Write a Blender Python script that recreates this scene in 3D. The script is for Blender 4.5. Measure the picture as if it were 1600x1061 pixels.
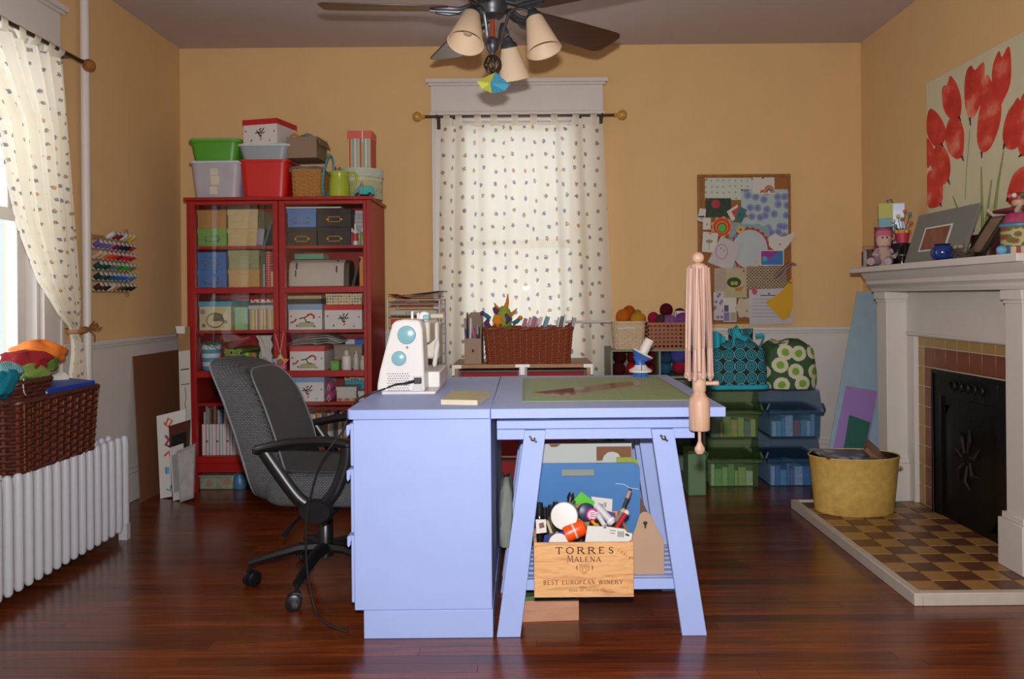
import bpy, math, random
from mathutils import Matrix, Vector
for _o in list(bpy.data.objects): bpy.data.objects.remove(_o, do_unlink=True)
SC = bpy.context.scene
COL = SC.collection
R = math.radians
PI = math.pi
rnd = random.Random(7)

# ------------------------------------------------------------------ camera
F, VX, VY, CZ, TH = 1215.0, 822.0, 465.0, 1.11, R(0.5)
cam = bpy.data.cameras.new('camera')
cam.sensor_width = 36.0
cam.lens = F / 1600 * 36.0
cam.shift_x = -(VX - 800) / 1600
cam.shift_y = -(530.5 - VY) / 1600
cam.clip_start = 0.05
camo = bpy.data.objects.new('camera', cam)
COL.objects.link(camo)
camo.matrix_world = Matrix.Translation((0, 0, CZ)) @ Matrix.Rotation(R(90), 4, 'X') @ Matrix.Rotation(-TH, 4, 'Z')
SC.camera = camo

# ------------------------------------------------------------------ light
SC.view_settings.view_transform = 'Standard'
SC.view_settings.look = 'None'
SC.view_settings.gamma = 1.0
SC.view_settings.use_curve_mapping = False
SC.view_settings.exposure = 0.0
W = bpy.data.worlds.new('world'); SC.world = W
W.use_nodes = True
_bg = W.node_tree.nodes['Background']
_bg.inputs[0].default_value = (0.80, 0.90, 1.0, 1)
_bg.inputs[1].default_value = 1.2

def area(name, loc, rot, sx, sy, power, col=(1, 1, 1)):
    l = bpy.data.lights.new(name, 'AREA')
    l.shape = 'RECTANGLE'; l.size = sx; l.size_y = sy; l.energy = power; l.color = col
    o = bpy.data.objects.new(name, l); COL.objects.link(o)
    o.location = loc; o.rotation_euler = rot
    return o
# daylight entering each window (behind the panes, outside the room)
area('daylight_back_window', (-0.05, 5.45, 1.5), (R(-90), 0, 0), 1.0, 1.8, 8.5, (1.0, 0.97, 0.92))
area('daylight_left_window', (-2.75, 3.0, 1.55), (0, R(-90), 0), 1.8, 1.1, 24, (0.86, 0.94, 1.0))
area('daylight_rear_window', (0.3, -2.05, 1.5), (R(90), 0, 0), 1.7, 1.6, 14, (1.0, 0.96, 0.9))
# the camera's own flash, just above the lens
_fl = area('camera_flash', (0.0, 0.02, CZ + 0.125), (R(90), 0, 0), 0.05, 0.03, 86, (1.0, 0.97, 0.96))

# ------------------------------------------------------------------ pixel helpers (the photo's frame, at a real depth Y)
def un(px, py):
    u, v = px - VX, VY - py
    return u * math.cos(TH) + v * math.sin(TH), -u * math.sin(TH) + v * math.cos(TH)
def at(px, py, Y):
    a, b = un(px, py)
    return Vector((a * Y / F, Y, CZ + b * Y / F))
def xa(px, Y, py=530): return at(px, py, Y).x
def za(py, Y, px=800): return at(px, py, Y).z

# ------------------------------------------------------------------ materials
def lin(c):
    if isinstance(c, str):
        c = c.lstrip('#'); c = [int(c[i:i + 2], 16) / 255 for i in (0, 2, 4)]
    return tuple((x / 12.92 if x <= 0.04045 else ((x + 0.055) / 1.055) ** 2.4) for x in c[:3]) + (1.0,)
MATS = {}
def new_mat(name):
    m = bpy.data.materials.new(name); m.use_nodes = True
    nt = m.node_tree
    return m, nt, nt.nodes, nt.links, nt.nodes['Principled BSDF']
def ramp(nd, stops, interp='LINEAR'):
    r = nd.new('ShaderNodeValToRGB'); cr = r.color_ramp; cr.interpolation = interp
    while len(cr.elements) < len(stops): cr.elements.new(0.5)
    for e, (p, c) in zip(cr.elements, stops):
        e.position = p; e.color = lin(c)
    return r
def mat(col, rough=0.6, metal=0.0, noise=0.10, ns=14.0, bump=0.0, bs=120.0, spec=0.5, coat=0.0, stretch=None, name=None):
    key = (col, rough, metal, noise, ns, bump, bs, spec, coat, stretch)
    if key in MATS: return MATS[key]
    m, nt, nd, lk, b = new_mat(name or 'paint_' + str(col).strip('#'))
    tc = nd.new('ShaderNodeTexCoord'); mp = nd.new('ShaderNodeMapping')
    if stretch: mp.inputs['Scale'].default_value = stretch
    lk.new(tc.outputs['Object'], mp.inputs[0])
    n = nd.new('ShaderNodeTexNoise'); n.inputs['Scale'].default_value = ns; n.inputs['Detail'].default_value = 3
    lk.new(mp.outputs[0], n.inputs['Vector'])
    c = lin(col)
    mx = nd.new('ShaderNodeMix'); mx.data_type = 'RGBA'
    mx.inputs['A'].default_value = tuple(x * (1 - noise) for x in c[:3]) + (1,)
    mx.inputs['B'].default_value = tuple(min(1, x * (1 + noise)) for x in c[:3]) + (1,)
    lk.new(n.outputs['Fac'], mx.inputs['Factor'])
    lk.new(mx.outputs['Result'], b.inputs['Base Color'])
    b.inputs['Roughness'].default_value = rough; b.inputs['Metallic'].default_value = metal
    b.inputs['Specular IOR Level'].default_value = spec
    b.inputs['Coat Weight'].default_value = coat
    if bump:
        n2 = nd.new('ShaderNodeTexNoise'); n2.inputs['Scale'].default_value = bs
        lk.new(mp.outputs[0], n2.inputs['Vector'])
        bp = nd.new('ShaderNodeBump'); bp.inputs['Strength'].default_value = bump; bp.inputs['Distance'].default_value = 0.002
        lk.new(n2.outputs['Fac'], bp.inputs['Height']); lk.new(bp.outputs[0], b.inputs['Normal'])
    MATS[key] = m
    return m
def wood(c1, c2, rough=0.4, scale=(1, 12, 12), ns=3.0, rand=0.0, coat=0.0, bump=0.1):
    key = ('wood', c1, c2, rough, scale, ns, rand, coat)
    if key in MATS: return MATS[key]
    m, nt, nd, lk, b = new_mat('wood_grain')
    tc = nd.new('ShaderNodeTexCoord'); mp = nd.new('ShaderNodeMapping'); mp.inputs['Scale'].default_value = scale
    lk.new(tc.outputs['Object'], mp.inputs[0])
    n = nd.new('ShaderNodeTexNoise'); n.inputs['Scale'].default_value = ns; n.inputs['Detail'].default_value = 6; n.inputs['Distortion'].default_value = 0.6
    if rand:
        oi = nd.new('ShaderNodeObjectInfo'); n.noise_dimensions = '4D'
        ml = nd.new('ShaderNodeMath'); ml.operation = 'MULTIPLY'; ml.inputs[1].default_value = 20
        lk.new(oi.outputs['Random'], ml.inputs[0]); lk.new(ml.outputs[0], n.inputs['W'])
    lk.new(mp.outputs[0], n.inputs['Vector'])
    r = ramp(nd, [(0.3, c1), (0.7, c2)]); lk.new(n.outputs['Fac'], r.inputs[0])
    out = r.outputs[0]
    if rand:
        hv = nd.new('ShaderNodeHueSaturation'); mr = nd.new('ShaderNodeMapRange')
        mr.inputs['To Min'].default_value = 1 - rand; mr.inputs['To Max'].default_value = 1 + rand
        lk.new(oi.outputs['Random'], mr.inputs[0]); lk.new(mr.outputs[0], hv.inputs['Value']); lk.new(out, hv.inputs['Color']); out = hv.outputs[0]
    lk.new(out, b.inputs['Base Color']); b.inputs['Roughness'].default_value = rough; b.inputs['Coat Weight'].default_value = coat
    b.inputs['Coat Roughness'].default_value = 0.15
    if bump:
        bp = nd.new('ShaderNodeBump'); bp.inputs['Strength'].default_value = bump; bp.inputs['Distance'].default_value = 0.001
        lk.new(n.outputs['Fac'], bp.inputs['Height']); lk.new(bp.outputs[0], b.inputs['Normal'])
    MATS[key] = m
    return m
def stripes(cols, period, axis='X', rough=0.7):
    key = ('stripes', tuple(cols), period, axis)
    if key in MATS: return MATS[key]
    m, nt, nd, lk, b = new_mat('striped_paper')
    tc = nd.new('ShaderNodeTexCoord'); sp = nd.new('ShaderNodeSeparateXYZ'); lk.new(tc.outputs['Object'], sp.inputs[0])
    d = nd.new('ShaderNodeMath'); d.operation = 'DIVIDE'; d.inputs[1].default_value = period; lk.new(sp.outputs[axis], d.inputs[0])
    f = nd.new('ShaderNodeMath'); f.operation = 'FRACT'; lk.new(d.outputs[0], f.inputs[0])
    k = len(cols)
    r = ramp(nd, [(i / k, c) for i, c in enumerate(cols)], 'CONSTANT'); lk.new(f.outputs[0], r.inputs[0])
    lk.new(r.outputs[0], b.inputs['Base Color']); b.inputs['Roughness'].default_value = rough
    MATS[key] = m
    return m
def cells(stops, scale, randomness=0.3, rough=0.8, tint=None, warp=0.0, interp='CONSTANT', flat=True):
    """concentric colour bands around scattered points (printed flowers, dots, medallions)"""
    key = ('cells', tuple(stops), scale, randomness, tuple(tint or ()))
    if key in MATS: return MATS[key]
    m, nt, nd, lk, b = new_mat('printed_pattern')
    tc = nd.new('ShaderNodeTexCoord'); v = nd.new('ShaderNodeTexVoronoi'); v.inputs['Scale'].default_value = scale; v.inputs['Randomness'].default_value = randomness
    src = tc.outputs['Object']
    if flat:      # pattern printed on cloth or card: laid out over width and height
        mp = nd.new('ShaderNodeMapping'); mp.inputs['Rotation'].default_value = (R(-90), 0, 0); lk.new(src, mp.inputs[0]); src = mp.outputs[0]; v.voronoi_dimensions = '2D'
    lk.new(src, v.inputs['Vector'])
    fac = v.outputs['Distance']
    if warp:
        n = nd.new('ShaderNodeTexNoise'); n.inputs['Scale'].default_value = scale * 9; lk.new(tc.outputs['Object'], n.inputs['Vector'])
        ma = nd.new('ShaderNodeMath'); ma.operation = 'MULTIPLY_ADD'; ma.inputs[1].default_value = warp
        lk.new(n.outputs['Fac'], ma.inputs[0]); lk.new(fac, ma.inputs[2]); fac = ma.outputs[0]
    r = ramp(nd, stops, interp); lk.new(fac, r.inputs[0])
    out = r.outputs[0]
    if tint:   # each dot takes a colour of its own, on the ground colour
        sx = nd.new('ShaderNodeSeparateColor'); lk.new(v.outputs['Color'], sx.inputs[0])
        r2 = ramp(nd, [(i / len(tint), c) for i, c in enumerate(tint)], 'CONSTANT'); lk.new(sx.outputs[0], r2.inputs[0])
        lt = nd.new('ShaderNodeMath'); lt.operation = 'LESS_THAN'; lt.inputs[1].default_value = stops[1][0]; lk.new(fac, lt.inputs[0])
        mx = nd.new('ShaderNodeMix'); mx.data_type = 'RGBA'; lk.new(lt.outputs[0], mx.inputs['Factor']); lk.new(out, mx.inputs['A']); lk.new(r2.outputs[0], mx.inputs['B']); out = mx.outputs['Result']
    lk.new(out, b.inputs['Base Color']); b.inputs['Roughness'].default_value = rough
    MATS[key] = m
    return m
def clear(col, alpha, rough=0.15, name='clear_plastic', dens=None):
    """clear or tinted see-through sheet: mostly straight-through light plus a gloss"""
    key = ('clear', col, alpha, rough)
    if key in MATS: return MATS[key]
    m, nt, nd, lk, b = new_mat(name)
    b.inputs['Base Color'].default_value = lin(col); b.inputs['Roughness'].default_value = rough
    t = nd.new('ShaderNodeBsdfTransparent'); t.inputs[0].default_value = lin(dens or col)
    mx = nd.new('ShaderNodeMixShader'); mx.inputs[0].default_value = alpha
    lk.new(t.outputs[0], mx.inputs[1]); lk.new(b.outputs[0], mx.inputs[2]); lk.new(mx.outputs[0], nd['Material Output'].inputs[0])
    MATS[key] = m
    return m
def glass_mat():
    if 'glass' in MATS: return MATS['glass']
    m, nt, nd, lk, b = new_mat('window_glass')
    t = nd.new('ShaderNodeBsdfTransparent'); g = nd.new('ShaderNodeBsdfGlossy'); g.inputs['Roughness'].default_value = 0.02
    lw = nd.new('ShaderNodeLayerWeight'); pw_ = nd.new('ShaderNodeMath'); pw_.operation = 'POWER'; pw_.inputs[1].default_value = 4.0; lk.new(lw.outputs['Facing'], pw_.inputs[0])
    fr = nd.new('ShaderNodeMath'); fr.operation = 'MULTIPLY_ADD'; fr.inputs[1].default_value = 0.9; fr.inputs[2].default_value = 0.04; lk.new(pw_.outputs[0], fr.inputs[0])
    mx = nd.new('ShaderNodeMixShader'); lk.new(fr.outputs[0], mx.inputs[0]); lk.new(t.outputs[0], mx.inputs[1]); lk.new(g.outputs[0], mx.inputs[2])
    lk.new(mx.outputs[0], nd['Material Output'].inputs[0]); MATS['glass'] = m
    return m
def yarn(col):
    key = ('yarn', col)
    if key in MATS: return MATS[key]
    m, nt, nd, lk, b = new_mat('wound_yarn')
    tc = nd.new('ShaderNodeTexCoord'); w = nd.new('ShaderNodeTexWave'); w.inputs['Scale'].default_value = 60; w.inputs['Distortion'].default_value = 6; w.inputs['Detail Scale'].default_value = 0.6
    mp = nd.new('ShaderNodeMapping'); mp.inputs['Rotation'].default_value = (0.5, 0.6, 0.4); lk.new(tc.outputs['Object'], mp.inputs[0]); lk.new(mp.outputs[0], w.inputs['Vector'])
    c = lin(col); mx = nd.new('ShaderNodeMix'); mx.data_type = 'RGBA'
    mx.inputs['A'].default_value = tuple(x * .65 for x in c[:3]) + (1,); mx.inputs['B'].default_value = tuple(min(1, x * 1.15) for x in c[:3]) + (1,)
    lk.new(w.outputs['Fac'], mx.inputs['Factor']); lk.new(mx.outputs['Result'], b.inputs['Base Color'])
    b.inputs['Roughness'].default_value = 0.95; b.inputs['Specular IOR Level'].default_value = 0.1
    bp = nd.new('ShaderNodeBump'); bp.inputs['Strength'].default_value = 0.8; bp.inputs['Distance'].default_value = 0.004
    lk.new(w.outputs['Fac'], bp.inputs['Height']); lk.new(bp.outputs[0], b.inputs['Normal'])
    MATS[key] = m
    return m

# ------------------------------------------------------------------ mesh builder
class MB:
    def __init__(s): s.v = []; s.f = []; s.mi = []; s.uv = {}; s.T = Matrix.Identity(4); s.m = 0
    def _add(s, vs, fs):
        o = len(s.v)
        s.v += [tuple(s.T @ Vector(p)) for p in vs]
        s.f += [tuple(o + i for i in f) for f in fs]; s.mi += [s.m] * len(fs)
        return s
    def at(s, loc=(0, 0, 0), rx=0, ry=0, rz=0):
        s.T = Matrix.Translation(loc) @ Matrix.Rotation(rz, 4, 'Z') @ Matrix.Rotation(ry, 4, 'Y') @ Matrix.Rotation(rx, 4, 'X'); return s
    def box(s, x0, x1, y0, y1, z0, z1):
        return s._add([(x0, y0, z0), (x1, y0, z0), (x1, y1, z0), (x0, y1, z0), (x0, y0, z1), (x1, y0, z1), (x1, y1, z1), (x0, y1, z1)],
                      [(3, 2, 1, 0), (4, 5, 6, 7), (0, 1, 5, 4), (1, 2, 6, 5), (2, 3, 7, 6), (3, 0, 4, 7)])
    def hexa(s, p): return s._add(p, [(3, 2, 1, 0), (4, 5, 6, 7), (0, 1, 5, 4), (1, 2, 6, 5), (2, 3, 7, 6), (3, 0, 4, 7)])
    def cbox(s, c, d): return s.box(c[0] - d[0] / 2, c[0] + d[0] / 2, c[1] - d[1] / 2, c[1] + d[1] / 2, c[2] - d[2] / 2, c[2] + d[2] / 2)
    def prism(s, poly, axis, a, b):
        n = len(poly)
        A = sum(poly[i][0] * poly[(i + 1) % n][1] - poly[(i + 1) % n][0] * poly[i][1] for i in range(n))
        if A < 0: poly = poly[::-1]
        if axis == 'z': mk = lambda p, t: (p[0], p[1], t); fl = False
        elif axis == 'y': mk = lambda p, t: (p[0], t, p[1]); fl = True
        else: mk = lambda p, t: (t, p[0], p[1]); fl = False
        vs = [mk(p, a) for p in poly] + [mk(p, b) for p in poly]
        fs = [tuple(range(n - 1, -1, -1)), tuple(range(n, 2 * n))] + [(i, (i + 1) % n, n + (i + 1) % n, n + i) for i in range(n)]
        if fl: fs = [f[::-1] for f in fs]
        return s._add(vs, fs)
    def lathe(s, prof, n=20, c=(0, 0, 0), sx=1, sy=1, cap=True, flute=0, fn=0):
        vs, fs = [], []
        for r, z in prof:
            for k in range(n):
                a = 2 * PI * k / n; rr = r * (1 + flute * math.cos(fn * a))
                vs.append((c[0] + rr * sx * math.cos(a), c[1] + rr * sy * math.sin(a), c[2] + z))
        for i in range(len(prof) - 1):
            for k in range(n):
                k2 = (k + 1) % n
                fs.append((i * n + k, i * n + k2, (i + 1) * n + k2, (i + 1) * n + k))
        if cap:
            if prof[0][0] > 1e-6: fs.append(tuple(range(n - 1, -1, -1)))
            if prof[-1][0] > 1e-6: fs.append(tuple((len(prof) - 1) * n + k for k in range(n)))
        return s._add(vs, fs)
    def ball(s, c, r, n=16, sq=(1, 1, 1)):
        m = max(5, n // 2)
        return s.lathe([(r * math.sin(PI * i / m) + 1e-5, -r * math.cos(PI * i / m) * sq[2]) for i in range(m + 1)], n, c, sq[0], sq[1])
    def cyl(s, c, r, h, n=16, r2=None): return s.lathe([(r, 0), (r if r2 is None else r2, h)], n, c)
    def tube(s, pts, r, n=8, closed=False, flat=1.0):
        pts = [Vector(p) for p in pts]; k = len(pts)
        rs = r if isinstance(r, (list, tuple)) else [r] * k
        vs, fs = [], []; up = None
        for i, p in enumerate(pts):
            a = pts[i - 1] if (i or closed) else p; b = pts[(i + 1) % k] if (i < k - 1 or closed) else p
            t = (b - a).normalized() if (b - a).length > 1e-9 else Vector((0, 0, 1))
            if up is None:
                up = Vector((0, 0, 1)) if abs(t.z) < 0.9 else Vector((1, 0, 0))
            up = (up - t * up.dot(t))
            up = up.normalized() if up.length > 1e-6 else t.orthogonal().normalized()
            sd = t.cross(up)
            for q in range(n):
                an = 2 * PI * q / n
                vs.append(p + (sd * math.cos(an) + up * math.sin(an) * flat) * rs[i])
        for i in range(k if closed else k - 1):
            j = (i + 1) % k
            for q in range(n):
                q2 = (q + 1) % n
                fs.append((i * n + q, i * n + q2, j * n + q2, j * n + q))
        if not closed: fs += [tuple(range(n - 1, -1, -1)), tuple((k - 1) * n + q for q in range(n))]
        return s._add(vs, fs)
    def sheet(s, fn, nu, nv, th=0.0, nrm=None):
        """surface fn(u,v) -> point; th gives it a second skin along nrm"""
        P = [[Vector(fn(i / nu, j / nv)) for i in range(nu + 1)] for j in range(nv + 1)]
        w = nu + 1; vs = [p for row in P for p in row]
        fs = [(j * w + i, j * w + i + 1, (j + 1) * w + i + 1, (j + 1) * w + i) for j in range(nv) for i in range(nu)]
        o = len(s.v); uvs = [(i / nu, j / nv) for j in range(nv + 1) for i in range(nu + 1)]
        if th:
            nn = Vector(nrm); L = len(vs); vs = vs + [p + nn * th for p in vs]; uvs = uvs * 2
            fs += [tuple(L + i for i in f[::-1]) for f in fs[:nu * nv]]
            edge = [i for i in range(w)] + [j * w + nu for j in range(1, nv + 1)] + [nv * w + i for i in range(nu - 1, -1, -1)] + [j * w for j in range(nv - 1, 0, -1)]
            fs += [(edge[(i + 1) % len(edge)], edge[i], L + edge[i], L + edge[(i + 1) % len(edge)]) for i in range(len(edge))]
        for k, t in enumerate(uvs): s.uv[o + k] = t
        return s._add(vs, fs)
    def build(s, name, mats, parent=None, bevel=0.0, seg=2, sharp=40, subd=0):
        me = bpy.data.meshes.new(name)
        me.from_pydata(s.v, [], s.f)
        if not isinstance(mats, (list, tuple)): mats = [mats]
        for m in mats: me.materials.append(m)
        if len(mats) > 1: me.polygons.foreach_set('material_index', s.mi)
        if s.uv:
            ul = me.uv_layers.new(name='UVMap')
            for lp in me.loops: ul.data[lp.index].uv = s.uv.get(lp.vertex_index, (0, 0))
        me.polygons.foreach_set('use_smooth', [True] * len(me.polygons))
        me.set_sharp_from_angle(angle=R(sharp))
        me.update()
        o = bpy.data.objects.new(name, me); COL.objects.link(o)
        if parent: o.parent = parent
        if bevel:
            b = o.modifiers.new('bevel', 'BEVEL'); b.width = bevel; b.segments = seg; b.limit_method = 'ANGLE'; b.angle_limit = R(35); b.harden_normals = False
        if subd:
            b = o.modifiers.new('subd', 'SUBSURF'); b.levels = subd; b.render_levels = subd
        return o
def tag(o, label=None, cat=None, group=None, kind=None):
    if label: o['label'] = label
    if cat: o['category'] = cat
    if group: o['group'] = group
    if kind: o['kind'] = kind
    return o
def thing(name, label, cat, loc=(0, 0, 0), rz=0.0, group=None):
    o = bpy.data.objects.new(name, None); COL.objects.link(o)
    o.empty_display_size = 0.05; o.location = loc; o.rotation_euler = (0, 0, rz)
    return tag(o, label, cat, group)
def struct(o): o['kind'] = 'structure'; return o
def dup(o, parent=None):
    kids = [c for c in COL.objects if c.parent == o]
    c = o.copy(); COL.objects.link(c)
    if parent: c.parent = parent
    for k in kids: dup(k, c)
    return c
def rrect(w, d, r, n=5):
    pts = []
    for cx, cy, a0 in ((w / 2 - r, d / 2 - r, 0), (-w / 2 + r, d / 2 - r, 90), (-w / 2 + r, -d / 2 + r, 180), (w / 2 - r, -d / 2 + r, 270)):
        for i in range(n + 1):
            a = R(a0 + 90 * i / n); pts.append((cx + r * math.cos(a), cy + r * math.sin(a)))
    return pts
def circ(cx, cy, r, n=16, ry=None):
    return [(cx + r * math.cos(2 * PI * k / n), cy + (ry or r) * math.sin(2 * PI * k / n)) for k in range(n)]
# ================================================================== THE ROOM
XL, XR, YB, YF, ZC = -2.215, 2.165, 5.0, -1.7, 2.73
OCHRE = mat('#d4af7b', 0.85, noise=0.05, ns=5, bump=0.15, bs=200, name='ochre_wall_paint')
TRIMW = mat('#cfc9c4', 0.45, noise=0.04, ns=9, name='white_trim_paint')
CEIL = mat('#b9aaa6', 0.9, noise=0.04, ns=4, name='ceiling_paint')
FLOORW = wood('#451a08', '#733611', 0.26, (1.2, 22, 22), 2.5, rand=0.38, coat=0.25, bump=0.05)

def wall_with_hole(name, mk, a0, a1, hole):
    """mk(mb,a0,a1,z0,z1) adds a slab of wall; hole = (h0,h1,z0,z1)"""
    m = MB(); h0, h1, z0, z1 = hole
    mk(m, a0, h0, 0, ZC); mk(m, h1, a1, 0, ZC); mk(m, h0, h1, 0, z0); mk(m, h0, h1, z1, ZC)
    return struct(m.build(name, OCHRE))
WB = (-0.46, 0.365, 0.64, 2.28)      # opening of the back window (x0,x1,z0,z1)
WL = (2.55, 3.54, 0.72, 2.28)       # opening of the left window (y0,y1,z0,z1)
WR = (-0.5, 1.1, 0.7, 2.2)          # window in the wall behind the camera
wb = wall_with_hole('wall_back', lambda m, a, b, z0, z1: m.box(a, b, YB, YB + 0.16, z0, z1), XL - 0.16, XR + 0.16, WB)
wl = wall_with_hole('wall_left', lambda m, a, b, z0, z1: m.box(XL - 0.16, XL, a, b, z0, z1), YF, YB, WL)
wr = struct(MB().box(XR, XR + 0.16, YF, YB, 0, ZC).build('wall_right', OCHRE))
wf = wall_with_hole('wall_rear', lambda m, a, b, z0, z1: m.box(a, b, YF - 0.16, YF, z0, z1), XL - 0.16, XR + 0.16, WR)
cl = struct(MB().box(XL - 0.16, XR + 0.16, YF - 0.16, YB + 0.16, ZC, ZC + 0.1).build('ceiling', CEIL))
fl = struct(MB().box(XL - 0.16, XR + 0.16, YF - 0.16, YB + 0.16, -0.08, -0.008).build('floor', mat('#1c0b05', 0.8, name='subfloor')))
# floor boards run across the room, each board its own piece
pw = 0.0572
lens = [1.35, 1.8, 2.2, 1.05, 1.6]
bmesh_cache = {}
row = 0; y = 1.96
while y < YB - 0.005:
    x = XL; k = row * 3
    first = 0.3 + (row * 0.677) % 1.3
    while x < XR - 0.01:
        L = first if x == XL else lens[k % 5]; k += 1
        L = min(L, XR - x); L = round(L, 2) if L + x < XR - 0.05 else XR - x
        key = round(L, 3)
        if key not in bmesh_cache:
            o = MB().box(0.0006, L - 0.0006, 0.0005, pw - 0.0005, -0.008, 0).build('floor_board', FLOORW, fl); bmesh_cache[key] = o
            o.location = (x, y, 0)
        else:
            o = bmesh_cache[key].copy(); COL.objects.link(o); o.location = (x, y, 0)
        x += L
    y += pw; row += 1
# floor towards and behind the camera: same boards as one surface (outside the photo)
m = MB()
y2 = 1.96 - pw
while y2 > YF:
    m.box(XL, XR, y2 + 0.0005, y2 + pw - 0.0005, -0.008, 0); y2 -= pw
tag(m.build('floor_boards_rest', FLOORW, fl), kind='stuff')

# wainscot (white lower wall) with a cap rail, and baseboards
def wains(name, mk):
    m = MB(); mk(m, 0.0, 0.885, 0.008); mk(m, 0.868, 0.885, 0.020); mk(m, 0.885, 0.908, 0.034); return struct(m.build(name, TRIMW, None, 0.003))
def mkb(m, z0, z1, t):
    for a, b in ((XL, WB[0] - 0.13), (WB[1] + 0.13, XR)): m.box(a, b, YB - t, YB, z0, z1)
    m.box(WB[0] - 0.13, WB[1] + 0.13, YB - 0.008, YB, 0, 0.5) if t == 0.008 else None
def mkl(m, z0, z1, t):
    for a, b in ((YF, WL[0] - 0.13), (WL[1] + 0.13, YB)): m.box(XL, XL + t, a, b, z0, z1)
    if t == 0.008: m.box(XL, XL + t, WL[0] - 0.13, WL[1] + 0.13, 0, 0.58)
def mkr(m, z0, z1, t):
    for a, b in ((YF, 2.80), (4.22, YB)): m.box(XR - t, XR, a, b, z0, z1)
wains('trim_1', mkb); wains('trim_2', mkl); wains('trim_3', mkr)
def base(name, segs):
    m = MB()
    for x0, x1, y0, y1 in segs:
        m.box(x0, x1, y0, y1, 0, 0.155)
        cx = 0.008 if abs(x1 - x0) > abs(y1 - y0) else 0
        ex = 0.008 if cx == 0 else 0
        m.box(x0 + (ex if x0 > 0 else 0), x1 - (ex if x0 < 0 else 0), y0 + cx, y1, 0.155, 0.185)
    return struct(m.build(name, TRIMW, None, 0.003))
base('baseboard_back', [(XL + 0.03, XR - 0.03, YB - 0.03, YB - 0.008)])
base('baseboard_left', [(XL + 0.008, XL + 0.03, 0, YB - 0.03)])
base('baseboard_right', [(XR - 0.03, XR - 0.008, 4.22, YB - 0.03)])

# ------------------------------------------------------------------ windows
def window(name, to, w, z0, z1, cw=0.135, sash=True):
    """to(a, d, z): a along the wall from 0..w, d out from the wall into the room, z up"""
    def bx(m, a0, a1, d0, d1, za_, zb_):
        p = [to(a0, d0, za_), to(a1, d0, za_), to(a1, d1, za_), to(a0, d1, za_), to(a0, d0, zb_), to(a1, d0, zb_), to(a1, d1, zb_), to(a0, d1, zb_)]
        m.hexa(p)
    root = thing(name, None, None); struct(root)
    m = MB()
    bx(m, -cw, 0.0, 0, 0.022, z0 - 0.05, z1); bx(m, w, w + cw, 0, 0.022, z0 - 0.05, z1)
    bx(m, -cw, -cw + 0.02, 0.022, 0.032, z0 - 0.05, z1); bx(m, w + cw - 0.02, w + cw, 0.022, 0.032, z0 - 0.05, z1)
    m.build('casing', TRIMW, root, 0.003)
    m = MB()
    bx(m, -cw - 0.012, w + cw + 0.012, 0, 0.03, z1, z1 + 0.022); bx(m, -cw - 0.005, w + cw + 0.005, 0, 0.024, z1 + 0.022, z1 + 0.19)
    bx(m, -cw - 0.02, w + cw + 0.02, 0, 0.036, z1 + 0.19, z1 + 0.205); bx(m, -cw - 0.035, w + cw + 0.035, 0, 0.05, z1 + 0.205, z1 + 0.232)
    m.build('header', TRIMW, root, 0.003)
    m = MB(); bx(m, -cw - 0.03, w + cw + 0.03, 0, 0.07, z0 - 0.03, z0); bx(m, -cw, w + cw, 0, 0.02, z0 - 0.14, z0 - 0.03)
    m.build('window_sill', TRIMW, root, 0.003)
    m = MB()
    for a0, a1 in ((0, 0.02), (w - 0.02, w)): bx(m, a0, a1, -0.14, 0, z0, z1)
    bx(m, 0, w, -0.14, 0, z1 - 0.02, z1); bx(m, 0, w, -0.14, 0, z0, z0 + 0.02)
    m.build('jamb', TRIMW, root)
    zm = (z0 + z1) / 2
    for d, a, b in ((-0.05, z0 + 0.02, zm + 0.025), (-0.09, zm - 0.025, z1 - 0.02)):
        m = MB()
        bx(m, 0.02, 0.075, d - 0.035, d, a, b); bx(m, w - 0.075, w - 0.02, d - 0.035, d, a, b)
        bx(m, 0.075, w - 0.075, d - 0.035, d, a, a + 0.055); bx(m, 0.075, w - 0.075, d - 0.035, d, b - 0.055, b)
        s = m.build('sash', TRIMW, root, 0.003)
        m = MB(); bx(m, 0.07, w - 0.07, d - 0.02, d - 0.016, a + 0.05, b - 0.05); m.build('pane', glass_mat(), s)
    return root
window('window_1', lambda a, d, z: (WB[0] + a, YB - d, z), WB[1] - WB[0], WB[2], WB[3])
window('window_2', lambda a, d, z: (XL + d, WL[1] - a, z), WL[1] - WL[0], WL[2], WL[3])
window('window_3', lambda a, d, z: (WR[1] - a, YF + d, z), WR[1] - WR[0], WR[2], WR[3])

# heating pipe up the left wall
m = MB(); m.cyl((XL + 0.035, 3.86, 0), 0.021, ZC, 14); m.lathe([(0.045, 0), (0.045, 0.008), (0.022, 0.02)], 14, (XL + 0.04, 3.86, 0))
tag(m.build('heating_pipe', TRIMW), 'white vertical heating pipe running up the wall beside the curtained left window', 'pipe')

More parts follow.
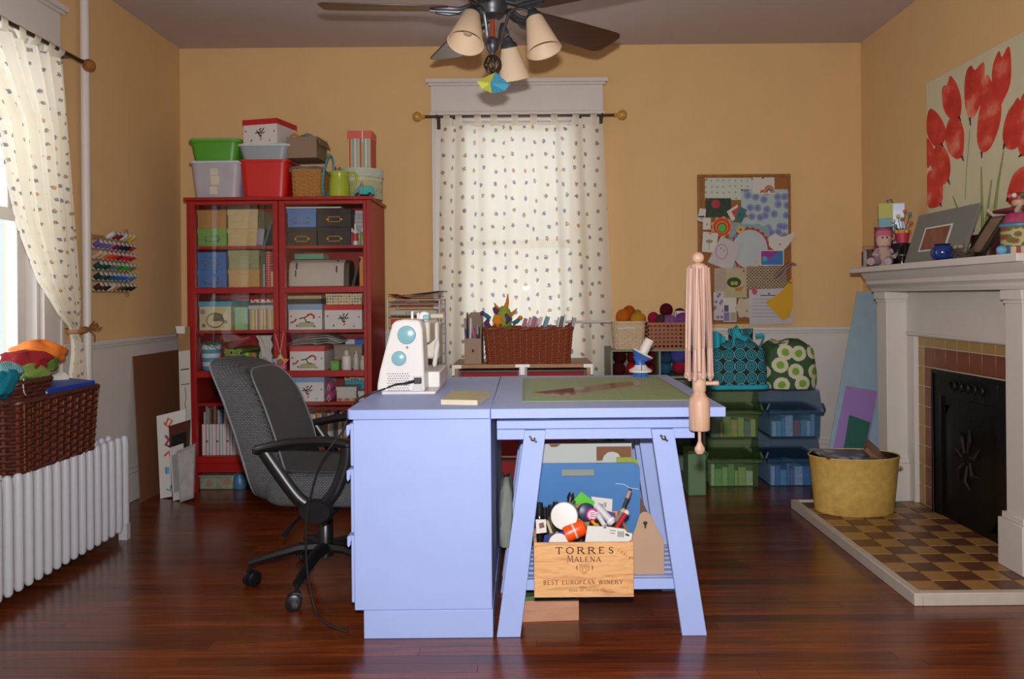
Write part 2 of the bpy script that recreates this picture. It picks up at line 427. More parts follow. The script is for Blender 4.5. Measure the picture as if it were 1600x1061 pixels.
# ------------------------------------------------------------------ curtains
def curtain_mat():
    m, nt, nd, lk, b = new_mat('flowered_curtain_cloth')
    uv = nd.new('ShaderNodeUVMap'); mp = nd.new('ShaderNodeMapping'); mp.inputs['Scale'].default_value = (1, 1, 1)
    lk.new(uv.outputs[0], mp.inputs[0])
    v = nd.new('ShaderNodeTexVoronoi'); v.voronoi_dimensions = '2D'; v.inputs['Scale'].default_value = 1.0; v.inputs['Randomness'].default_value = 0.42
    lk.new(mp.outputs[0], v.inputs['Vector'])
    n = nd.new('ShaderNodeTexNoise'); n.inputs['Scale'].default_value = 9.0; n.inputs['Detail'].default_value = 1; lk.new(mp.outputs[0], n.inputs['Vector'])
    ma = nd.new('ShaderNodeMath'); ma.operation = 'MULTIPLY_ADD'; ma.inputs[1].default_value = 0.28; lk.new(n.outputs['Fac'], ma.inputs[0]); lk.new(v.outputs['Distance'], ma.inputs[2])
    lt = nd.new('ShaderNodeMath'); lt.operation = 'LESS_THAN'; lt.inputs[1].default_value = 0.285; lk.new(ma.outputs[0], lt.inputs[0])
    n2 = nd.new('ShaderNodeTexNoise'); n2.inputs['Scale'].default_value = 5.0; lk.new(mp.outputs[0], n2.inputs['Vector'])
    fl_ = ramp(nd, [(0.0, '#6f7f9c'), (0.47, '#7d8794'), (0.53, '#d9a24a')], 'CONSTANT'); lk.new(n2.outputs['Fac'], fl_.inputs[0])
    mx = nd.new('ShaderNodeMix'); mx.data_type = 'RGBA'; lk.new(lt.outputs[0], mx.inputs['Factor'])
    mx.inputs['A'].default_value = lin('#ede5d4'); lk.new(fl_.outputs[0], mx.inputs['B'])
    df = nd.new('ShaderNodeBsdfDiffuse'); tr = nd.new('ShaderNodeBsdfTranslucent')
    lk.new(mx.outputs['Result'], df.inputs[0]); lk.new(mx.outputs['Result'], tr.inputs[0])
    ms = nd.new('ShaderNodeMixShader'); ms.inputs[0].default_value = 0.5; lk.new(df.outputs[0], ms.inputs[1]); lk.new(tr.outputs[0], ms.inputs[2])
    tp = nd.new('ShaderNodeBsdfTransparent'); m2 = nd.new('ShaderNodeMixShader'); m2.inputs[0].default_value = 0.10
    lk.new(ms.outputs[0], m2.inputs[1]); lk.new(tp.outputs[0], m2.inputs[2]); lk.new(m2.outputs[0], nd['Material Output'].inputs[0])
    return m
CURT = curtain_mat()
BRONZE = mat('#4a3a2c', 0.35, 0.8, name='bronze_rod')
AMBER = mat('#b98b3a', 0.35, 0, 0.35, 60, name='amber_crackle_finial')

def scale_uv(o, su, sv):
    ul = o.data.uv_layers[0].data
    for l in ul: l.uv = (l.uv[0] * su, l.uv[1] * sv)
# back window rod
RY, RZ = 4.87, za(181, 4.87, 811)
rx0, rx1 = xa(664, RY, 180), xa(960, RY, 180)
rod = thing('curtain_rod', 'bronze curtain rod with amber ball ends above the centre back window', 'curtain rod', (0, RY, RZ))
MB().tube([(rx0, 0, 0), (rx1, 0, 0)], 0.0085, 10).build('pole', BRONZE, rod)
for s, x in ((-1, rx0), (1, rx1)):
    m = MB().at((x, 0, 0), ry=s * R(90)); m.lathe([(0.012, 0), (0.012, 0.012), (0.008, 0.016), (0.010, 0.020), (0.018, 0.024), (0.026, 0.032), (0.030, 0.044), (0.030, 0.054), (0.026, 0.066), (0.017, 0.075), (0.001, 0.079)], 16)
    m.build('finial', AMBER, rod)
    xb = x - s * 0.075
    m = MB(); m.tube([(xb, 0, 0), (xb, 0.05, -0.004), (xb, 0.098, -0.01)], 0.005, 8); m.box(xb - 0.011, xb + 0.011, 0.094, 0.098, -0.06, 0.02); m.tube([(xb, 0, 0.012), (xb, -0.008, 0.004), (xb, -0.008, -0.02)], 0.004, 6)
    m.build('bracket', BRONZE, rod)
# back curtain panel
c = thing('curtain', 'cream flowered tab-top curtain drawn across the centre back window', 'curtain', (0, RY, 0))
ct, cb = RZ - 0.052, 0.42
def fold(u, v, n, amp): return amp * (math.sin(u * n * 2 * PI + 0.8 * math.sin(u * 9)) + 0.35 * math.sin(u * n * 5.1 + 1.3)) * (0.55 + 0.45 * v)
def cur(u, v):
    x0 = xa(692, RY) + v * (xa(681, RY) - xa(692, RY)); x1 = xa(944, RY) + v * (xa(962, RY) - xa(944, RY))
    sag = 0.012 * math.sin(u * 7 * PI) ** 2 * (1 - v) ** 6
    return (x0 + (x1 - x0) * u + 0.006 * math.sin(u * 40), fold(u, v, 7.5, 0.017), ct - sag - (ct - cb) * v)
o = MB().sheet(cur, 150, 40).build('panel', CURT, c, sharp=180); scale_uv(o, 16, 20)
tabx = [0.03, 0.115, 0.225, 0.325, 0.46, 0.58, 0.70, 0.83, 0.945]
for u in tabx[:]:
    p = cur(u, 0); w = 0.021
    def tab(a, b, p=p, w=w):
        an = 2 * PI * b
        if b < 0.36: q = b / 0.36; return (p[0] - w + 2 * w * a, -0.012 * q + p[1] * (1 - q), p[2] - 0.004 + (RZ - p[2]) * q)
        if b > 0.64: q = (1 - b) / 0.36; return (p[0] - w + 2 * w * a, 0.012 * q + (p[1] + 0.004) * (1 - q), p[2] - 0.004 + (RZ - p[2]) * q)
        q = (b - 0.36) / 0.28 * PI; return (p[0] - w + 2 * w * a, -0.012 * math.cos(q), RZ + 0.012 * math.sin(q))
    o = MB().sheet(tab, 2, 18).build('tab', CURT, c, sharp=180); scale_uv(o, 0.01, 0.01)

# left window rod
LX = XL + 0.105; LZ = 2.255; ly1 = 3.715
rod = thing('curtain_rod', 'bronze curtain rod with one ball end in view over the left window', 'curtain rod', (LX, 0, LZ))
MB().tube([(0, 2.3, 0), (0, ly1, 0)], 0.0095, 10).build('pole', BRONZE, rod)
m = MB().at((0, ly1, 0), rx=R(-90)); m.lathe([(0.013, 0), (0.013, 0.012), (0.008, 0.018), (0.016, 0.026), (0.024, 0.036), (0.03, 0.05), (0.03, 0.062), (0.024, 0.076), (0.012, 0.086), (0.001, 0.09)], 16); m.build('finial', mat('#8f5a2c', 0.35, 0, 0.3, 60, name='brown_crackle_finial'), rod)
m = MB(); m.tube([(0, 3.63, 0), (-0.05, 3.63, -0.004), (-0.1, 3.63, -0.01)], 0.006, 8); m.box(-0.105, -0.1, 3.618, 3.642, -0.06, 0.02); m.build('bracket', BRONZE, rod)
# left curtain, swept aside and tied
c = thing('curtain', 'cream flowered curtain swept aside and tied back at the left window', 'curtain', (LX, 0, 0))
tz = 0.975
def yl(z):
    tab_ = [(2.2, 2.80), (1.86, 3.10), (1.60, 3.16), (1.43, 3.22), (1.20, 3.36), (1.05, 3.52), (0.985, 3.62), (0.9, 3.62), (0.75, 3.585), (0.5, 3.57)]
    for (z1_, y1_), (z0_, y0_) in zip(tab_, tab_[1:]):
        if z >= z0_: t = (z - z0_) / (z1_ - z0_); t = max(0, min(1, t)); return y0_ + (y1_ - y0_) * t
    return tab_[-1][1]
def yr(z):
    tab_ = [(2.2, 3.56), (1.5, 3.62), (1.0, 3.675), (0.97, 3.672), (0.8, 3.71), (0.5, 3.735)]
    for (z1_, y1_), (z0_, y0_) in zip(tab_, tab_[1:]):
        if z >= z0_: t = (z - z0_) / (z1_ - z0_); t = max(0, min(1, t)); return y0_ + (y1_ - y0_) * t
    return tab_[-1][1]
def lcur(u, v):
    z = 2.205 - 1.65 * v
    # strands sag: near edge drops lower than the far edge
    y0, y1 = yl(z), yr(z); w = y1 - y0
    uu = u
    amp = 0.026 * (0.35 + 0.65 * min(1, w / 0.5))
    x = amp * math.sin(uu * 9 * 2 * PI + v * 1.5) + 0.3 * amp * math.sin(uu * 31)
    return (x - 0.01 * math.exp(-((z - tz) / 0.08) ** 2), y0 + w * uu, z)
o = MB().sheet(lcur, 140, 90).build('panel', CURT, c, sharp=180); scale_uv(o, 17, 29)
for u in (0.30, 0.45, 0.60, 0.74, 0.87, 0.97):
    p = lcur(u, 0); w = 0.022
    def tab(a, b, p=p, w=w):
        if b < 0.36: q = b / 0.36; return (0.013 * q + p[0] * (1 - q), p[1] - w + 2 * w * a, p[2] - 0.004 + (LZ - p[2]) * q)
        if b > 0.64: q = (1 - b) / 0.36; return (-0.013 * q + (p[0] - .004) * (1 - q), p[1] - w + 2 * w * a, p[2] - 0.004 + (LZ - p[2]) * q)
        q = (b - 0.36) / 0.28 * PI; return (0.013 * math.cos(q), p[1] - w + 2 * w * a, LZ + 0.013 * math.sin(q))
    o = MB().sheet(tab, 2, 18).build('tab', CURT, c, sharp=180); scale_uv(o, 0.01, 0.01)
RIB = mat('#8a5a33', 0.5, name='brown_ribbon')
t = thing('curtain_tie', 'brown ribbon tied in a bow around the left curtain', 'ribbon', (LX, 3.66, tz))
m = MB(); m.tube([(0.038 * math.cos(a), -0.005 + 0.048 * math.sin(a), 0.006 * math.sin(a)) for a in [2 * PI * k / 20 for k in range(20)]], 0.007, 6, True, 1.6); m.tube([(-0.03, 0.03, 0), (-0.1, 0.07, 0.005)], 0.004, 5); m.build('band', RIB, t)
for pts in ([(0.03, 0.03, 0), (0.05, 0.07, 0.03), (0.05, 0.085, 0.012), (0.035, 0.05, 0.0)], [(0.03, 0.03, 0), (0.06, 0.07, 0.0), (0.055, 0.10, 0.008)], [(0.03, 0.03, 0), (0.055, 0.045, -0.025), (0.05, 0.05, -0.055)], [(0.03, 0.03, 0), (0.05, 0.02, 0.025), (0.05, 0.045, 0.04), (0.035, 0.04, 0.0)]):
    MB().tube(pts, 0.007, 6, False, 0.4).build('bow_loop', RIB, t)
# ================================================================== FIREPLACE (right wall)
FW = mat('#c8c1ba', 0.5, noise=0.05, ns=8, name='mantel_white_paint')
FX = 1.88
fp = thing('fireplace', 'white painted fireplace mantel with tiled surround and black iron insert', 'fireplace', (0, 0, 0))
Y0, Y1 = 2.78, 4.22          # near and far ends of the mantel shelf
m = MB()
m.box(1.755, XR, Y0, Y1, 1.225, 1.255); m.build('mantel_shelf', FW, fp, 0.004)
m = MB()
prof = [(1.80, 1.225), (XR, 1.225), (XR, 1.125), (1.86, 1.125), (1.852, 1.15), (1.83, 1.165), (1.83, 1.185), (1.81, 1.205)]
n = len(prof)
m.prism([(p[0], p[1]) for p in prof], 'y', Y0 + 0.035, Y1 - 0.035)
m.build('crown_moulding', FW, fp, 0.002)
m = MB(); m.box(1.985, XR, 2.86, 4.16, 0.895, 1.125); m.box(1.978, 1.985, 2.9, 4.12, 0.90, 0.915); m.build('frieze_panel', FW, fp, 0.003)
for a, b in ((2.945, 3.055), (4.06, 4.17)):
    m = MB()
    z0 = .0425 if a < 4 else 0.0
    m.box(FX, XR, a, b, z0, 1.095); m.box(FX - 0.012, XR, a - 0.012, b + 0.012, 1.085, 1.125); m.box(FX - 0.005, XR, a - 0.005, b + 0.005, 1.07, 1.085)
    m.box(FX - 0.022, XR, a - 0.022, b + 0.022, z0, 0.23); m.box(FX - 0.012, XR, a - 0.012, b + 0.012, 0.23, 0.255)
    m.build('pilaster', FW, fp, 0.003)
for a, b in ((3.055, 3.12), (3.985, 4.06)):
    m = MB(); m.box(1.985, XR, a, b, .0425, 0.895); m.build('side_board', FW, fp, 0.002)
TAN = mat('#9c7c4a', 0.35, noise=0.22, ns=16, name='tan_glazed_tile'); RED = mat('#77402c', 0.35, noise=0.25, ns=16, name='terracotta_glazed_tile')
m = MB(); m.box(2.012, XR, 3.12, 3.985, .0425, 0.895); m.build('mortar_bed', mat('#cfc4b2', 0.9, name='mortar'), fp)
# surround tiles: a tan border row outside, a terracotta row inside
tA = MB().box(2.007, 2.014, 0.003, 0.098, 0.002, 0.098).build('tile', RED, fp, 0.0015); tA.location = (0, 3.825, 0.045)
hA = MB().box(2.007, 2.014, 0.003, 0.056, 0.002, 0.098).build('tile', TAN, fp, 0.0015); hA.location = (0, 3.928, 0.045)
def cp(o, loc):
    c = o.copy(); COL.objects.link(c); c.location = loc; return c
for k in range(1, 8): cp(tA, (0, 3.825, 0.045 + 0.1 * k))
for k in range(1, 8): cp(hA, (0, 3.928, 0.045 + 0.1 * k))
for k in range(8): cp(tA, (0, 3.125, 0.045 + 0.1 * k)) if k < 8 else None
for k in range(6): cp(tA, (0, 3.225 + 0.1 * k, 0.745))
tB = MB().box(2.007, 2.014, 0.003, 0.098, 0.002, 0.05).build('tile', TAN, fp, 0.0015); tB.location = (0, 3.125, 0.845)
for k in range(1, 8): cp(tB, (0, 3.125 + 0.1 * k, 0.845))
tC = MB().box(2.007, 2.014, 0.003, 0.056, 0.002, 0.05).build('tile', TAN, fp, 0.0015); tC.location = (0, 3.928, 0.845)
# black iron insert
IRON = mat('#14110f', 0.45, 0.5, 0.3, 30, 0.4, 60, name='black_cast_iron')
m = MB(); iy0, iy1, iz1 = 3.225, 3.825, 0.742
m.box(1.992, 2.03, iy0, iy0 + 0.07, 0.042, iz1); m.box(1.992, 2.03, iy1 - 0.07, iy1, 0.042, iz1); m.box(1.992, 2.03, iy0 + 0.07, iy1 - 0.07, iz1 - 0.12, iz1)
m.box(1.986, 1.992, iy0, iy1, iz1 - 0.018, iz1); m.box(1.986, 1.992, iy0, iy0 + 0.015, 0.042, iz1 - 0.018); m.box(1.986, 1.992, iy1 - 0.015, iy1, 0.042, iz1 - 0.018)
ifr = m.build('iron_frame', IRON, fp, 0.003)
m = MB()
for q in range(5):
    cy = 3.525 + (q - 2) * 0.055
    m.tube([(1.99, cy + 0.022 * math.cos(t), 0.682 + 0.022 * math.sin(t)) for t in [2 * PI * k / 12 for k in range(12)]], 0.005, 5, True)
m.build('scroll_ornament', IRON, ifr)
m = MB(); m.box(2.004, 2.02, iy0 + 0.07, iy1 - 0.07, 0.042, iz1 - 0.12)
m.sheet(lambda u, v: (2.004 - 0.012 * math.sin(u * PI) ** .5 * math.sin(v * PI) ** .5, iy1 - 0.1 - u * (iy1 - iy0 - 0.2), 0.08 + v * 0.5), 10, 10)
sc_ = m.build('fire_cover', IRON, fp)
m = MB()
for q in range(7):
    a = q / 7 * 2 * PI; m.tube([(1.99, 3.525 + 0.03 * math.cos(a), 0.36 + 0.03 * math.sin(a)), (1.985, 3.525 + 0.07 * math.cos(a + .3), 0.36 + 0.1 * math.sin(a + .3)), (1.99, 3.525 + 0.11 * math.cos(a), 0.36 + 0.14 * math.sin(a))], [0.006, 0.009, 0.003], 6)
m.build('cover_relief', mat('#1c1410', 0.75, 0.2, 0.3, 30, name='rusty_iron'), sc_)

# ------------------------------------------------------------------ hearth
he = thing('hearth', 'raised hearth of checkered tan and brown tiles inside a white wooden kerb', 'hearth', (0, 0, 0))
hx0, hx1, hy0, hy1, hz = 1.372, XR - 0.002, 2.765, 4.055, 0.046
m = MB(); m.box(hx0 + 0.03, hx1, hy0 + 0.03, hy1 - 0.02, 0.0, 0.036)
m.build('mortar_bed', mat('#6d5c48', 0.9, name='hearth_mortar'), he)
KW = mat('#b8aea2', 0.55, noise=0.14, ns=24, stretch=(1, 1, 1), name='worn_white_kerb')
kx = MB(); kx.box(hx0, hx0 + 0.032, hy0, hy1, 0, hz); kx.build('kerb_board', KW, he, 0.003)
kx = MB(); kx.box(hx0 + 0.032, hx1, hy0, hy0 + 0.032, 0, hz); kx.build('kerb_board', KW, he, 0.003)
kx = MB(); kx.box(hx0 + 0.032, FX - 0.03, hy1 - 0.022, hy1, 0, hz); kx.build('kerb_board', KW, he, 0.003)
HT1 = mat('#9a7440', 0.38, noise=0.25, ns=14, name='tan_hearth_tile'); HT2 = mat('#5e3a26', 0.38, noise=0.3, ns=14, name='brown_hearth_tile')
s = 0.1
t1 = MB().box(0.002, s - 0.002, 0.002, s - 0.002, 0.030, 0.042).build('tile', HT1, he, 0.0015)
t2 = MB().box(0.002, s - 0.002, 0.002, s - 0.002, 0.030, 0.042).build('tile', HT2, he, 0.0015)
used = {0: False, 1: False}
for i in range(6):
    for j in range(13):
        x = hx0 + 0.034 + i * s; y = hy0 + 0.034 + j * s
        if y + s > hy1 - 0.015: continue
        k = (i + j) % 2; src = (t1, t2)[k]
        if not used[k]: src.location = (x, y, 0); used[k] = True
        else: cp(src, (x, y, 0))

# ------------------------------------------------------------------ oval tub with magazines on the hearth
tubc = Vector((1.612, 3.845, 0.0425))
tb = thing('oval_tub', 'oval gold-coloured metal tub with dark rim standing on the hearth', 'tub', tubc)
GOLD = mat('#c39f52', 0.5, 0.0, 0.35, 30, 0.6, 40, name='mottled_gold_tin')
m = MB(); m.lathe([(0.185, 0), (0.19, 0.004), (0.203, 0.13), (0.217, 0.268), (0.222, 0.276), (0.219, 0.281), (0.213, 0.276), (0.198, 0.13), (0.183, 0.012), (0.0, 0.012)], 40, sx=1, sy=0.66)
m.build('bucket', GOLD, tb)
m = MB(); m.lathe([(0.2155, 0.277), (0.212, 0.277), (0.199, 0.15), (0.2, 0.15)], 40, sx=1, sy=0.66, cap=False); m.build('lining', mat('#14100d', 0.6, name='dark_lining'), tb)
for s_ in (1,):
    m = MB(); m.tube([(s_ * 0.214, -0.035, 0.225), (s_ * 0.225, -0.03, 0.215), (s_ * 0.227, 0, 0.20), (s_ * 0.225, 0.03, 0.215), (s_ * 0.214, 0.035, 0.225)], 0.005, 7); m.build('handle', GOLD, tb)
def magazine(loc, w, d, h, rx, ry, rz, col, label, grp, name='magazine', cat='magazine'):
    t = thing(name, label, cat, loc, 0, grp); t.rotation_euler = (rx, ry, rz)
    MB().box(-w / 2 + 0.002, w / 2 - 0.002, -d / 2 + 0.002, d / 2 - 0.002, 0.0005, h - 0.0005).build('pages', mat('#b8b0a4', 0.8, name='paper_pages'), t)
    m = MB(); m.box(-w / 2, w / 2, -d / 2, d / 2, h - 0.001, h); m.box(-w / 2, w / 2, -d / 2, d / 2, -0.0002, 0.0005); m.box(-w / 2 - 0.0006, -w / 2, -d / 2, d / 2, 0, h); m.box(-w / 2, w / 2, -d / 2 - 0.0006, -d / 2, 0, h); m.build('cover', col, t)
    return t
mz = [((0.0, 0.0, 0.245), '#3c4a52', 0.05, 'lower magazine with dark cover in the gold tub'), ((-0.02, -0.01, 0.259), '#6b5a4a', -0.1, 'middle magazine with brown cover in the gold tub')]
for p, col, rz, lab in mz:
    magazine(tubc + Vector(p), 0.27, 0.19, 0.012, 0.02, 0.02, rz, mat(col, 0.3, noise=0.5, ns=22, name='printed_cover'), lab, 'magazines in the tub')
cv = cells([(0.0, '#d2a35c'), (0.28, '#7d8f98'), (0.5, '#4d4a44')], 13, 0.9, 0.3, interp='LINEAR', flat=False)
magazine(tubc + Vector((-0.05, 0.0, 0.274)), 0.26, 0.18, 0.01, 0.05, 0.05, 0.12, cv, 'top magazine with a blue and orange picture cover in the gold tub', 'magazines in the tub')
magazine(tubc + Vector((0.13, 0.03, 0.255)), 0.16, 0.19, 0.022, 0.1, 0.75, -0.35, mat('#7a4a2a', 0.5, noise=0.5, ns=30, name='brown_cover'), 'thick brown paperback standing tilted in the gold tub', 'magazines in the tub', 'book', 'book')

# ------------------------------------------------------------------ boards leaning beside the fireplace
def lean_board(name, label, cat, pts, th, material, nrm, group=None):
    """a flat board through four world points, given real thickness along nrm"""
    m = MB(); nv = Vector(nrm) * th
    p = [Vector(q) for q in pts]; m.hexa([p[0], p[1], p[1] + nv, p[0] + nv, p[3], p[2], p[2] + nv, p[3] + nv])
    return tag(m.build(name, material, None, 0.001), label, cat, group)
BL_, TL_, BR_ = Vector((1.587, 4.225, 0)), Vector((1.985, 4.66, 1.13)), Vector((1.96, 4.245, 0))
BN = (BR_ - BL_).cross(TL_ - BL_).normalized()      # towards the camera when y < 0
if BN.y > 0: BN = -BN
def onplane(px, py, off):
    d = at(px, py, 1.0) - Vector((0, 0, CZ)); p0 = BL_ + BN * off
    return Vector((0, 0, CZ)) + d * ((p0 - Vector((0, 0, CZ))).dot(BN) / d.dot(BN))
lean_board('foam_board', 'tall pale blue foam board leaning against the wall beside the fireplace', 'board',
           [BL_, BR_, Vector((2.13, 4.67, 1.13)), TL_], 0.008, mat('#8aa2b2', 0.7, name='pale_blue_board'), -BN)
lean_board('purple_sheet', 'purple card sheet leaning against the pale blue foam board', 'card',
           [onplane(1286, 777, .004), onplane(1342, 780, .004), onplane(1371, 611, .004), onplane(1322, 603, .004)], 0.002, mat('#8f70ad', 0.7, name='purple_card'), -BN)
lean_board('green_sheet', 'dark green card leaning on the purple sheet', 'card',
           [onplane(1305, 780, .0075), onplane(1338, 780, .0075), onplane(1360, 660, .0075), onplane(1327, 648, .0075)], 0.002, mat('#1f5a4e', 0.7, name='green_card'), -BN)
# ================================================================== DESK, TRESTLE TABLE, CHAIR
BLUE = mat('#98abdf', 0.5, noise=0.05, ns=10, bump=0.05, bs=90, name='periwinkle_paint')
DX0, DX1, DY0, DY1 = -0.569, -0.119, 2.54, 3.56
dk = thing('desk', 'periwinkle blue painted wooden desk with drawers facing the office chair', 'desk', (0, 0, 0))
m = MB()
pl = rrect(DX1 + 0.0 - DX0 + 0.019, DY1 - 2.52, 0.025, 5); cx, cy = (DX0 - 0.019 + DX1) / 2, (DY1 + 2.52) / 2
# rounded at the left corners only
poly = [(-0.588, 2.545), (-0.580, 2.527), (-0.562, 2.52), (-0.1195, 2.52), (-0.1195, 3.56), (-0.562, 3.56), (-0.58, 3.553), (-0.588, 3.535)]
m.prism(poly, 'z', 0.718, 0.75); m.build('desktop', BLUE, dk, 0.003)
m = MB(); m.box(DX0, DX1, DY0, 2.80, 0.092, 0.718); m.box(DX0, DX1, 3.35, DY1 - 0.02, 0.092, 0.718); m.box(DX1 - 0.03, DX1, 2.80, 3.35, 0.092, 0.718); m.build('carcass', BLUE, dk, 0.003)
m = MB(); m.box(DX0 + 0.03, DX1 + 0.002, DY0 - 0.001, 2.79, 0.0, 0.092); m.box(DX0 + 0.03, DX1 + 0.002, 3.36, DY1 - 0.03, 0.0, 0.092); m.box(DX1 - 0.03, DX1 + 0.002, 2.79, 3.36, 0.0, 0.092); m.build('plinth', BLUE, dk, 0.002)
# drawers on the left face, in two banks
for (a, b) in ((2.56, 2.79), (3.36, 3.53)):
    for (z0, z1) in ((0.56, 0.70), (0.34, 0.55), (0.11, 0.33)):
        d = MB().box(DX0 - 0.014, DX0, a, b, z0, z1).build('drawer', BLUE, dk, 0.003)
        m = MB(); m.prism([(DX0 - 0.014, z1 - 0.005), (DX0 - 0.034, z1 - 0.012), (DX0 - 0.034, z1 - 0.04), (DX0 - 0.03, z1 - 0.048), (DX0 - 0.024, z1 - 0.04), (DX0 - 0.022, z1 - 0.025), (DX0 - 0.014, z1 - 0.02)], 'y', a + 0.03, a + 0.13)
        m.build('pull', BLUE, d, 0.001)

tt = thing('trestle_table', 'periwinkle blue table top resting on a pair of slatted trestles', 'table', (0, 0, 0))
TX0, TX1 = -0.118, 0.644
MB().box(TX0, TX1, 2.52, 3.57, 0.718, 0.75).build('tabletop', BLUE, tt, 0.002)
def trestle(y0):
    y1 = y0 + 0.40
    tz_ = 0.676
    def legs(y, th):
        for s_, tx0, tx1, bx0, bx1 in ((0, -0.008, 0.061, -0.106, -0.028), (1, 0.406, 0.479, 0.5005, 0.582)):
            m = MB(); m.hexa([(bx0, y, 0), (bx1, y, 0), (bx1, y + th, 0), (bx0, y + th, 0), (tx0, y, tz_), (tx1, y, tz_), (tx1, y + th, tz_), (tx0, y + th, tz_)])
            lg = m.build('leg', BLUE, tt, 0.002)
            xb = (tx0 + tx1) / 2 + (-0.008 if s_ == 0 else 0.003)
            m = MB().at((xb, y, tz_ - 0.028), rx=R(90)); m.lathe([(0.0085, 0), (0.0085, 0.002), (0.005, 0.003), (0.005, 0.012), (0.003, 0.013)], 10); m.T = Matrix.Translation((xb, y - 0.007, tz_ - 0.028)) @ Matrix.Rotation(R(40), 4, 'Y'); m.box(-0.016, 0.016, -0.001, 0.001, -0.0035, 0.0035)
            m.build('wing_nut', mat('#6a6a70', 0.3, 0.9, name='steel'), lg)
    legs(y0, 0.02); legs(y1 - 0.02, 0.02)
    for y in (y0 + 0.021, y1 - 0.041):
        MB().box(-0.10, 0.552, y, y + 0.02, 0.642, 0.676).build('top_rail', BLUE, tt, 0.002); MB().box(-0.10, 0.552, y - 0.012, y + 0.02, 0.679, 0.706).build('upper_rail', BLUE, tt, 0.002)
    for x0, x1 in ((0.025, 0.075), (0.385, 0.435)): MB().box(x0, x1, y0 + 0.03, y1 - 0.03, 0.708, 0.718).build('cross_bar', BLUE, tt)
    MB().box(-0.065, 0.535, y0 + 0.021, y0 + 0.041, 0.145, 0.18).build('shelf_rail', BLUE, tt, 0.002)
    MB().box(-0.065, 0.535, y1 - 0.041, y1 - 0.021, 0.145, 0.18).build('shelf_rail', BLUE, tt, 0.002)
    n = 7
    for k in range(n):
        y = y0 + 0.046 + k * (y1 - y0 - 0.12) / (n - 1)
        MB().box(-0.06, 0.53, y, y + 0.028, 0.162, 0.18).build('shelf_slat', BLUE, tt, 0.0015)
    for x in (-0.075, 0.52): MB().box(x, x + 0.03, y0 + 0.021, y1 - 0.021, 0.142, 0.162).build('shelf_bearer', BLUE, tt)
trestle(2.541); trestle(3.10)

# ------------------------------------------------------------------ things on the desk
def quadtop(p): return [Vector(q) for q in p]
DT = 0.75
# cutting mat
m = MB(); pts = [at(819, 627, 1), at(1085, 626, 1), at(1033, 590, 1), at(816, 590, 1)]
def ontop(px, py, z=DT):
    a, b = un(px, py); Y = (z - CZ) * F / b; return Vector((a * Y / F, Y, z))
MATG = mat('#7d8f62', 0.55, noise=0.05, ns=30, name='green_cutting_mat')
cm = thing('cutting_mat', 'green gridded cutting mat lying on the trestle table', 'cutting mat', (0, 0, DT))
MB().box(-0.017, 0.585, 2.685, 3.46, 0.0, 0.003).build('sheet', MATG, cm, 0.0008)
m = MB()
for k in range(1, 24): m.box(-0.017 + 0.0254 * k - 0.0004, -0.017 + 0.0254 * k + 0.0004, 2.70, 3.445, 0.003, 0.0032)
for k in range(1, 31): m.box(-0.005, 0.573, 2.685 + 0.0254 * k - 0.0004, 2.685 + 0.0254 * k + 0.0004, 0.003, 0.0032)
m.build('printed_grid', mat('#93a27a', 0.6, name='pale_grid_ink'), cm)
# clear ruler
q = [ontop(831, 614, 0.7545), ontop(883, 619, 0.7545), ontop(1013, 599.5, 0.7545), ontop(985, 596, 0.7545)]
m = MB(); up = Vector((0, 0, 0.003)); m.hexa([a - up * 0.35 for a in q] + [a + up * .65 for a in q])
rl = tag(m.build('quilting_ruler', clear('#c9a98c', 0.45, 0.05), None), 'long clear acrylic ruler lying across the green cutting mat', 'ruler')
# notepad
pd = thing('notepad', 'small cream pad of paper lying on the blue desk', 'notepad', (0, 0, DT))
a = [ontop(689, 632), ontop(746, 633), ontop(768, 619), ontop(708, 617)]
loc = [Vector((p.x, p.y, 0)) for p in a]
m = MB(); m.hexa([p + Vector((0, 0, 0.0)) for p in loc] + [p + Vector((0, 0, 0.016)) for p in loc]); m.build('pages', mat('#c8bfa6', 0.8, name='cream_paper'), pd)
ctr = sum(loc, Vector()) / 4; m = MB(); lo = [ctr + (p - ctr) * 1.006 for p in loc]; m.hexa([p + Vector((0, 0, 0.016)) for p in lo] + [p + Vector((0, 0, 0.0168)) for p in lo]); m.build('cover', mat('#b7ad83', 0.6, noise=.3, ns=25, name='printed_pad_cover'), pd)

# ------------------------------------------------------------------ sewing machine, seen from its end
SM = mat('#d9d6d4', 0.35, noise=0.03, name='white_machine_plastic'); AQ = mat('#7fb0bb', 0.25, noise=0.04, name='aqua_plastic'); DKP = mat('#17171a', 0.4, name='black_plastic')
b0 = ontop(590, 617); b1 = ontop(664, 618); SY = b0.y - 0.005
sw = thing('sewing_machine', 'white sewing machine with two aqua dials on its end, standing on the blue desk', 'sewing machine', (0, SY, DT))
sx = lambda px, py: at(px, py, SY).x
sz = lambda py: at(625, py, SY).z - DT
out = [(sx(589, 612), 0.012), (sx(589.5, 600), sz(600)), (sx(593, 580), sz(580)), (sx(602, 545), sz(545)), (sx(610, 516), sz(516)), (sx(612.5, 507), sz(507)), (sx(617, 501.5), sz(501.5)), (sx(630, 499), sz(499)), (sx(652, 500), sz(500)), (sx(657, 503), sz(503)), (sx(660, 515), sz(515)), (sx(662, 560), sz(560)), (sx(664, 612), 0.012)]
m = MB(); m.prism(out, 'y', 0.0, 0.13); m.build('end_housing', SM, sw, 0.008, 3)
m = MB(); xx0, xx1 = sx(604, 610), sx(660, 610)
m.box(xx0 - 0.02, xx1 + 0.05, 0.0, 0.40, 0.0, 0.012); m.box(xx0, xx1 + 0.052, 0.12, 0.42, 0.012, 0.075); m.build('base_bed', SM, sw, 0.006, 3)
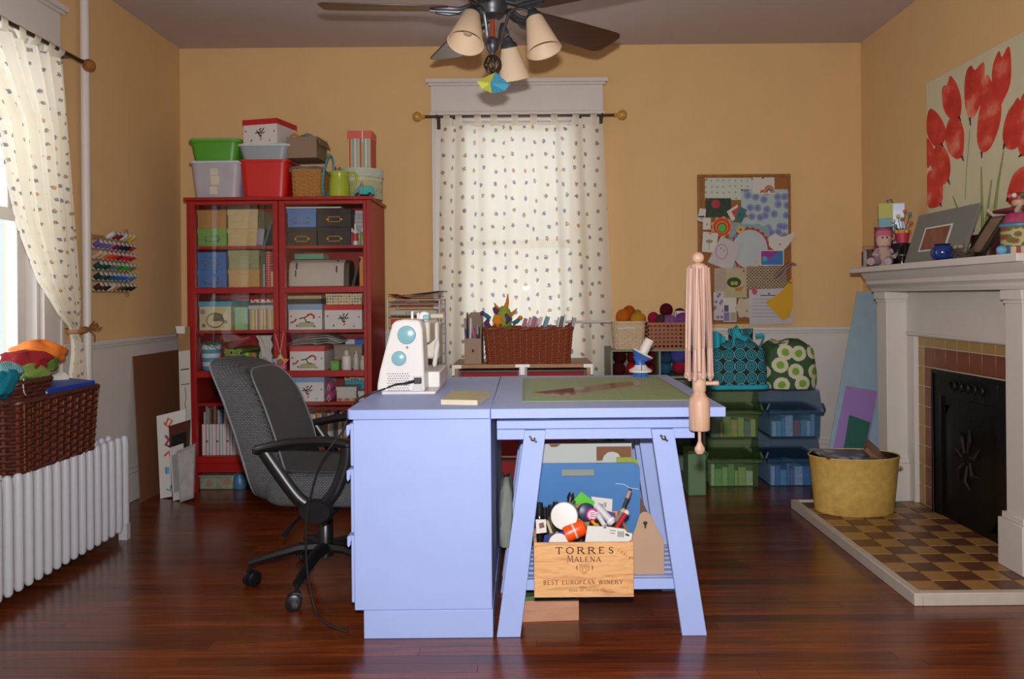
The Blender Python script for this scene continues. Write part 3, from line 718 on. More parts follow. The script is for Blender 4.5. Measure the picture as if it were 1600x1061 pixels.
m = MB(); m.box(xx0 + 0.02, xx1 + 0.015, 0.12, 0.42, 0.185, sz(503)); m.box(xx0 + 0.03, xx1 + 0.03, 0.30, 0.42, 0.11, sz(507)); m.build('arm', mat('#c9c2b4', 0.4, noise=0.03, name='cream_machine_plastic'), sw, 0.012, 3)
for (px, py, r) in ((635.5, 523.5, 14.5), (623.5, 560, 11.7)):
    m = MB().at((sx(px, py), 0.001, sz(py)), rx=R(90)); rr = r * SY / F
    m.lathe([(rr, -0.004), (rr, 0.005), (rr * 0.93, 0.009), (rr * 0.6, 0.0125), (rr * 0.2, 0.0138), (0.001, 0.014)], 28); m.build('aqua_dial', AQ, sw)
m = MB().at((sx(636.5, 543), 0.001, sz(543)), rx=R(90)); m.lathe([(0.0052, -.002), (0.0052, 0.002), (0.0035, 0.0024)], 12); m.build('screw', mat('#a06a78', 0.4, name='screw_plug'), sw)
m = MB()
for i in range(9):
    for j in range(8):
        m.at((sx(606 + i * 3.9 + (j % 2) * 1.95, 600), 0.0006, sz(584 + j * 3.7)), rx=R(90)); m.lathe([(0.0022, -.001), (0.0022, 0.0006)], 6)
tag(m.build('vent_holes', mat('#4a4a4c', 0.7, name='vent_dark'), sw), kind='stuff')
m = MB(); m.box(sx(645, 600), sx(660, 600), -0.002, 0.02, sz(612), sz(588)); sk = m.build('socket_plate', mat('#c6c3c2', 0.45, name='grey_white_plastic'), sw, 0.002)
m = MB(); m.box(sx(648, 600), sx(659, 600), -0.022, -0.002, sz(599), sz(590)); m.build('plug', DKP, sk, 0.002)
hh = 0.02
m = MB(); m.tube([(sx(638, 500), 0.10, sz(501)), (sx(638, 500), 0.10, sz(489)), (sx(638, 500), 0.10 + 0.16, sz(489)), (sx(638, 500), 0.26, sz(503))], 0.005, 8); m.build('carry_handle', SM, sw)
m = MB().at((sx(655, 494), 0.16, sz(497)), rx=R(90), rz=R(0)); m.lathe([(0.018, 0), (0.022, 0.004), (0.022, 0.018), (0.018, 0.022)], 18); m.build('bobbin_winder', SM, sw)
m = MB().at((sx(660, 496), 0.10, sz(501))); m.box(-0.012, 0.012, 0, 0.03, 0, 0.018); m.build('thread_guide', AQ, sw, 0.003)
m = MB().at((sx(664, 496), 0.18, sz(496)), ry=R(90)); m.cyl((0, 0, 0), 0.011, 0.05, 14); m.build('spool_pin_cap', mat('#bfb89e', 0.5, name='cream_cap'), sw)
m = MB().at((xx1 + 0.03, 0.2, 0.145), ry=R(8)); m.lathe([(0.005, -0.06), (0.016, -0.05), (0.018, 0.03), (0.008, 0.05)], 12, sx=.6); m.build('needle_lever', SM, sw)
# power cord over the desk's left edge
k0 = Vector((sx(648, 600), SY - 0.02, DT + sz(595)))
cd = [k0, k0 + Vector((-0.03, -0.015, -0.006)), at(618, 601, SY - 0.03), at(600, 608, SY + 0.0) , Vector((-0.58, 2.79, 0.764)), Vector((-0.618, 2.77, 0.735)), Vector((-0.65, 2.738, 0.645)), Vector((-0.726, 2.73, 0.535)), Vector((-0.775, 2.73, 0.35)), Vector((-0.775, 2.725, 0.16)), Vector((-0.74, 2.70, 0.03)), Vector((-0.68, 2.64, 0.006)), Vector((-0.60, 2.58, 0.005))]
cd[3].z = max(cd[3].z, DT + 0.006); pass
def smooth(pts, k=6):
    out_ = []
    for i in range(len(pts) - 1):
        p0, p1, p2, p3 = pts[max(i - 1, 0)], pts[i], pts[i + 1], pts[min(i + 2, len(pts) - 1)]
        for j in range(k):
            t = j / k; out_.append(0.5 * ((2 * p1) + (p2 - p0) * t + (2 * p0 - 5 * p1 + 4 * p2 - p3) * t * t + (3 * p1 - p0 - 3 * p2 + p3) * t ** 3))
    return out_ + [pts[-1]]
tag(MB().tube(smooth(cd), [0.0055] * 7 + [0.0038] * (len(smooth(cd)) - 7), 8).build('power_cord', DKP), 'black power cord running from the sewing machine over the desk edge to the floor', 'cord')

# ------------------------------------------------------------------ wooden umbrella swift clamped to the table
MAPLE = wood('#b08a72', '#c4a28a', 0.5, (14, 14, 1.5), 4.0)
ux, uy = xa(1092, 2.475, 560), 2.475
us = thing('umbrella_swift', 'folded wooden umbrella yarn swift clamped to the corner of the table', 'yarn swift', (ux, uy, 0))
zz = lambda py: za(py, uy, 1092)
k = uy / F
m = MB(); m.lathe([(0.0, zz(672) - .003), (15 * k, zz(672)), (16 * k, zz(670)), (16.3 * k, zz(650)), (16.4 * k, zz(630)), (15 * k, zz(622)), (11 * k, zz(618)), (9 * k, zz(613)), (10.4 * k, zz(609)), (10.6 * k, zz(593)), (9 * k, zz(591))], 24); m.build('clamp_body', MAPLE, us)
m = MB(); m.lathe([(2.6 * k, zz(692)), (2.8 * k, zz(671))], 10); m.lathe([(0.001, zz(710)), (5 * k, zz(709)), (8 * k, zz(704)), (8 * k, zz(700)), (5 * k, zz(695)), (3 * k, zz(690))], 14, sy=.6); m.build('clamp_screw', MAPLE, us)
m = MB().at((8 * k, 0, zz(599)), ry=R(90)); m.lathe([(3.4 * k, 0), (3.4 * k, 14 * k), (4 * k, 15 * k), (3.8 * k, 22 * k)], 12); m.build('lock_peg', MAPLE, us)
m = MB(); m.lathe([(4 * k, zz(592)), (4 * k, zz(408))], 12); m.build('spindle', MAPLE, us)
m = MB(); m.ball((0, 0, zz(403)), 9.5 * k, 18); m.lathe([(12 * k, zz(424)), (13 * k, zz(422)), (12.5 * k, zz(415)), (9 * k, zz(412))], 16); m.build('top_knob', MAPLE, us)
m = MB(); m.lathe([(11 * k, zz(592)), (12 * k, zz(590)), (12 * k, zz(582)), (9 * k, zz(580))], 16); m.build('sliding_hub', MAPLE, us)
SL = [wood('#b8968a', '#c9aca0', 0.55, (20, 20, 1.5), 5.0), wood('#a07c6e', '#b59486', 0.55, (20, 20, 1.5), 5.0)]
for q in range(20):
    a = 2 * PI * q / 20; tw = (q % 2) * 2 - 1
    ca, sa = math.cos(a), math.sin(a); cb2, sb2 = math.cos(a + tw * 0.22), math.sin(a + tw * 0.22)
    r0, r1 = 15.5 * k, 19.5 * k
    t0, t1 = zz(420) + .004 * (q % 3), zz(588) - .006 * (q % 3)
    m = MB(); m.tube([(r0 * ca, r0 * sa, t0), (r1 * .93 * math.cos(a + tw * .1), r1 * .93 * math.sin(a + tw * .1), (t0 + t1) / 2), (r1 * cb2, r1 * sb2, t1)], 0.0085, 6, False, 0.6)
    sl = m.build('slat', SL[q % 2], us)
    m = MB(); m.ball((r1 * cb2 * 1.0, r1 * sb2 * 1.0, t1 + .008), 0.0075, 8); m.build('rivet', SL[q % 2], sl)

# ------------------------------------------------------------------ ball winder at the back of the table
WBL = mat('#2f63b8', 0.35, name='blue_plastic'); WWH = mat('#d4d0c8', 0.4, name='white_plastic')
gx, gy = xa(1001, 3.50, 590), 3.50
gz = lambda py: za(py, gy, 1001) - DT
k = gy / F
bw = thing('ball_winder', 'blue and white yarn ball winder standing at the back of the green mat', 'yarn winder', (gx, gy, DT))
m = MB(); m.lathe([(11.5 * k, 0.0), (12 * k, gz(585)), (10 * k, gz(582))], 20); m.build('base', WBL, bw)
m = MB(); m.lathe([(10 * k, gz(582.5)), (17.5 * k, gz(581)), (18 * k, gz(578)), (11 * k, gz(574)), (8.5 * k, gz(570))], 22); m.build('gear_cover', WWH, bw)
m = MB(); m.T = Matrix.Translation((0.0, 0, gz(571))) @ Matrix.Rotation(R(-12), 4, 'Y'); m.lathe([(8 * k, 0), (7 * k, 0.02), (9 * k, 0.045)], 16); m.build('neck', WBL, bw)
T = Matrix.Translation((-2 * k, 0, gz(562))) @ Matrix.Rotation(R(28), 4, 'Y')
m = MB(); m.T = T; m.lathe([(6 * k, 0.0), (10 * k, 0.01), (17.5 * k, 0.03), (18.5 * k, 0.036), (6 * k, 0.030)], 22); m.build('disc', WWH, bw)
m = MB(); m.T = T; m.lathe([(9.8 * k, 0.002), (16.8 * k, 0.0275), (16.2 * k, 0.0275), (9 * k, 0.001)], 22, cap=False); m.build('disc_underside', WBL, bw)
m = MB(); m.T = T; m.lathe([(7.6 * k, 0.03), (7.2 * k, 0.10), (6.4 * k, 0.103), (0.001, 0.101)], 18); m.build('cone', WWH, bw)
m = MB(); m.tube([(-1 * k, -13 * k, gz(590)), (-1 * k, -18 * k, gz(575)), (-1 * k, -18 * k, gz(556)), (-3 * k, -12 * k, gz(549))], 0.0018, 6); m.build('yarn_guide', mat('#8a8a90', 0.3, 0.9, name='wire'), bw)

# ------------------------------------------------------------------ office chair
CH = mat('#424242', 0.95, noise=0.3, ns=160, bump=0.6, bs=260, name='charcoal_upholstery')
def ribbed():
    m, nt, nd, lk, b = new_mat('ribbed_upholstery')
    tc = nd.new('ShaderNodeTexCoord'); br = nd.new('ShaderNodeTexBrick'); br.inputs['Scale'].default_value = 42; br.inputs['Mortar Size'].default_value = 0.045
    mp = nd.new('ShaderNodeMapping'); mp.inputs['Rotation'].default_value = (R(90), 0, R(0)); mp.inputs['Scale'].default_value = (1, 1, 1)
    lk.new(tc.outputs['Object'], mp.inputs[0]); lk.new(mp.outputs[0], br.inputs['Vector'])
    br.inputs['Color1'].default_value = lin('#5e5f62'); br.inputs['Color2'].default_value = lin('#515255'); br.inputs['Mortar'].default_value = lin('#303033')
    lk.new(br.outputs['Color'], b.inputs['Base Color']); b.inputs['Roughness'].default_value = 0.95; b.inputs['Specular IOR Level'].default_value = .15
    bp = nd.new('ShaderNodeBump'); bp.inputs['Strength'].default_value = .5; bp.inputs['Distance'].default_value = .002; bp.invert = True; lk.new(br.outputs['Fac'], bp.inputs['Height']); lk.new(bp.outputs[0], b.inputs['Normal'])
    return m
RIBM = ribbed(); BLK = mat('#121316', 0.35, noise=0.05, name='black_chair_plastic'); PIPE = mat('#6a6a6e', 0.8, name='grey_piping')
ch = thing('office_chair', 'charcoal upholstered office chair with black arms on a five-star caster base', 'office chair', (-0.80, 3.07, 0), R(-3))
def pad(fc, w, h, t, n=14, sq=4.6):
    """rounded cushion: fc(a,b,c) maps a,b in [-1,1] across, c in [-1,1] through the thickness"""
    m = MB(); rows = []
    K = 28
    prof = [(-1, 0.9), (-0.85, 0.965), (-0.4, 1.0), (0.4, 1.0), (0.85, 0.965), (1, 0.9)]
    def se(q, s):
        c_, s_ = math.cos(q), math.sin(q); e = 2 / sq
        return (math.copysign(abs(c_) ** e, c_) * s, math.copysign(abs(s_) ** e, s_) * s)
    vs, fs = [], []
    for c_, s in prof:
        for q in range(K):
            a, b = se(2 * PI * q / K, s); vs.append(fc(a, b, c_))
    N = len(prof)
    for i in range(N - 1):
        for q in range(K):
            q2 = (q + 1) % K; fs.append((i * K + q, i * K + q2, (i + 1) * K + q2, (i + 1) * K + q))
    # dished end caps
    for i, c_, sgn in ((0, -1.05, -1), (N - 1, 1.05, 1)):
        prev = [i * K + q for q in range(K)]
        for s in (0.6, 0.3):
            o_ = len(vs)
            for q in range(K):
                a, b = se(2 * PI * q / K, s * prof[i][1]); vs.append(fc(a, b, c_))
            for q in range(K):
                q2 = (q + 1) % K; f = (prev[q], prev[q2], o_ + q2, o_ + q); fs.append(f if sgn > 0 else f[::-1])
            prev = [o_ + q for q in range(K)]
        f = tuple(prev); fs.append(f if sgn > 0 else f[::-1])
    m._add(vs, fs)
    return m
# chair local frame: +x forward (towards the desk), y sideways, z up
def back(a, b, c):
    z = 0.61 + 0.275 * b; hw = 0.235 - 0.025 * (b > 0) * b * b - 0.03 * max(0, -b) ** 2
    x = -0.245 - 0.085 * b + 0.025 * (1 - b * b) - 0.03 * max(0, b) ** 3 + 0.02 * a * a
    return (x + 0.078 * c, hw * a, z - 0.012 * c)
bk = pad(back, 0, 0, 0).build('backrest', RIBM, ch, sharp=180, subd=1)
def back2(a, b, c): p = back(a * .86, b * .90 + .01, 1.09); return (p[0] + 0.004 * (c + 1) * 0.5 - 0.001, p[1], p[2])
pad(back2, 0, 0, 0).build('back_panel', CH, bk, sharp=180, subd=1)
pts = []
for q in range(40):
    a_ = 2 * PI * q / 40; e = 2 / 4.6; ca, sa = math.cos(a_), math.sin(a_)
    pts.append(back(math.copysign(abs(ca) ** e, ca) * .945, math.copysign(abs(sa) ** e, sa) * .945, -0.80))
MB().tube(pts, 0.0045, 6, True).build('piping', PIPE, bk)
pts = []
for q in range(40):
    a_ = 2 * PI * q / 40; e = 2 / 4.6; ca, sa = math.cos(a_), math.sin(a_)
    p_ = back(math.copysign(abs(ca) ** e, ca) * .87, math.copysign(abs(sa) ** e, sa) * .91, 1.10); pts.append(p_)
MB().tube(pts, 0.0035, 6, True).build('piping', PIPE, bk)
def seat(a, b, c):
    x = 0.06 + 0.245 * a; y = 0.25 * b
    return (x, y, 0.408 + 0.06 * c - 0.02 * max(0, a) ** 3 + 0.016 * b * b * (c > 0) - 0.012 * (c > 0) * (1 - a * a))
st = pad(seat, 0, 0, 0).build('seat', RIBM, ch, sharp=180, subd=1)
def seat2(a, b, c): p = seat(a * .80, b * .78, 1.0); return (p[0], p[1], p[2] + 0.006 * (c + 1) * .5 + .002)
pad(seat2, 0, 0, 0).build('seat_panel', CH, st, sharp=180, subd=1)
m = MB(); m.box(-0.12, 0.16, -0.10, 0.10, 0.318, 0.345); m.tube([(-0.12, 0, 0.33), (-0.18, 0, 0.328), (-0.22, 0, 0.36), (-0.25, 0, 0.45)], [0.03, 0.032, 0.03, 0.025], 8, False, .5); m.build('mechanism', BLK, ch, 0.006)
MB().lathe([(0.03, 0.10), (0.03, 0.24), (0.026, 0.245), (0.026, 0.33)], 18).build('gas_column', BLK, ch)
MB().tube([(0.0, -0.06, 0.325), (-0.05, -0.18, 0.29), (-0.08, -0.24, 0.25)], [0.006, 0.006, 0.011], 8).build('height_lever', BLK, ch)
for s_ in (-1, 1):
    y = s_ * 0.285
    m = MB(); p = [(-0.15, y, 0.572), (-0.10, y * 1.02, 0.584), (-0.01, y * 1.03, 0.60), (0.10, y * 1.02, 0.603), (0.172, y, 0.592)]
    m.tube(smooth([Vector(q) for q in p], 5), 0.025, 10, False, 0.72)
    for e in (p[0], p[-1]): m.ball(e, 0.025, 10, (1, 1, .72))
    ar = m.build('armrest', BLK, ch)
    m = MB(); m.tube(smooth([Vector(q) for q in [(-0.13, y, 0.565), (-0.085, y, 0.50), (-0.01, y, 0.40), (0.045, y * .97, 0.36)]], 5), 0.0195, 10, False, 1.2); m.build('rear_strut', BLK, ar)
    m = MB(); m.tube(smooth([Vector(q) for q in [(0.172, y, 0.59), (0.165, y, 0.52), (0.13, y, 0.43), (0.075, y * .97, 0.36)]], 5), 0.0195, 10, False, 1.2); m.build('front_strut', BLK, ar)
    m = MB().at((0.06, y * .97 + s_ * 0.012, 0.352), rx=R(90)); m.lathe([(0.045, -0.02), (0.055, 0), (0.045, 0.02)], 18, (0, 0, 0), 1.2, .85); m.build('arm_bracket', BLK, ar)
    MB().box(0.02, 0.10, min(y * .97, s_ * 0.08), max(y * .97, s_ * 0.08), 0.318, 0.334).build('arm_bar', BLK, ar)
for q in range(5):
    a = R(195 + 72 * q); ca, sa = math.cos(a), math.sin(a); L = 0.285
    m = MB(); m.tube([(0, 0, 0.135), (L * .35 * ca, L * .35 * sa, 0.137), (L * .8 * ca, L * .8 * sa, 0.108), (L * ca, L * sa, 0.092)], [0.03, 0.026, 0.02, 0.018], 8, False, .8); lg = m.build('base_arm', BLK, ch)
    ax = a + 0.9 + q
    m = MB().at((L * ca, L * sa, 0), rz=ax); m.cyl((0, 0, 0.055), 0.007, 0.04, 8)
    for s_ in (-1, 1):
        m2 = Matrix.Translation((L * ca, L * sa, 0)) @ Matrix.Rotation(ax, 4, 'Z') @ Matrix.Translation((-0.012, s_ * 0.015, 0.029)) @ Matrix.Rotation(R(90), 4, 'X')
        m.T = m2; m.lathe([(0.022, -0.01), (0.029, -0.007), (0.029, 0.007), (0.022, 0.01)], 16)
    m.T = Matrix.Translation((L * ca, L * sa, 0)) @ Matrix.Rotation(ax, 4, 'Z'); m.prism([(-0.042, 0.03), (-0.035, 0.052), (-0.012, 0.064), (0.012, 0.06), (0.016, 0.045), (-0.01, 0.045)], 'y', -0.008, 0.008)
    m.build('caster', BLK, lg)
# ================================================================== RED GLASS-FRONTED CABINET AND ITS CONTENTS
REDP = mat('#930f0a', 0.42, noise=0.08, ns=8, name='red_cabinet_paint')
CY = 4.5
cx0, cx1 = -1.962, -0.897
CTOP = 1.705
SH = [za(y, 4.545, 435) for y in (384, 448, 515.5, 580, 628.5, 711)]      # shelf tops
cb_ = thing('display_cabinet', 'tall red two-door cabinet with glass panes full of craft supplies', 'cabinet', (0, 0, 0))
m = MB(); xm = xa(437, CY, 400)
m.box(cx0, cx0 + 0.02, CY + 0.022, 4.95, 0, CTOP - 0.02); m.box(cx1 - 0.02, cx1, CY + 0.022, 4.95, 0, CTOP - 0.02); m.box(xm - 0.018, xm + 0.018, CY + 0.03, 4.93, 0.10, CTOP - 0.02)
m.box(cx0 + 0.02, cx1 - 0.02, 4.93, 4.95, 0.1, CTOP - 0.02)
m.box(cx0 - 0.0, cx0 + 0.05, CY + 0.002, CY + 0.022, 0, CTOP - 0.02); m.box(cx1 - 0.045, cx1, CY + 0.002, CY + 0.022, 0, CTOP - 0.02)
m.build('carcass', REDP, cb_, 0.002)
MB().box(cx0 - 0.012, cx1 + 0.012, CY - 0.015, 4.955, CTOP - 0.02, CTOP).build('top_board', REDP, cb_, 0.003)
MB().box(cx0 + 0.05, cx1 - 0.045, CY + 0.004, CY + 0.02, za(738, CY, 435), za(716, CY, 435)).build('apron', REDP, cb_, 0.002)
for i, z in enumerate(SH):
    for a, b in ((cx0 + 0.02, xm - 0.018), (xm + 0.018, cx1 - 0.02)):
        MB().box(a, b, CY + 0.034, 4.93, z - 0.018, z).build('shelf', REDP, cb_, 0.001)
# doors
yr_ = [(za(312, CY, 435), za(320, CY, 435)), (za(449, CY, 435), za(458, CY, 435)), (za(579, CY, 435), za(589, CY, 435)), (za(711, CY, 435), za(722, CY, 435))]
for di, (p0, p1, p2, p3) in enumerate(((300, 307.5, 428.5, 437), (438, 447.5, 570, 574))):
    x0, x1, x2, x3 = (xa(p, CY, 500) for p in (p0, p1, p2, p3))
    zt, zb = CTOP - 0.024, yr_[3][1]
    m = MB(); m.box(x0, x1, CY - 0.018, CY, zb, zt); m.box(x2, x3, CY - 0.018, CY, zb, zt)
    m.box(x1, x2, CY - 0.018, CY, yr_[0][1], zt); m.box(x1, x2, CY - 0.018, CY, zb, yr_[3][0])
    for r in yr_[1:3]: m.box(x1, x2, CY - 0.018, CY, r[1], r[0])
    d = m.build('door', REDP, cb_, 0.002)
    for a, b in ((yr_[0][1], yr_[1][0]), (yr_[1][1], yr_[2][0]), (yr_[2][1], yr_[3][0])):
        MB().box(x1 - 0.004, x2 + 0.004, CY - 0.008, CY - 0.005, b - 0.004, a + 0.004).build('pane', glass_mat(), d)
    xk = (x2 + x3) / 2 if di == 0 else (x0 + x1) / 2
    m = MB().at((xk, CY - 0.018, za(517, CY, 435)), rx=R(90)); m.lathe([(0.005, 0), (0.005, 0.01), (0.011, 0.016), (0.011, 0.022), (0.006, 0.026)], 14); m.build('knob', REDP, d)

BRASS = mat('#a8873a', 0.35, 0.8, name='brass'); NICK = mat('#8c8c92', 0.3, 0.8, name='nickel'); WPAP = mat('#c9c6c2', 0.8, noise=0.03, name='white_paper')
IY = 4.56
def holder(parent, cx, cz, w, h, y, ma):
    m = MB()
    m.box(cx - w / 2, cx + w / 2, y - 0.004, y, cz + h / 2 - 0.005, cz + h / 2); m.box(cx - w / 2, cx + w / 2, y - 0.004, y, cz - h / 2, cz - h / 2 + 0.005)
    m.box(cx - w / 2, cx - w / 2 + 0.006, y - 0.004, y, cz - h / 2, cz + h / 2); m.box(cx + w / 2 - 0.006, cx + w / 2, y - 0.004, y, cz - h / 2, cz + h / 2)
    for s_ in (-1, 1): m.at((cx + s_ * (w / 2 + 0.004), y, cz), rx=R(90)); m.lathe([(0.007, 0), (0.006, 0.004), (0.001, 0.005)], 8)
    m.T = Matrix.Identity(4)
    m.build('label_holder', ma, parent)
def sbox(name, label, cat, px0, px1, py0, zb, body, lid=None, lidpx=7, Y=IY, depth=0.30, group=None, hold=None, holdat=None, over=0.003, zt=None, sketch=None):
    """a storage box with body, lid and, where it has one, a label holder; zb = shelf height"""
    x0, x1 = xa(px0, Y, py0), xa(px1, Y, py0)
    zt = zt if zt is not None else za(py0, Y, (px0 + px1) / 2)
    t = thing(name, label, cat, ((x0 + x1) / 2, Y, zb), 0, group); w = (x1 - x0) / 2; h = zt - zb; lh = min(lidpx * Y / F, h * 0.6)
    MB().box(-w + over, w - over, over, depth - over, 0, h - 0.002).build('body', body, t, 0.0015)
    m = MB(); m.box(-w, w, 0, depth, h - 0.003, h); m.box(-w, w, 0, over, h - lh, h - 0.003); m.box(-w, -w + over, over, depth, h - lh, h - 0.003); m.box(w - over, w, over, depth, h - lh, h - 0.003); m.box(-w, w, depth - over, depth, h - lh, h - 0.003)
    m.build('lid', lid or body, t, 0.001)
    if hold: holder(t, *(holdat or (0, (h - lh) * 0.5)), 0.075 * min(1, w / 0.08), 0.034, over, hold)
    if sketch: sketch(t, w, h - lh, over)
    return t
def squiggle(t, strokes, cols, w, h, y):
    for i, (pts, r, ci) in enumerate(strokes):
        m = MB(); m.tube([(a * w, y - 0.0006, b * h) for a, b in pts], r, 4, False); m.build('ink_line', cols[ci], t)
INK = mat('#2b2726', 0.8, name='black_ink'); REDI = mat('#b3261e', 0.7, name='red_ink'); GRN = mat('#9a9a6c', 0.8, name='olive_ink'); GRYI = mat('#77787c', 0.8, name='grey_ink')
def flat(t, poly, y, ma, name='print', th=0.0006):
    MB().prism(poly, 'y', y - th, y).build(name, ma, t)
def sk_fairy(t, w, h, y):
    s = h * 0.9
    P_ = lambda l: [(a * s, b * s) for a, b in l]
    m = MB()
    for l in ([(-.05, .85), (.02, .75), (.08, .85), (.0, .9)], [(-.3, .62), (-.1, .66), (.12, .70), (.28, .92)], [(-.22, .78), (-.05, .62), (.1, .55)], [(.05, .7), (.2, .6), (.3, .7)], [(-.1, .6), (-.02, .45), (.12, .45)]):
        m.tube([(a * s, y - 0.0004, b * s) for a, b in l], 0.0032, 4)
    m.build('figure_print', INK, t)
    m = MB()
    for l in ([(-.02, .5), (.14, .46), (.0, .38), (.12, .32), (.02, .26), (.06, .2)],): m.tube([(a * s, y - 0.0004, b * s) for a, b in l], 0.003, 4)
    m.build('skirt_print', REDI, t)
    dots(t, w, h, y)
def dots(t, w, h, y):
    for a, b, c in ((-.82, .68, REDI), (.82, .62, GRYI), (-.5, .2, INK), (.55, .15, GRYI)):
        flat(t, circ(a * w, b * h, 0.0055, 8), y, c, 'dot_print')
def sk_sleigh(t, w, h, y):
    s = h
    flat(t, [(-.42 * s, .12 * s), (.5 * s, .12 * s), (.42 * s, .36 * s), (.1 * s, .42 * s), (-.32 * s, .34 * s)], y, GRN, 'cushion_print')
    m = MB(); m.tube([(-.75 * s, y - .0004, .35 * s), (-.55 * s, y - .0004, .4 * s), (-.45 * s, y - .0004, .55 * s)], .005, 4); m.tube([(.1 * s, y - .0004, .72 * s), (.3 * s, y - .0004, .78 * s), (.45 * s, y - .0004, .68 * s), (.42 * s, y - .0004, .55 * s)], .006, 4); m.build('leg_print', REDI, t)
    m = MB(); m.tube([(-.3 * s, y - .0005, .55 * s), (-.05 * s, y - .0005, .6 * s), (.15 * s, y - .0005, .7 * s)], .0035, 4); m.tube([(-.05 * s, y - .0005, .6 * s), (.05 * s, y - .0005, .4 * s), (.25 * s, y - .0005, .35 * s)], .0035, 4); m.build('arm_print', INK, t)
    dots(t, w, h, y)
def sk_camera(t, w, h, y):
    G = mat('#6f6a52', .8, name='sepia_ink')
    m = MB(); m.tube([(.16 * h * math.cos(a) * 2.2, y - .0004, .42 * h + .3 * h * math.sin(a)) for a in [2 * PI * k / 18 for k in range(18)]], .004, 4, True); m.build('ring_print', G, t)
    flat(t, [(-.1 * w, .38 * h), (.45 * w, .38 * h), (.45 * w, .7 * h), (-.1 * w, .7 * h)], y - .0006, G, 'camera_print'); flat(t, circ(-.75 * w, .78 * h, .016, 12), y, mat('#8b8878', .8, name='grey_sepia'), 'round_print')
    for a, b in ((-.7, .2), (.65, .35)): flat(t, circ(a * w, b * h, .012, 5), y, G, 'leaf_print')

def plainbook(name, label, cat, px0, px1, py0, zb, col, Y=IY, depth=0.2, tilt=0.0, group=None, zt=None):
    x0, x1 = xa(px0, Y, py0), xa(px1, Y, py0); zt = zt if zt is not None else za(py0, Y, (px0 + px1) / 2); h = zt - zb; w = (x1 - x0)
    t = thing(name, label, cat, ((x0 + x1) / 2, Y, zb), 0, group); t.rotation_euler = (0, tilt, 0)
    MB().box(-w / 2 + .001, w / 2 - .001, 0.001, depth - .002, 0.001, h - .003).build('pages', mat('#c4bca8', .8, name='page_block'), t)
    m = MB(); m.box(-w / 2, -w / 2 + .001, 0, depth, 0, h); m.box(w / 2 - .001, w / 2, 0, depth, 0, h); m.box(-w / 2, w / 2, -.001, .001, 0, h); m.build('cover', col, t)
    return t
S1, S2, S3, S4, S5, S6 = SH
cream = mat('#b8a06c', .7, name='cream_card'); tan = mat('#a77a3f', .7, name='tan_card'); grn = mat('#6f9a45', .6, name='green_card_box'); blu = mat('#3f6aa5', .6, name='blue_card_box'); blk = mat('#17171a', .55, name='black_card_box')
red = mat('#b31b1b', .55, name='red_lid'); lblu = mat('#7397bd', .6, name='pale_blue_lid'); olive = mat('#8f8f62', .7, name='olive_card')
G1 = 'lidded storage boxes in the red cabinet'
# ---- left door, top shelf
zg = za(357, IY, 331)
sbox('storage_box', 'green storage box with a label holder on the top left cabinet shelf', 'box', 308, 354, 357, S1, grn, None, 8, group=G1, hold=NICK, holdat=(0, .045), zt=zg)
sbox('storage_box', 'tan storage box stacked on the green box in the cabinet', 'box', 307.5, 353.5, 328, zg, tan, None, 8, group=G1)
sbox('storage_box', 'lower cream storage box beside the green box in the cabinet', 'box', 355, 402, 356.5, S1, cream, None, 8, group=G1, zt=zg)
sbox('storage_box', 'upper cream storage box with a small knob beside the tan box', 'box', 355, 403, 327, zg, mat('#b9a473', .7, name='pale_cream_card'), None, 9, group=G1)
t = thing('grey_folder', 'grey plastic folder leaning beside the cream boxes on the top shelf', 'folder', (xa(406, IY), IY, S1)); t.rotation_euler = (0, R(8), 0)
MB().box(-.02, .02, .0, .2, 0, .105).build('sleeve', mat('#77757a', .4, name='grey_plastic'), t, .002); MB().box(-.018, .018, -.0005, 0, .012, .1).build('label_sheet', mat('#8d8c92', .4, name='grey_label'), t)
t = thing('plastic_file', 'clear teal plastic file leaning steeply at the end of the top left shelf', 'file', (xa(412, IY), IY + .02, S1)); t.rotation_euler = (0, R(17), 0)
MB().box(-.007, .007, 0, .22, 0, .215).build('sleeve', clear('#4f7f7a', .6, .1), t, .002); MB().box(-.003, .003, .004, .21, .004, .208).build('sheets', mat('#9fb4ae', .6, name='tinted_sheets'), t)
# ---- left door, second shelf
zg = za(421.5, IY, 331)
sbox('storage_box', 'lower blue storage box with a label holder, second left shelf', 'box', 308, 354, 421.5, S2, blu, None, 8, group=G1, hold=NICK, holdat=(0, .04), zt=zg)
sbox('storage_box', 'upper blue storage box stacked on another blue box behind the left pane', 'box', 308, 353, 394, zg, blu, None, 8, group=G1, hold=NICK, holdat=(0, .04))
sbox('storage_box', 'cream storage box with a printed label under the olive one', 'box', 356, 406, 421.5, S2, mat('#b58f52', .7, name='straw_card'), None, 7, group=G1, zt=zg)
sbox('storage_box', 'olive storage box stacked on a cream box beside the blue boxes', 'box', 356, 405, 391, zg, olive, None, 9, group=G1, hold=mat('#a19a78', .5, .3, name='dull_brass'), holdat=(0, .04))
plainbook('notebook', 'thin grey notebook standing on the second left shelf', 'book', 411, 414, 413, S2, mat('#8a8a84', .6, name='grey_cover'))
plainbook('dotted_binder', 'red polka dot binder standing on the second left shelf', 'binder', 416, 423, 393, S2, cells([(0, '#e0d5cc'), (.22, '#b02e2c')], 70, .1))
plainbook('notebook', 'short cream notebook at the right end of the second left shelf', 'book', 423.5, 428, 424, S2, mat('#b9a98a', .6, name='beige_cover'))
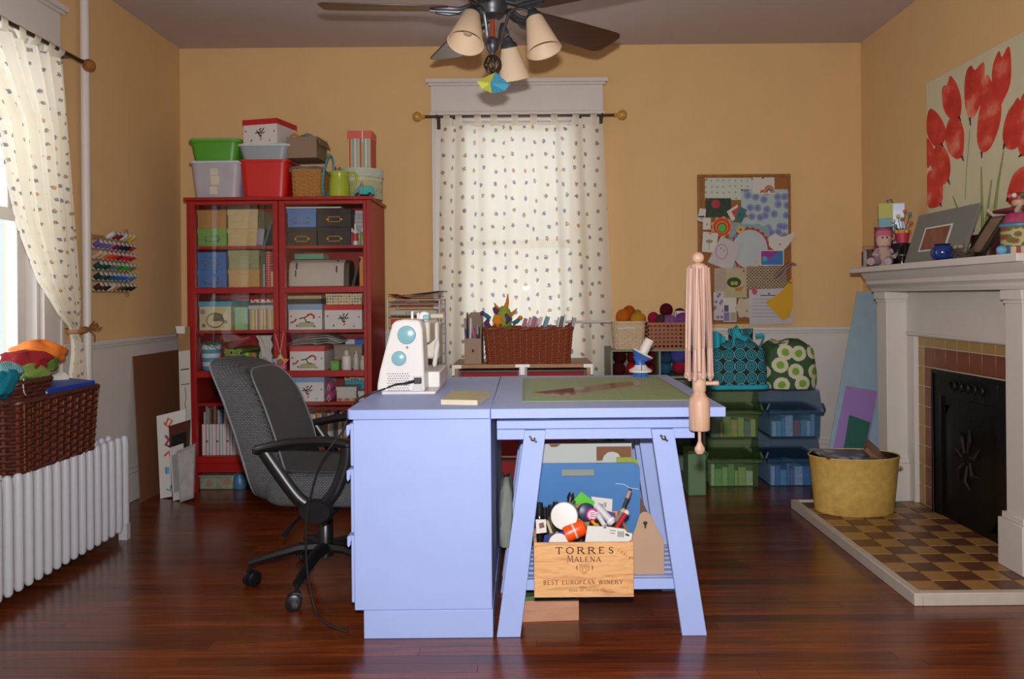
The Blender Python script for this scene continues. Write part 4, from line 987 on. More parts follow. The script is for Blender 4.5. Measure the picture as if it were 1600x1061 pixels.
# ---- left door, third shelf
sbox('keepsake_box', 'cream keepsake box printed with a camera and blue lid band', 'box', 310, 361, 471, S3, mat('#c0b48a', .7, name='parchment'), mat('#4f93a8', .6, name='turquoise_lid'), 8, group='printed keepsake boxes', sketch=sk_camera)
sbox('keepsake_box', 'pale green speckled box on the third left shelf', 'box', 365.5, 387, 480, S3, mat('#86b283', .7, noise=.25, ns=60, name='speckled_green'), None, 6, group='printed keepsake boxes')
sbox('keepsake_box', 'multicolour striped box at the right end of the third left shelf', 'box', 388, 428, 477, S3, stripes(['#c9b98e', '#9a9a4a', '#c9c2a8', '#c0655c', '#8aa0a8', '#c9b06a'], .05), mat('#a9b2a8', .6, name='grey_green_lid'), 6, group='printed keepsake boxes')
zz3 = za(471, IY, 331)
magazine(Vector((xa(345, IY), IY + .12, zz3)), .18, .22, .012, 0, 0, 0, mat('#22242a', .5, name='black_cover'), 'black book lying on the camera-printed box', 'books lying in the cabinet', 'book', 'book')
magazine(Vector((xa(408, IY), IY + .12, za(477, IY, 408) + .001)), .15, .22, .014, 0, 0, 0, mat('#4a4d55', .5, name='slate_cover'), 'slate coloured book lying on the striped box', 'books lying in the cabinet', 'book', 'book')
magazine(Vector((xa(408, IY), IY + .12, za(477, IY, 408) + .016)), .14, .2, .018, 0, 0, .05, cells([(0, '#b0574a'), (.3, '#d3cdbd')], 40, .8), 'red and cream patterned pad lying on the slate book', 'books lying in the cabinet', 'notepad', 'notepad')
# ---- left door, fourth shelf
t = thing('striped_pot', 'blue and white striped round pot on the fourth left shelf', 'pot', (xa(328, IY + .1), IY + .12, S4))
m = MB(); m.lathe([(.044, 0), (.05, .01), (.058, .155), (.06, .16), (.056, .16), (.05, .02), (.0, .02)], 24); m.build('pot', stripes(['#4c96b8', '#cfd6da'], .05, 'Z'), t)
m = MB()
for q in range(26):
    a = q * 2.4; r = .02 + .02 * (q % 3); m.tube([(r * math.cos(a), r * math.sin(a), .15), (r * 2 * math.cos(a), r * 2 * math.sin(a) - .02, .17 + .006 * (q % 2)), (r * 2.6 * math.cos(a + .4), r * 2.0 * math.sin(a + .4) - .03, .12 + .01 * (q % 5))], [.002, .004, .001], 4)
tag(m.build('trailing_leaves', mat('#3c4a26', .6, noise=.3, name='dark_leaf'), t), kind='stuff')
sbox('paper_parcel', 'green leafy patterned parcel beside the striped pot', 'parcel', 350, 378, 545, S4, cells([(0, '#2e3a20'), (.25, '#8a9a4a'), (.5, '#6f8438')], 30, 1), group=None, Y=IY + .03)
sbox('ribbon_tin', 'orange and green banded tin at the back of the fourth left shelf', 'tin', 376, 401, 551, S4, stripes(['#3f8a3a', '#c8622f', '#3f8a3a', '#b7a13a'], .08), group=None, Y=IY + .04)
t = thing('cloth_bag', 'crumpled white cloth bag with dark stitched lettering hanging in the cabinet', 'bag', (xa(415, IY), IY, S4 + .001))
def bagf(u, v):
    z = .012 + .196 * v; w = .047 - .012 * math.sin(v * 3) + .004 * math.sin(v * 20)
    return ((u * 2 - 1) * w - .012 * (v - .5) + .004 * math.sin(v * 11), -.012 * math.sin(u * PI) - .004 * math.sin(u * 14 + v * 9), z - .012 * (1 - math.sin(u * PI)) * (v < .05))
MB().sheet(bagf, 14, 16, .02, (0, 1, 0)).build('cloth', mat('#b9b6b0', .9, noise=.12, ns=30, bump=.4, bs=40, name='crumpled_cotton'), t, sharp=180)
m = MB()
for i, l in enumerate(([(-.04, .05), (-.036, .075), (-.03, .05), (-.038, .058)], [(-.024, .06), (-.018, .05), (-.012, .062), (-.02, .066)], [(-.006, .08), (-.004, .05), (.002, .052)], [(.006, .075), (.01, .05)])): m.tube([(a, -.0155, b + .004) for a, b in l], .0018, 4)
m.build('stitched_lettering', INK, t)
# ---- left door, lower shelves: white magazine files with magazines
for i, (a, b, lab) in enumerate(((316, 331, 'leftmost white striped magazine file at the cabinet bottom'), (332, 347, 'second white striped magazine file from the left, cabinet bottom'), (348, 363, 'third white striped magazine file from the left, partly behind the chair'), (364, 379, 'rightmost white striped magazine file, mostly hidden behind the office chair'))):
    x0, x1 = xa(a, IY, 690), xa(b, IY, 690); h = za(663, IY, 345) - S6; w = x1 - x0
    t = thing('magazine_file', lab, 'magazine file', (x0, IY, S6), 0, 'white magazine files'); sm = stripes(['#c8c4c2', '#c8c4c2', '#b58a86', '#c8c4c2', '#8f94a8', '#c8c4c2'], w * .98)
    m = MB(); m.box(0, w, 0, .003, 0, h); m.box(0, .003, .003, .24, 0, h); m.box(w - .003, w, .003, .24, 0, h); m.box(0, w, .237, .24, 0, h + .1); m.box(.003, w - .003, .003, .237, 0, .003)
    for x_ in (0, w - .003): m.prism([(.06, h), (.24, h), (.24, h + .1)], 'x', x_, x_ + .003)
    m.build('case', sm, t); flat(t, circ(w / 2, h * .45, .007, 12), 0, mat('#5c6470', .5, .5, name='ring_pull'), 'finger_ring')
    for q in range(4):
        xx = .006 + q * (w - .012) / 4; hh = h + .07 + .012 * ((q * 7 + i * 3) % 4)
        cc = ['#9aa0a0', '#5b6258', '#a8502c', '#6f7f92', '#b8b0a8', '#3d3a44', '#94806a', '#a89aa8'][(q * 3 + i * 2) % 8]
        cname = ['grey', 'dark green', 'rust red', 'slate blue', 'off-white', 'near-black', 'tan', 'pale mauve'][(q * 3 + i * 2) % 8]
        b_ = MB().box(xx, xx + (w - .012) / 4 - .0012, .01, .23, .0035, hh).build('magazine', mat(cc, .5, noise=.3, ns=40, name='magazine_spine'))
        b_.location = (x0, IY, S6); tag(b_, '%s magazine, %s from the left in the %s white file' % (cname, ('first', 'second', 'third', 'fourth')[q], ('first', 'second', 'third', 'fourth')[i]), 'magazine', 'magazines in white files')
# ---- under the cabinet
t = thing('under_box', 'clear lidded box of orange and green cloth pushed under the red cabinet', 'box', (xa(340, 4.58, 755), 4.56, 0))
MB().box(-.095, .095, .003, .28, .001, .07).build('cloth', cells([(0, '#c8572f'), (.3, '#b8b59a'), (.6, '#7d8a5a')], 14, 1.0), t, .006)
m = MB(); m.box(-.1, .1, 0, .285, 0, .074); m.build('tub', clear('#c9ccc0', .25, .15), t, .006); MB().box(-.104, .104, -.003, .288, .074, .083).build('lid', clear('#b9bfa8', .6, .2), t, .003)
t = thing('blue_bag', 'small blue plastic bag under the red cabinet beside the chair', 'bag', (xa(372, 4.56, 760), 4.58, 0)); MB().lathe([(.03, 0), (.042, .015), (.04, .05), (.02, .085), (.004, .09)], 14, sy=.7, flute=.08, fn=4).build('sack', mat('#3f6f94', .4, name='blue_film'), t); MB().lathe([(.004, .088), (.016, .1), (.02, .11)], 10, cap=False).build('gathered_top', mat('#3f6f94', .4, name='blue_film'), t)
# ---- right door, top shelf
zg = za(355, IY, 470)
sbox('storage_box', 'black storage box with brass label holder under the blue one', 'box', 448, 495, 355, S1, blk, None, 7, group=G1, hold=BRASS, holdat=(0, .04), zt=zg)
sbox('storage_box', 'blue storage box with nickel label holder on the top right shelf', 'box', 448, 494, 325.5, zg, mat('#4a7ab4', .6, name='mid_blue_card'), None, 7, group=G1, hold=NICK, holdat=(0, .04))
sbox('storage_box', 'lower black storage box with brass label holder beside the glue bottles', 'box', 496, 548, 353, S1, blk, None, 7, group=G1, hold=BRASS, holdat=(0, .04), zt=zg)
sbox('storage_box', 'upper black storage box with brass label holder, right of the blue box', 'box', 495, 549, 326, zg, blk, None, 7, group=G1, hold=BRASS, holdat=(0, .045))
magazine(Vector((xa(490, IY), IY + .12, za(325.5, IY, 470) + .001)), .33, .22, .008, 0, 0, 0, WPAP, 'white paper pad lying across the blue and black storage boxes', 'papers in the cabinet', 'paper_pad', 'paper')
t = thing('paper_stack', 'tall stack of white papers in the top right corner of the cabinet', 'paper', (xa(561, IY + .1), IY + .1, S1))
for q in range(9): MB().box(-.038 + .002 * (q % 3), .038 - .002 * (q % 2), 0, .2, .024 * q, .024 * q + .0225).build('ream', mat(['#b8b5b6', '#aeaeb4', '#c0bcb8'][q % 3], .8, name='stacked_paper'), t)
def bottle(name, label, cat, px, py0, zb, r, bodyc, capc, Y=IY, band=None, nozzle=False, group='bottles in the red cabinet'):
    zt = za(py0, Y, px); h = zt - zb; t = thing(name, label, cat, (xa(px, Y, py0), Y + r, zb), 0, group)
    MB().lathe([(r * .95, 0), (r, .003), (r, h * .66), (r * .85, h * .72), (r * .5, h * .76)], 16).build('body', bodyc, t)
    pr = [(r * .52, h * .74), (r * .5, h * .98), (r * .4, h)] if not nozzle else [(r * .75, h * .70), (r * .7, h * .76), (r * .4, h * .80), (r * .12, h)]
    MB().lathe(pr, 14).build('cap', capc, t)
    if band: MB().lathe([(r * 1.01, h * .2), (r * 1.01, h * .55)], 16, cap=False).build('band_label', band, t)
    return t
wh = mat('#cfcbc8', .4, name='white_bottle')
bottle('glue_bottle', 'white glue bottle with a red label band on the top right shelf', 'bottle', 554.5, 349, S1, .016, wh, wh, band=mat('#b3372f', .5, name='red_label'))
bottle('glue_bottle', 'green glue bottle with white cap at the right end of the top shelf', 'bottle', 565.5, 355, S1, .015, mat('#6f9a3a', .4, name='green_bottle'), wh)
bottle('glue_bottle', 'small dark red bottle with white cap next to the black box', 'bottle', 549.5, 356, S1, .010, mat('#7a2530', .4, name='dark_red_bottle'), wh)
# ---- right door, second shelf: the off-white paper shredder-like cutter
GREYM = mat('#b3aaa0', .45, noise=.04, name='off_white_machine')
x0, x1 = xa(450.5, IY, 430), xa(545, IY, 430); hz_ = za(404.5, IY, 495) - S2
mc = thing('craft_cutter', 'off-white rounded craft cutting machine on the second right shelf', 'machine', (x0, IY, S2)); w = x1 - x0
pr = [(.0, .012), (.0, .0), (.16, 0), (.16, hz_ * .8), (.13, hz_ * .97), (.09, hz_), (.05, hz_ * .98), (.018, hz_ * .85), (.003, hz_ * .6)]
MB().prism(pr, 'x', 0.006, w - .03).build('shell', GREYM, mc, .005, 3)
MB().prism([(p[0] * .94 + .006, p[1] * .95 + .002) for p in pr], 'x', w - .03, w).build('end_cap', mat('#4a4038', .4, name='brown_grey_plastic'), mc, .004)
MB().prism([(p[0] * .94 + .006, p[1] * .95 + .002) for p in pr], 'x', 0, .006).build('end_cap', GREYM, mc, .002)
for xx, zq in ((.045, .75), (.04, .48), (w - .075, .62)): MB().box(xx, xx + .006, -.002, .016, hz_ * zq - .02, hz_ * zq + .018).build('slot', INK, mc)
flat(mc, circ(w - .065, hz_ * .93, .006, 10), .012, INK, 'button', .006)
magazine(Vector((xa(482, IY), IY + .1, S2 + hz_ + .001)), .17, .15, .03, 0, 0, 0, mat('#4a9078', .5, name='teal_cover'), 'teal book lying on the craft cutting machine', 'books lying in the cabinet', 'book', 'book')
plainbook('orange_binder', 'orange binder at the right end of the second right shelf', 'binder', 561.5, 570, 401, S2, mat('#c87a28', .6, name='orange_cover'))
plainbook('dark_folder', 'black folder leaning beside the craft cutting machine', 'folder', 549, 553, 405, S2, mat('#26262a', .5, name='black_folder'), tilt=R(14), zt=S2 + .17)
# ---- right door, third shelf
zl = za(475, IY, 476)
sbox('keepsake_box', 'white printed box with pale blue lid on the third right shelf', 'box', 449.5, 503.5, 475, S3, WPAP, lblu, 9, group='printed keepsake boxes', sketch=sk_sleigh)
sbox('keepsake_box', 'white printed box with red lid beside the blue-lidded box', 'box', 506, 566, 476, S3, WPAP, red, 8.5, group='printed keepsake boxes', sketch=sk_fairy)
sbox('dotted_box', 'cream box covered in coloured dots on top of the red-lidded box', 'box', 508.5, 565.5, 458.5, za(476, IY, 536), cells([(0, '#b8503a'), (.3, '#c8bfa0')], 62, .1, tint=['#b0402f', '#4a5a4a', '#c88a4a', '#3a4450', '#8a9a5a']), None, 6)
sbox('black_box', 'flat black box with cream lid on the blue-lidded printed box', 'box', 449, 502, 462, zl, blk, mat('#a89c74', .7, noise=.3, ns=60, name='cream_band_lid'), 5)
# ---- right door, fourth shelf
sbox('keepsake_box', 'white printed box with red lid under the newspapers', 'box', 451.5, 507, 540, S4, WPAP, red, 8.5, group='printed keepsake boxes', sketch=sk_sleigh, zt=S4 + .145)
zn = S4 + .146
nw = thing('newspaper_pile', 'loose folded newspapers lying on the red-lidded printed box', 'newspaper', (xa(490, IY), IY + .02, zn))
for q in range(4):
    def np_(u, v, q=q): return (-.135 + .25 * u + .02 * q * (u > .5), .005 * q + .2 * v, .004 + .0075 * q + .022 * math.sin(u * PI) * (.4 + .2 * q) + (.012 * math.sin(u * 9 + q) if u > .5 else 0) * .6)
    MB().sheet(np_, 20, 4, .003, (0, 0, 1)).build('folded_sheet', mat(['#a8a49c', '#8d8a84', '#b9b4aa', '#9a9690'][q], .9, noise=.35, ns=50, name='newsprint'), nw, sharp=180)
bottle('white_jar', 'tall white cylindrical jar on the fourth right shelf', 'jar', 540, 547.5, S4, .028, wh, mat('#b8b4b0', .4, name='jar_lid'))
bottle('squeeze_bottle', 'clear squeeze bottle with pointed nozzle beside the white jar', 'bottle', 555.5, 548.5, S4, .018, mat('#b0aca6', .3, name='cloudy_plastic'), wh, nozzle=True)
bottle('cream_jar', 'short cream jar at the right end of the fourth shelf', 'jar', 566, 556, S4, .016, mat('#b9b29a', .5, name='cream_jar'), mat('#c8b878', .5, name='yellow_cap'))
sbox('green_tin', 'small green tin standing left of the white jar', 'tin', 516, 530, 563, S4, mat('#5fa03a', .5, noise=.2, ns=40, name='lime_tin'), mat('#6a7a3a', .5, name='olive_lid'), 4, depth=.06)
sbox('clear_case', 'clear plastic case of small parts behind the jars', 'case', 521, 566, 538, S4, mat('#8d7d6c', .4, noise=.5, ns=50, name='case_of_parts'), clear('#c0b8b0', .4), 4, Y=IY + .12, depth=.1)
sbox('blue_carton', 'long blue and white carton lying on the clear case', 'carton', 538, 570, 530, za(538, IY + .12, 545), stripes(['#2f62b0', '#c0c4cc'], .11), None, 3, Y=IY + .125, depth=.09)
# ---- right door, fifth shelf
sbox('keepsake_box', 'white printed box with pale blue lid on the fifth right shelf', 'box', 452.5, 506.5, 590.5, S5, WPAP, lblu, 8.5, group='printed keepsake boxes', sketch=sk_fairy, zt=S5 + .145)
for q, lab in ((0, 'lower magenta yarn ball with a loose white loop in the cabinet'), (1, 'upper magenta yarn ball with a loose white loop in the cabinet')):
    t = thing('yarn_ball', lab, 'yarn ball', (xa(514.5, IY + .02), IY + .035, S5 + .031 + q * .06), 0, 'magenta yarn balls'); MB().ball((0, 0, 0), .031, 18).build('wool', yarn('#b03a78'), t)
    MB().tube([(-.005, -.031, .008), (.004, -.034, .0), (.008, -.035, -.018), (0, -.036, -.03), (-.008, -.035, -.018), (-.004, -.033, 0)], .002, 5).build('loose_loop', WPAP, t)
sbox('white_carton', 'plain white carton with a striped base on the fifth right shelf', 'carton', 525, 557, 604.5, S5, mat('#b4b0aa', .7, name='offwhite_card'), None, 6, sketch=lambda t, w, h, y: [flat(t, [(-w * .95 + i * w * .19, .002), (-w * .95 + (i + 1) * w * .19, .002), (-w * .95 + (i + 1) * w * .19, .018), (-w * .95 + i * w * .19, .018)], y, [tan, red, olive, cream][i % 4], 'base_stripe') for i in range(10)])
sbox('teal_box', 'teal box with patterned lid at the back of the fifth right shelf', 'box', 538, 570, 589, S5, mat('#2f8ea3', .6, name='teal_card'), cells([(0, '#2a2622'), (.3, '#c0b48c')], 70, .9), 5, Y=IY + .13, depth=.15)
sbox('white_carton', 'small white carton right of the larger white carton', 'carton', 559, 570, 611, S5, mat('#bab6b0', .7, name='offwhite_card2'), None, 5, depth=.1)
# ---- right door, bottom shelf: a tray of thin cases above a wooden box
t = thing('wooden_box', 'open wooden box on the bottom right shelf under the row of cases', 'box', (xa(503, IY, 695), IY, S6)); w = (xa(545, IY, 690) - xa(463, IY, 690)) / 2; hb = za(686, IY, 503) - S6
m = MB(); m.box(-w, w, 0, .012, 0, hb); m.box(-w, w, .23, .242, 0, hb); m.box(-w, -w + .01, .012, .23, 0, hb); m.box(w - .01, w, .012, .23, 0, hb); m.box(-w, w, 0, .242, hb, hb + .008); m.build('frame', wood('#8a5a30', '#a8743f', .5, (3, 12, 12)), t, .002); MB().box(-w + .02, w - .02, -.001, 0, .004, hb * .3).build('front_label', red, t)
zc = S6 + hb + .008
ccols = ['#a8a49c', '#8a3a30', '#c0bcb0', '#3a4048', '#b08a4a', '#6a7a8a', '#c8c0b8', '#7a4a5a', '#4a5a3a', '#b8a890', '#2a2a30', '#a85a3a']
cn = ['grey', 'brick red', 'off-white', 'slate', 'ochre', 'steel blue', 'white', 'plum', 'moss green', 'sand', 'black', 'rust']
xq = xa(464, IY, 660); k = 0
num = ['first', 'second', 'third', 'fourth', 'fifth', 'sixth', 'seventh', 'eighth', 'ninth', 'tenth', 'eleventh', 'twelfth', 'thirteenth', 'fourteenth', 'fifteenth', 'sixteenth', 'seventeenth', 'eighteenth', 'nineteenth', 'twentieth', 'twenty-first', 'twenty-second', 'twenty-third', 'twenty-fourth', 'twenty-fifth', 'twenty-sixth', 'twenty-seventh', 'twenty-eighth', 'twenty-ninth', 'thirtieth']
while xq < xa(541, IY, 660) and k < 30:
    wd = .0085 + .0035 * ((k * 5) % 3); hh = .135 + .004 * ((k * 7) % 4); ci = (k * 5 + k // 4) % 12
    o = MB().box(0, wd - .0008, 0, .12, 0, hh).build('disc_case', mat(ccols[ci], .3, noise=.3, ns=60, name='disc_case_spine')); o.location = (xq, IY + .004, zc)
    tag(o, '%s disc case, %s from the left in the cabinet\'s bottom row' % (cn[ci], num[k]), 'disc case', 'row of disc cases'); xq += wd; k += 1

# ------------------------------------------------------------------ hanging paper star on the cabinet knobs
sx_, sy_ = xa(437, 4.44, 560), 4.45
st_ = thing('paper_star', 'five-pointed paper star in pastel colours hanging from the cabinet door knobs', 'ornament', (sx_, sy_, za(566, sy_, 437)))
pc = ['#8fb08a', '#c8703c', '#b05a78', '#a87898', '#7d98a8']
for q in range(5):
    a = R(90 - 72 * q); r1 = .052
    tip = (r1 * math.cos(a), r1 * math.sin(a)); l = (.028 * math.cos(a + R(40)), .028 * math.sin(a + R(40))); r_ = (.028 * math.cos(a - R(40)), .028 * math.sin(a - R(40)))
    m = MB(); m.hexa([(0, -.006, 0), (l[0], 0, l[1]), (tip[0] * .98, .0, tip[1] * .98), (r_[0], 0, r_[1]), (0, .004, 0), (l[0], .004, l[1]), (tip[0], .004, tip[1]), (r_[0], .004, r_[1])]); m.build('star_point', mat(pc[q], .6, name='pastel_paper'), st_)
m = MB(); m.lathe([(.022, -.002), (.018, .003), (.001, .006)], 5); o = m.build('star_centre', mat('#8a4a30', .6, name='russet_paper'), st_); o.rotation_euler = (R(90), 0, 0); o.location = (0, -.007, 0)
zk = za(517, CY, 435) - st_.location.z
m = MB(); m.tube([(xa(430, CY, 517) - sx_ - .004, .035, zk + .008), (0, 0, .052)], .0012, 4); m.tube([(xa(445, CY, 517) - sx_, .035, zk + .008), (0, 0, .052)], .0012, 4); m.tube([(.012, 0, -.03), (.013, 0, -.15)], .001, 4); m.build('string', WPAP, st_)
m = MB(); m.tube([(.013, 0, -.15), (.008, 0, -.17), (.012, 0, -.20), (.017, 0, -.17), (.013, 0, -.15)], .002, 5); m.build('tassel_loop', WPAP, st_)

# ================================================================== ON TOP OF THE CABINET
TY = 4.53
def tub(name, label, px0, px1, pyt, zb, col, Y=TY, depth=.3, lid=None, grp='plastic tubs on the cabinet', ztop=None, lipc=None, taper=.86):
    x0, x1 = xa(px0, Y, pyt), xa(px1, Y, pyt); w = (x1 - x0); zt = ztop if ztop is not None else za(pyt, Y, (px0 + px1) / 2); h = zt - zb
    t = thing(name, label, 'tub', ((x0 + x1) / 2, Y + depth / 2, zb), 0, grp); wb = w * .93 * taper
    n = 24; vs, fs = [], []
    def ring(s, d, z): return [(p[0], p[1], z) for p in rrect(s, d, min(s, d) * .16, 5)]
    rings = [ring(wb, depth * .86, 0), ring(w * .93, depth * .95, h - .012), ring(w * .93, depth * .95, h - .002), ring(w * .90, depth * .92, h - .002), ring(wb * .96, depth * .82, .006)]
    K = len(rings[0])
    m = MB(); vs = [p for r_ in rings for p in r_]; fs = [(i * K + q, i * K + (q + 1) % K, (i + 1) * K + (q + 1) % K, (i + 1) * K + q) for i in range(4) for q in range(K)] + [tuple(range(K - 1, -1, -1)), tuple(4 * K + q for q in range(K))]
    m._add(vs, fs); m.build('basin', col, t)
    m = MB(); ro = ring(w, depth, h - .014); r2 = ring(w, depth, h); r3 = ring(w * .9, depth * .92, h); r4 = ring(w * .93, depth * .95, h - .014); vs = ro + r2 + r3 + r4
    m._add(vs, [(i * K + q, i * K + (q + 1) % K, ((i + 1) % 4) * K + (q + 1) % K, ((i + 1) % 4) * K + q) for i in range(4) for q in range(K)])
    m.build('rim', lipc or col, t)
    if lid: MB()._add(ring(w * .97, depth * .97, h) + ring(w * .95, depth * .95, h + .012), [(q, (q + 1) % K, K + (q + 1) % K, K + q) for q in range(K)] + [tuple(range(K - 1, -1, -1)), tuple(K + q for q in range(K))]).build('lid', lid, t)
    return t
GT = mat('#4d9427', .4, name='green_tub_plastic'); RT = mat('#c01a12', .4, name='red_tub_plastic'); WT = mat('#a9a3ac', .45, noise=.15, ns=12, name='cloudy_white_tub'); GREYL = mat('#b5bcc2', .45, name='cloudy_lid')
zt1 = za(251, TY, 338)
t = tub('plastic_tub', 'cloudy white plastic tub under the green tub on the cabinet', 291, 378, 251, CTOP, WT, ztop=zt1, lipc=GREYL)
t_w = t
for q, (dx, dz, w_, h_) in enumerate(((-.01, .025, .045, .045), (.0, .08, .05, .05), (-.005, .135, .045, .04))):
    MB().hexa([(dx - w_ / 2, -.134 - .0085 * dz / .2, dz), (dx + w_ / 2, -.134 - .0085 * dz / .2, dz), (dx + w_ / 2, -.12, dz), (dx - w_ / 2, -.12, dz), (dx - w_ / 2, -.135 - .0085 * (dz + h_) / .2, dz + h_), (dx + w_ / 2, -.135 - .0085 * (dz + h_) / .2, dz + h_), (dx + w_ / 2, -.12, dz + h_), (dx - w_ / 2, -.12, dz + h_)]).build('paper_inside', mat('#c8bfa8', .7, name='cream_scraps'), t_w)
t = tub('plastic_tub', 'green plastic tub stacked on the cloudy white tub', 290.5, 374, 218, zt1 + .001, GT, lid=mat('#7fa46a', .4, name='pale_green_lid'))
zt2 = za(249, TY, 408)
tub('plastic_tub', 'red plastic tub standing on the cabinet', 368, 452, 249, CTOP, RT, ztop=zt2)
zt3 = za(224, TY, 412)
tub('plastic_tub', 'shallow cloudy tub stacked on the red tub', 367, 453, 224, zt2 + .001, mat('#8e969c', .45, name='cloudy_grey_tub'), ztop=zt3, lipc=GREYL)
# red-lidded printed box, turned a little
t = sbox('keepsake_box', 'white printed box with red lid on top of the stacked tubs', 'box', 375, 436, 186, zt3, WPAP, red, 8.5, Y=TY + .01, depth=.22, group='printed keepsake boxes', sketch=sk_fairy); t.rotation_euler = (0, 0, R(-14))
# seagrass basket
def wicker(t, w, d, h, flare, rows, stakes, ma, r=.004, rim=.008, zb=0, corner=.2, name='weave', base=True, ma2=None):
    def path(s, z, off):
        k = 1 + flare * z / h; P = rrect(w * k, d * k, min(w, d) * corner, 6); n = len(P)
        q = s * n; i = int(q) % n; f = q - int(q); a, b = P[i], P[(i + 1) % n]; x, y = a[0] + (b[0] - a[0]) * f, a[1] + (b[1] - a[1]) * f
        dx, dy = b[0] - a[0], b[1] - a[1]; L = math.hypot(dx, dy) or 1
        return (x + dy / L * off, y - dx / L * off, zb + z)
    # arc-length parameterise
    N = 400; P0 = [path(i / N, 0, 0) for i in range(N)]; cum = [0]
    for i in range(N): a, b = P0[i], P0[(i + 1) % N]; cum.append(cum[-1] + math.hypot(b[0] - a[0], b[1] - a[1]))
    def arc(u):
        tgt = (u % 1) * cum[-1]; lo, hi = 0, N
        while hi - lo > 1:
            mid = (lo + hi) // 2
            if cum[mid] <= tgt: lo = mid
            else: hi = mid
        f = (tgt - cum[lo]) / max(1e-9, cum[lo + 1] - cum[lo]); return (lo + f) / N
    segs = stakes * 4; A = [arc(i / segs) for i in range(segs)]
    m = MB()
    for k in range(rows):
        z = h * (k + .5) / rows; ph = PI * (k % 2)
        m.tube([path(A[i], z + .0012 * math.sin(i * 1.7 + k), r * .75 * math.cos(2 * PI * i / 8 * 1.0 + ph)) for i in range(segs)], r, 5, True, h / rows / r * .52)
    o = tag(m.build(name, ma, t), kind='stuff')
    m = MB()
    for i in range(stakes): m.tube([path(A[i * 4], 0, 0), path(A[i * 4], h, 0)], r * 1.0, 5)
    tag(m.build('stakes', ma2 or ma, t), kind='stuff')
    m = MB(); n2 = segs
    for ph in (0, PI / 2, PI, 3 * PI / 2):
        m.tube([tuple(a + b for a, b in zip(path(A[i], h, rim * .45 * math.cos(i * .5 + ph)), (0, 0, rim * .45 * math.sin(i * .5 + ph)))) for i in range(n2)], rim * .55, 5, True)
    m.build('braided_rim', ma, t)
    if base:
        P = rrect(w * .985, d * .985, min(w, d) * corner, 6); MB().prism(P, 'z', zb + .001, zb + .008).build('bottom', ma, t)
SEAG = mat('#a8763a', .8, noise=.3, ns=60, name='seagrass')
bx0, bx1 = xa(454, TY, 290), xa(502, TY, 290)
sb = thing('seagrass_basket', 'small woven seagrass basket with foil wrapping on the cabinet', 'basket', ((bx0 + bx1) / 2, TY + .11, CTOP))
wicker(sb, (bx1 - bx0) * .95, .19, za(265, TY, 478) - CTOP, .07, 13, 26, SEAG, .0045, .007)
FOIL = mat('#9aa6b2', .2, .7, .3, 40, 1.0, 30, name='crinkled_foil')
fo = thing('foil_wrap', 'crinkled silver foil wrapping spilling out of the seagrass basket', 'foil', ((bx0 + bx1) / 2, TY + .11, za(266, TY, 478)))
random.seed(3)
rr_ = [[random.uniform(-.008, .008) for _ in range(25)] for _ in range(25)]
m = MB(); m.sheet(lambda u, v: ((u - .5) * .20, (v - .5) * .2, .012 + rr_[int(u * 24)][int(v * 24)] * 1.2 + .02 * math.sin(u * PI) * math.sin(v * PI) - .012 * (abs(u - .5) > .45)), 24, 24, .0015, (0, 0, 1)); m.build('crumpled_sheet', FOIL, fo, sharp=20)
m = MB(); m.tube([(-.1, -.09, .01), (-.05, -.1, .02), (0, -.095, .012), (.05, -.1, .02), (.1, -.09, .012)], .008, 5); m.build('folded_edge', FOIL, fo)
# cardboard box with crumpled bag
kx0, kx1 = xa(450, TY + .03, 230), xa(498, TY + .03, 230); zk0 = za(247, TY, 475) + .004
kb = thing('cardboard_box', 'grey-brown cardboard box resting on the seagrass basket', 'box', ((kx0 + kx1) / 2, TY + .11, zk0), R(-5)); KRAFT = mat('#857058', .8, noise=.06, name='grey_kraft')
w_ = (kx1 - kx0) / 2; hk = za(214, TY + .03, 475) - zk0
m = MB(); m.box(-w_, w_, -.09, .09, 0, .003); m.box(-w_, w_, -.09, -.087, 0, hk); m.box(-w_, w_, .087, .09, 0, hk); m.box(-w_, -w_ + .003, -.087, .087, 0, hk); m.box(w_ - .003, w_, -.087, .087, 0, hk); m.build('carton', KRAFT, kb)
MB().hexa([(w_, -.09, hk), (w_ + .003, -.09, hk), (w_ + .003, .09, hk), (w_, .09, hk), (w_ + .02, -.09, hk - .05), (w_ + .023, -.09, hk - .05), (w_ + .023, .09, hk - .05), (w_ + .02, .09, hk - .05)]).build('flap', KRAFT, kb)
cbg = thing('cellophane_bag', 'crumpled clear cellophane bag with orange ribbon in the cardboard box', 'bag', ((kx0 + kx1) / 2, TY + .11, zk0 + .004))
m = MB(); m.sheet(lambda u, v: ((u - .5) * 1.7 * w_, (v - .5) * .15, hk - .015 + .05 * (1 - abs(u - .55) * 2) * (1 - abs(v - .5)) + rr_[int(u * 24)][int(v * 24)]), 24, 24, .0012, (0, 0, 1)); m.build('film', clear('#b8c0c0', .55, .08), cbg, sharp=20)
MB().box(-w_ * .7, w_ * .7, -.05, .05, 0, hk - .02).build('contents', mat('#7a7f84', .5, noise=.3, name='bag_contents'), cbg)
MB().tube([(-.07, -.095, hk - .0), (-.05, -.1, hk + .012), (-.03, -.098, hk + .004), (-.02, -.1, hk - .01)], .005, 5).build('ribbon', mat('#c8702a', .5, name='orange_ribbon'), cbg)
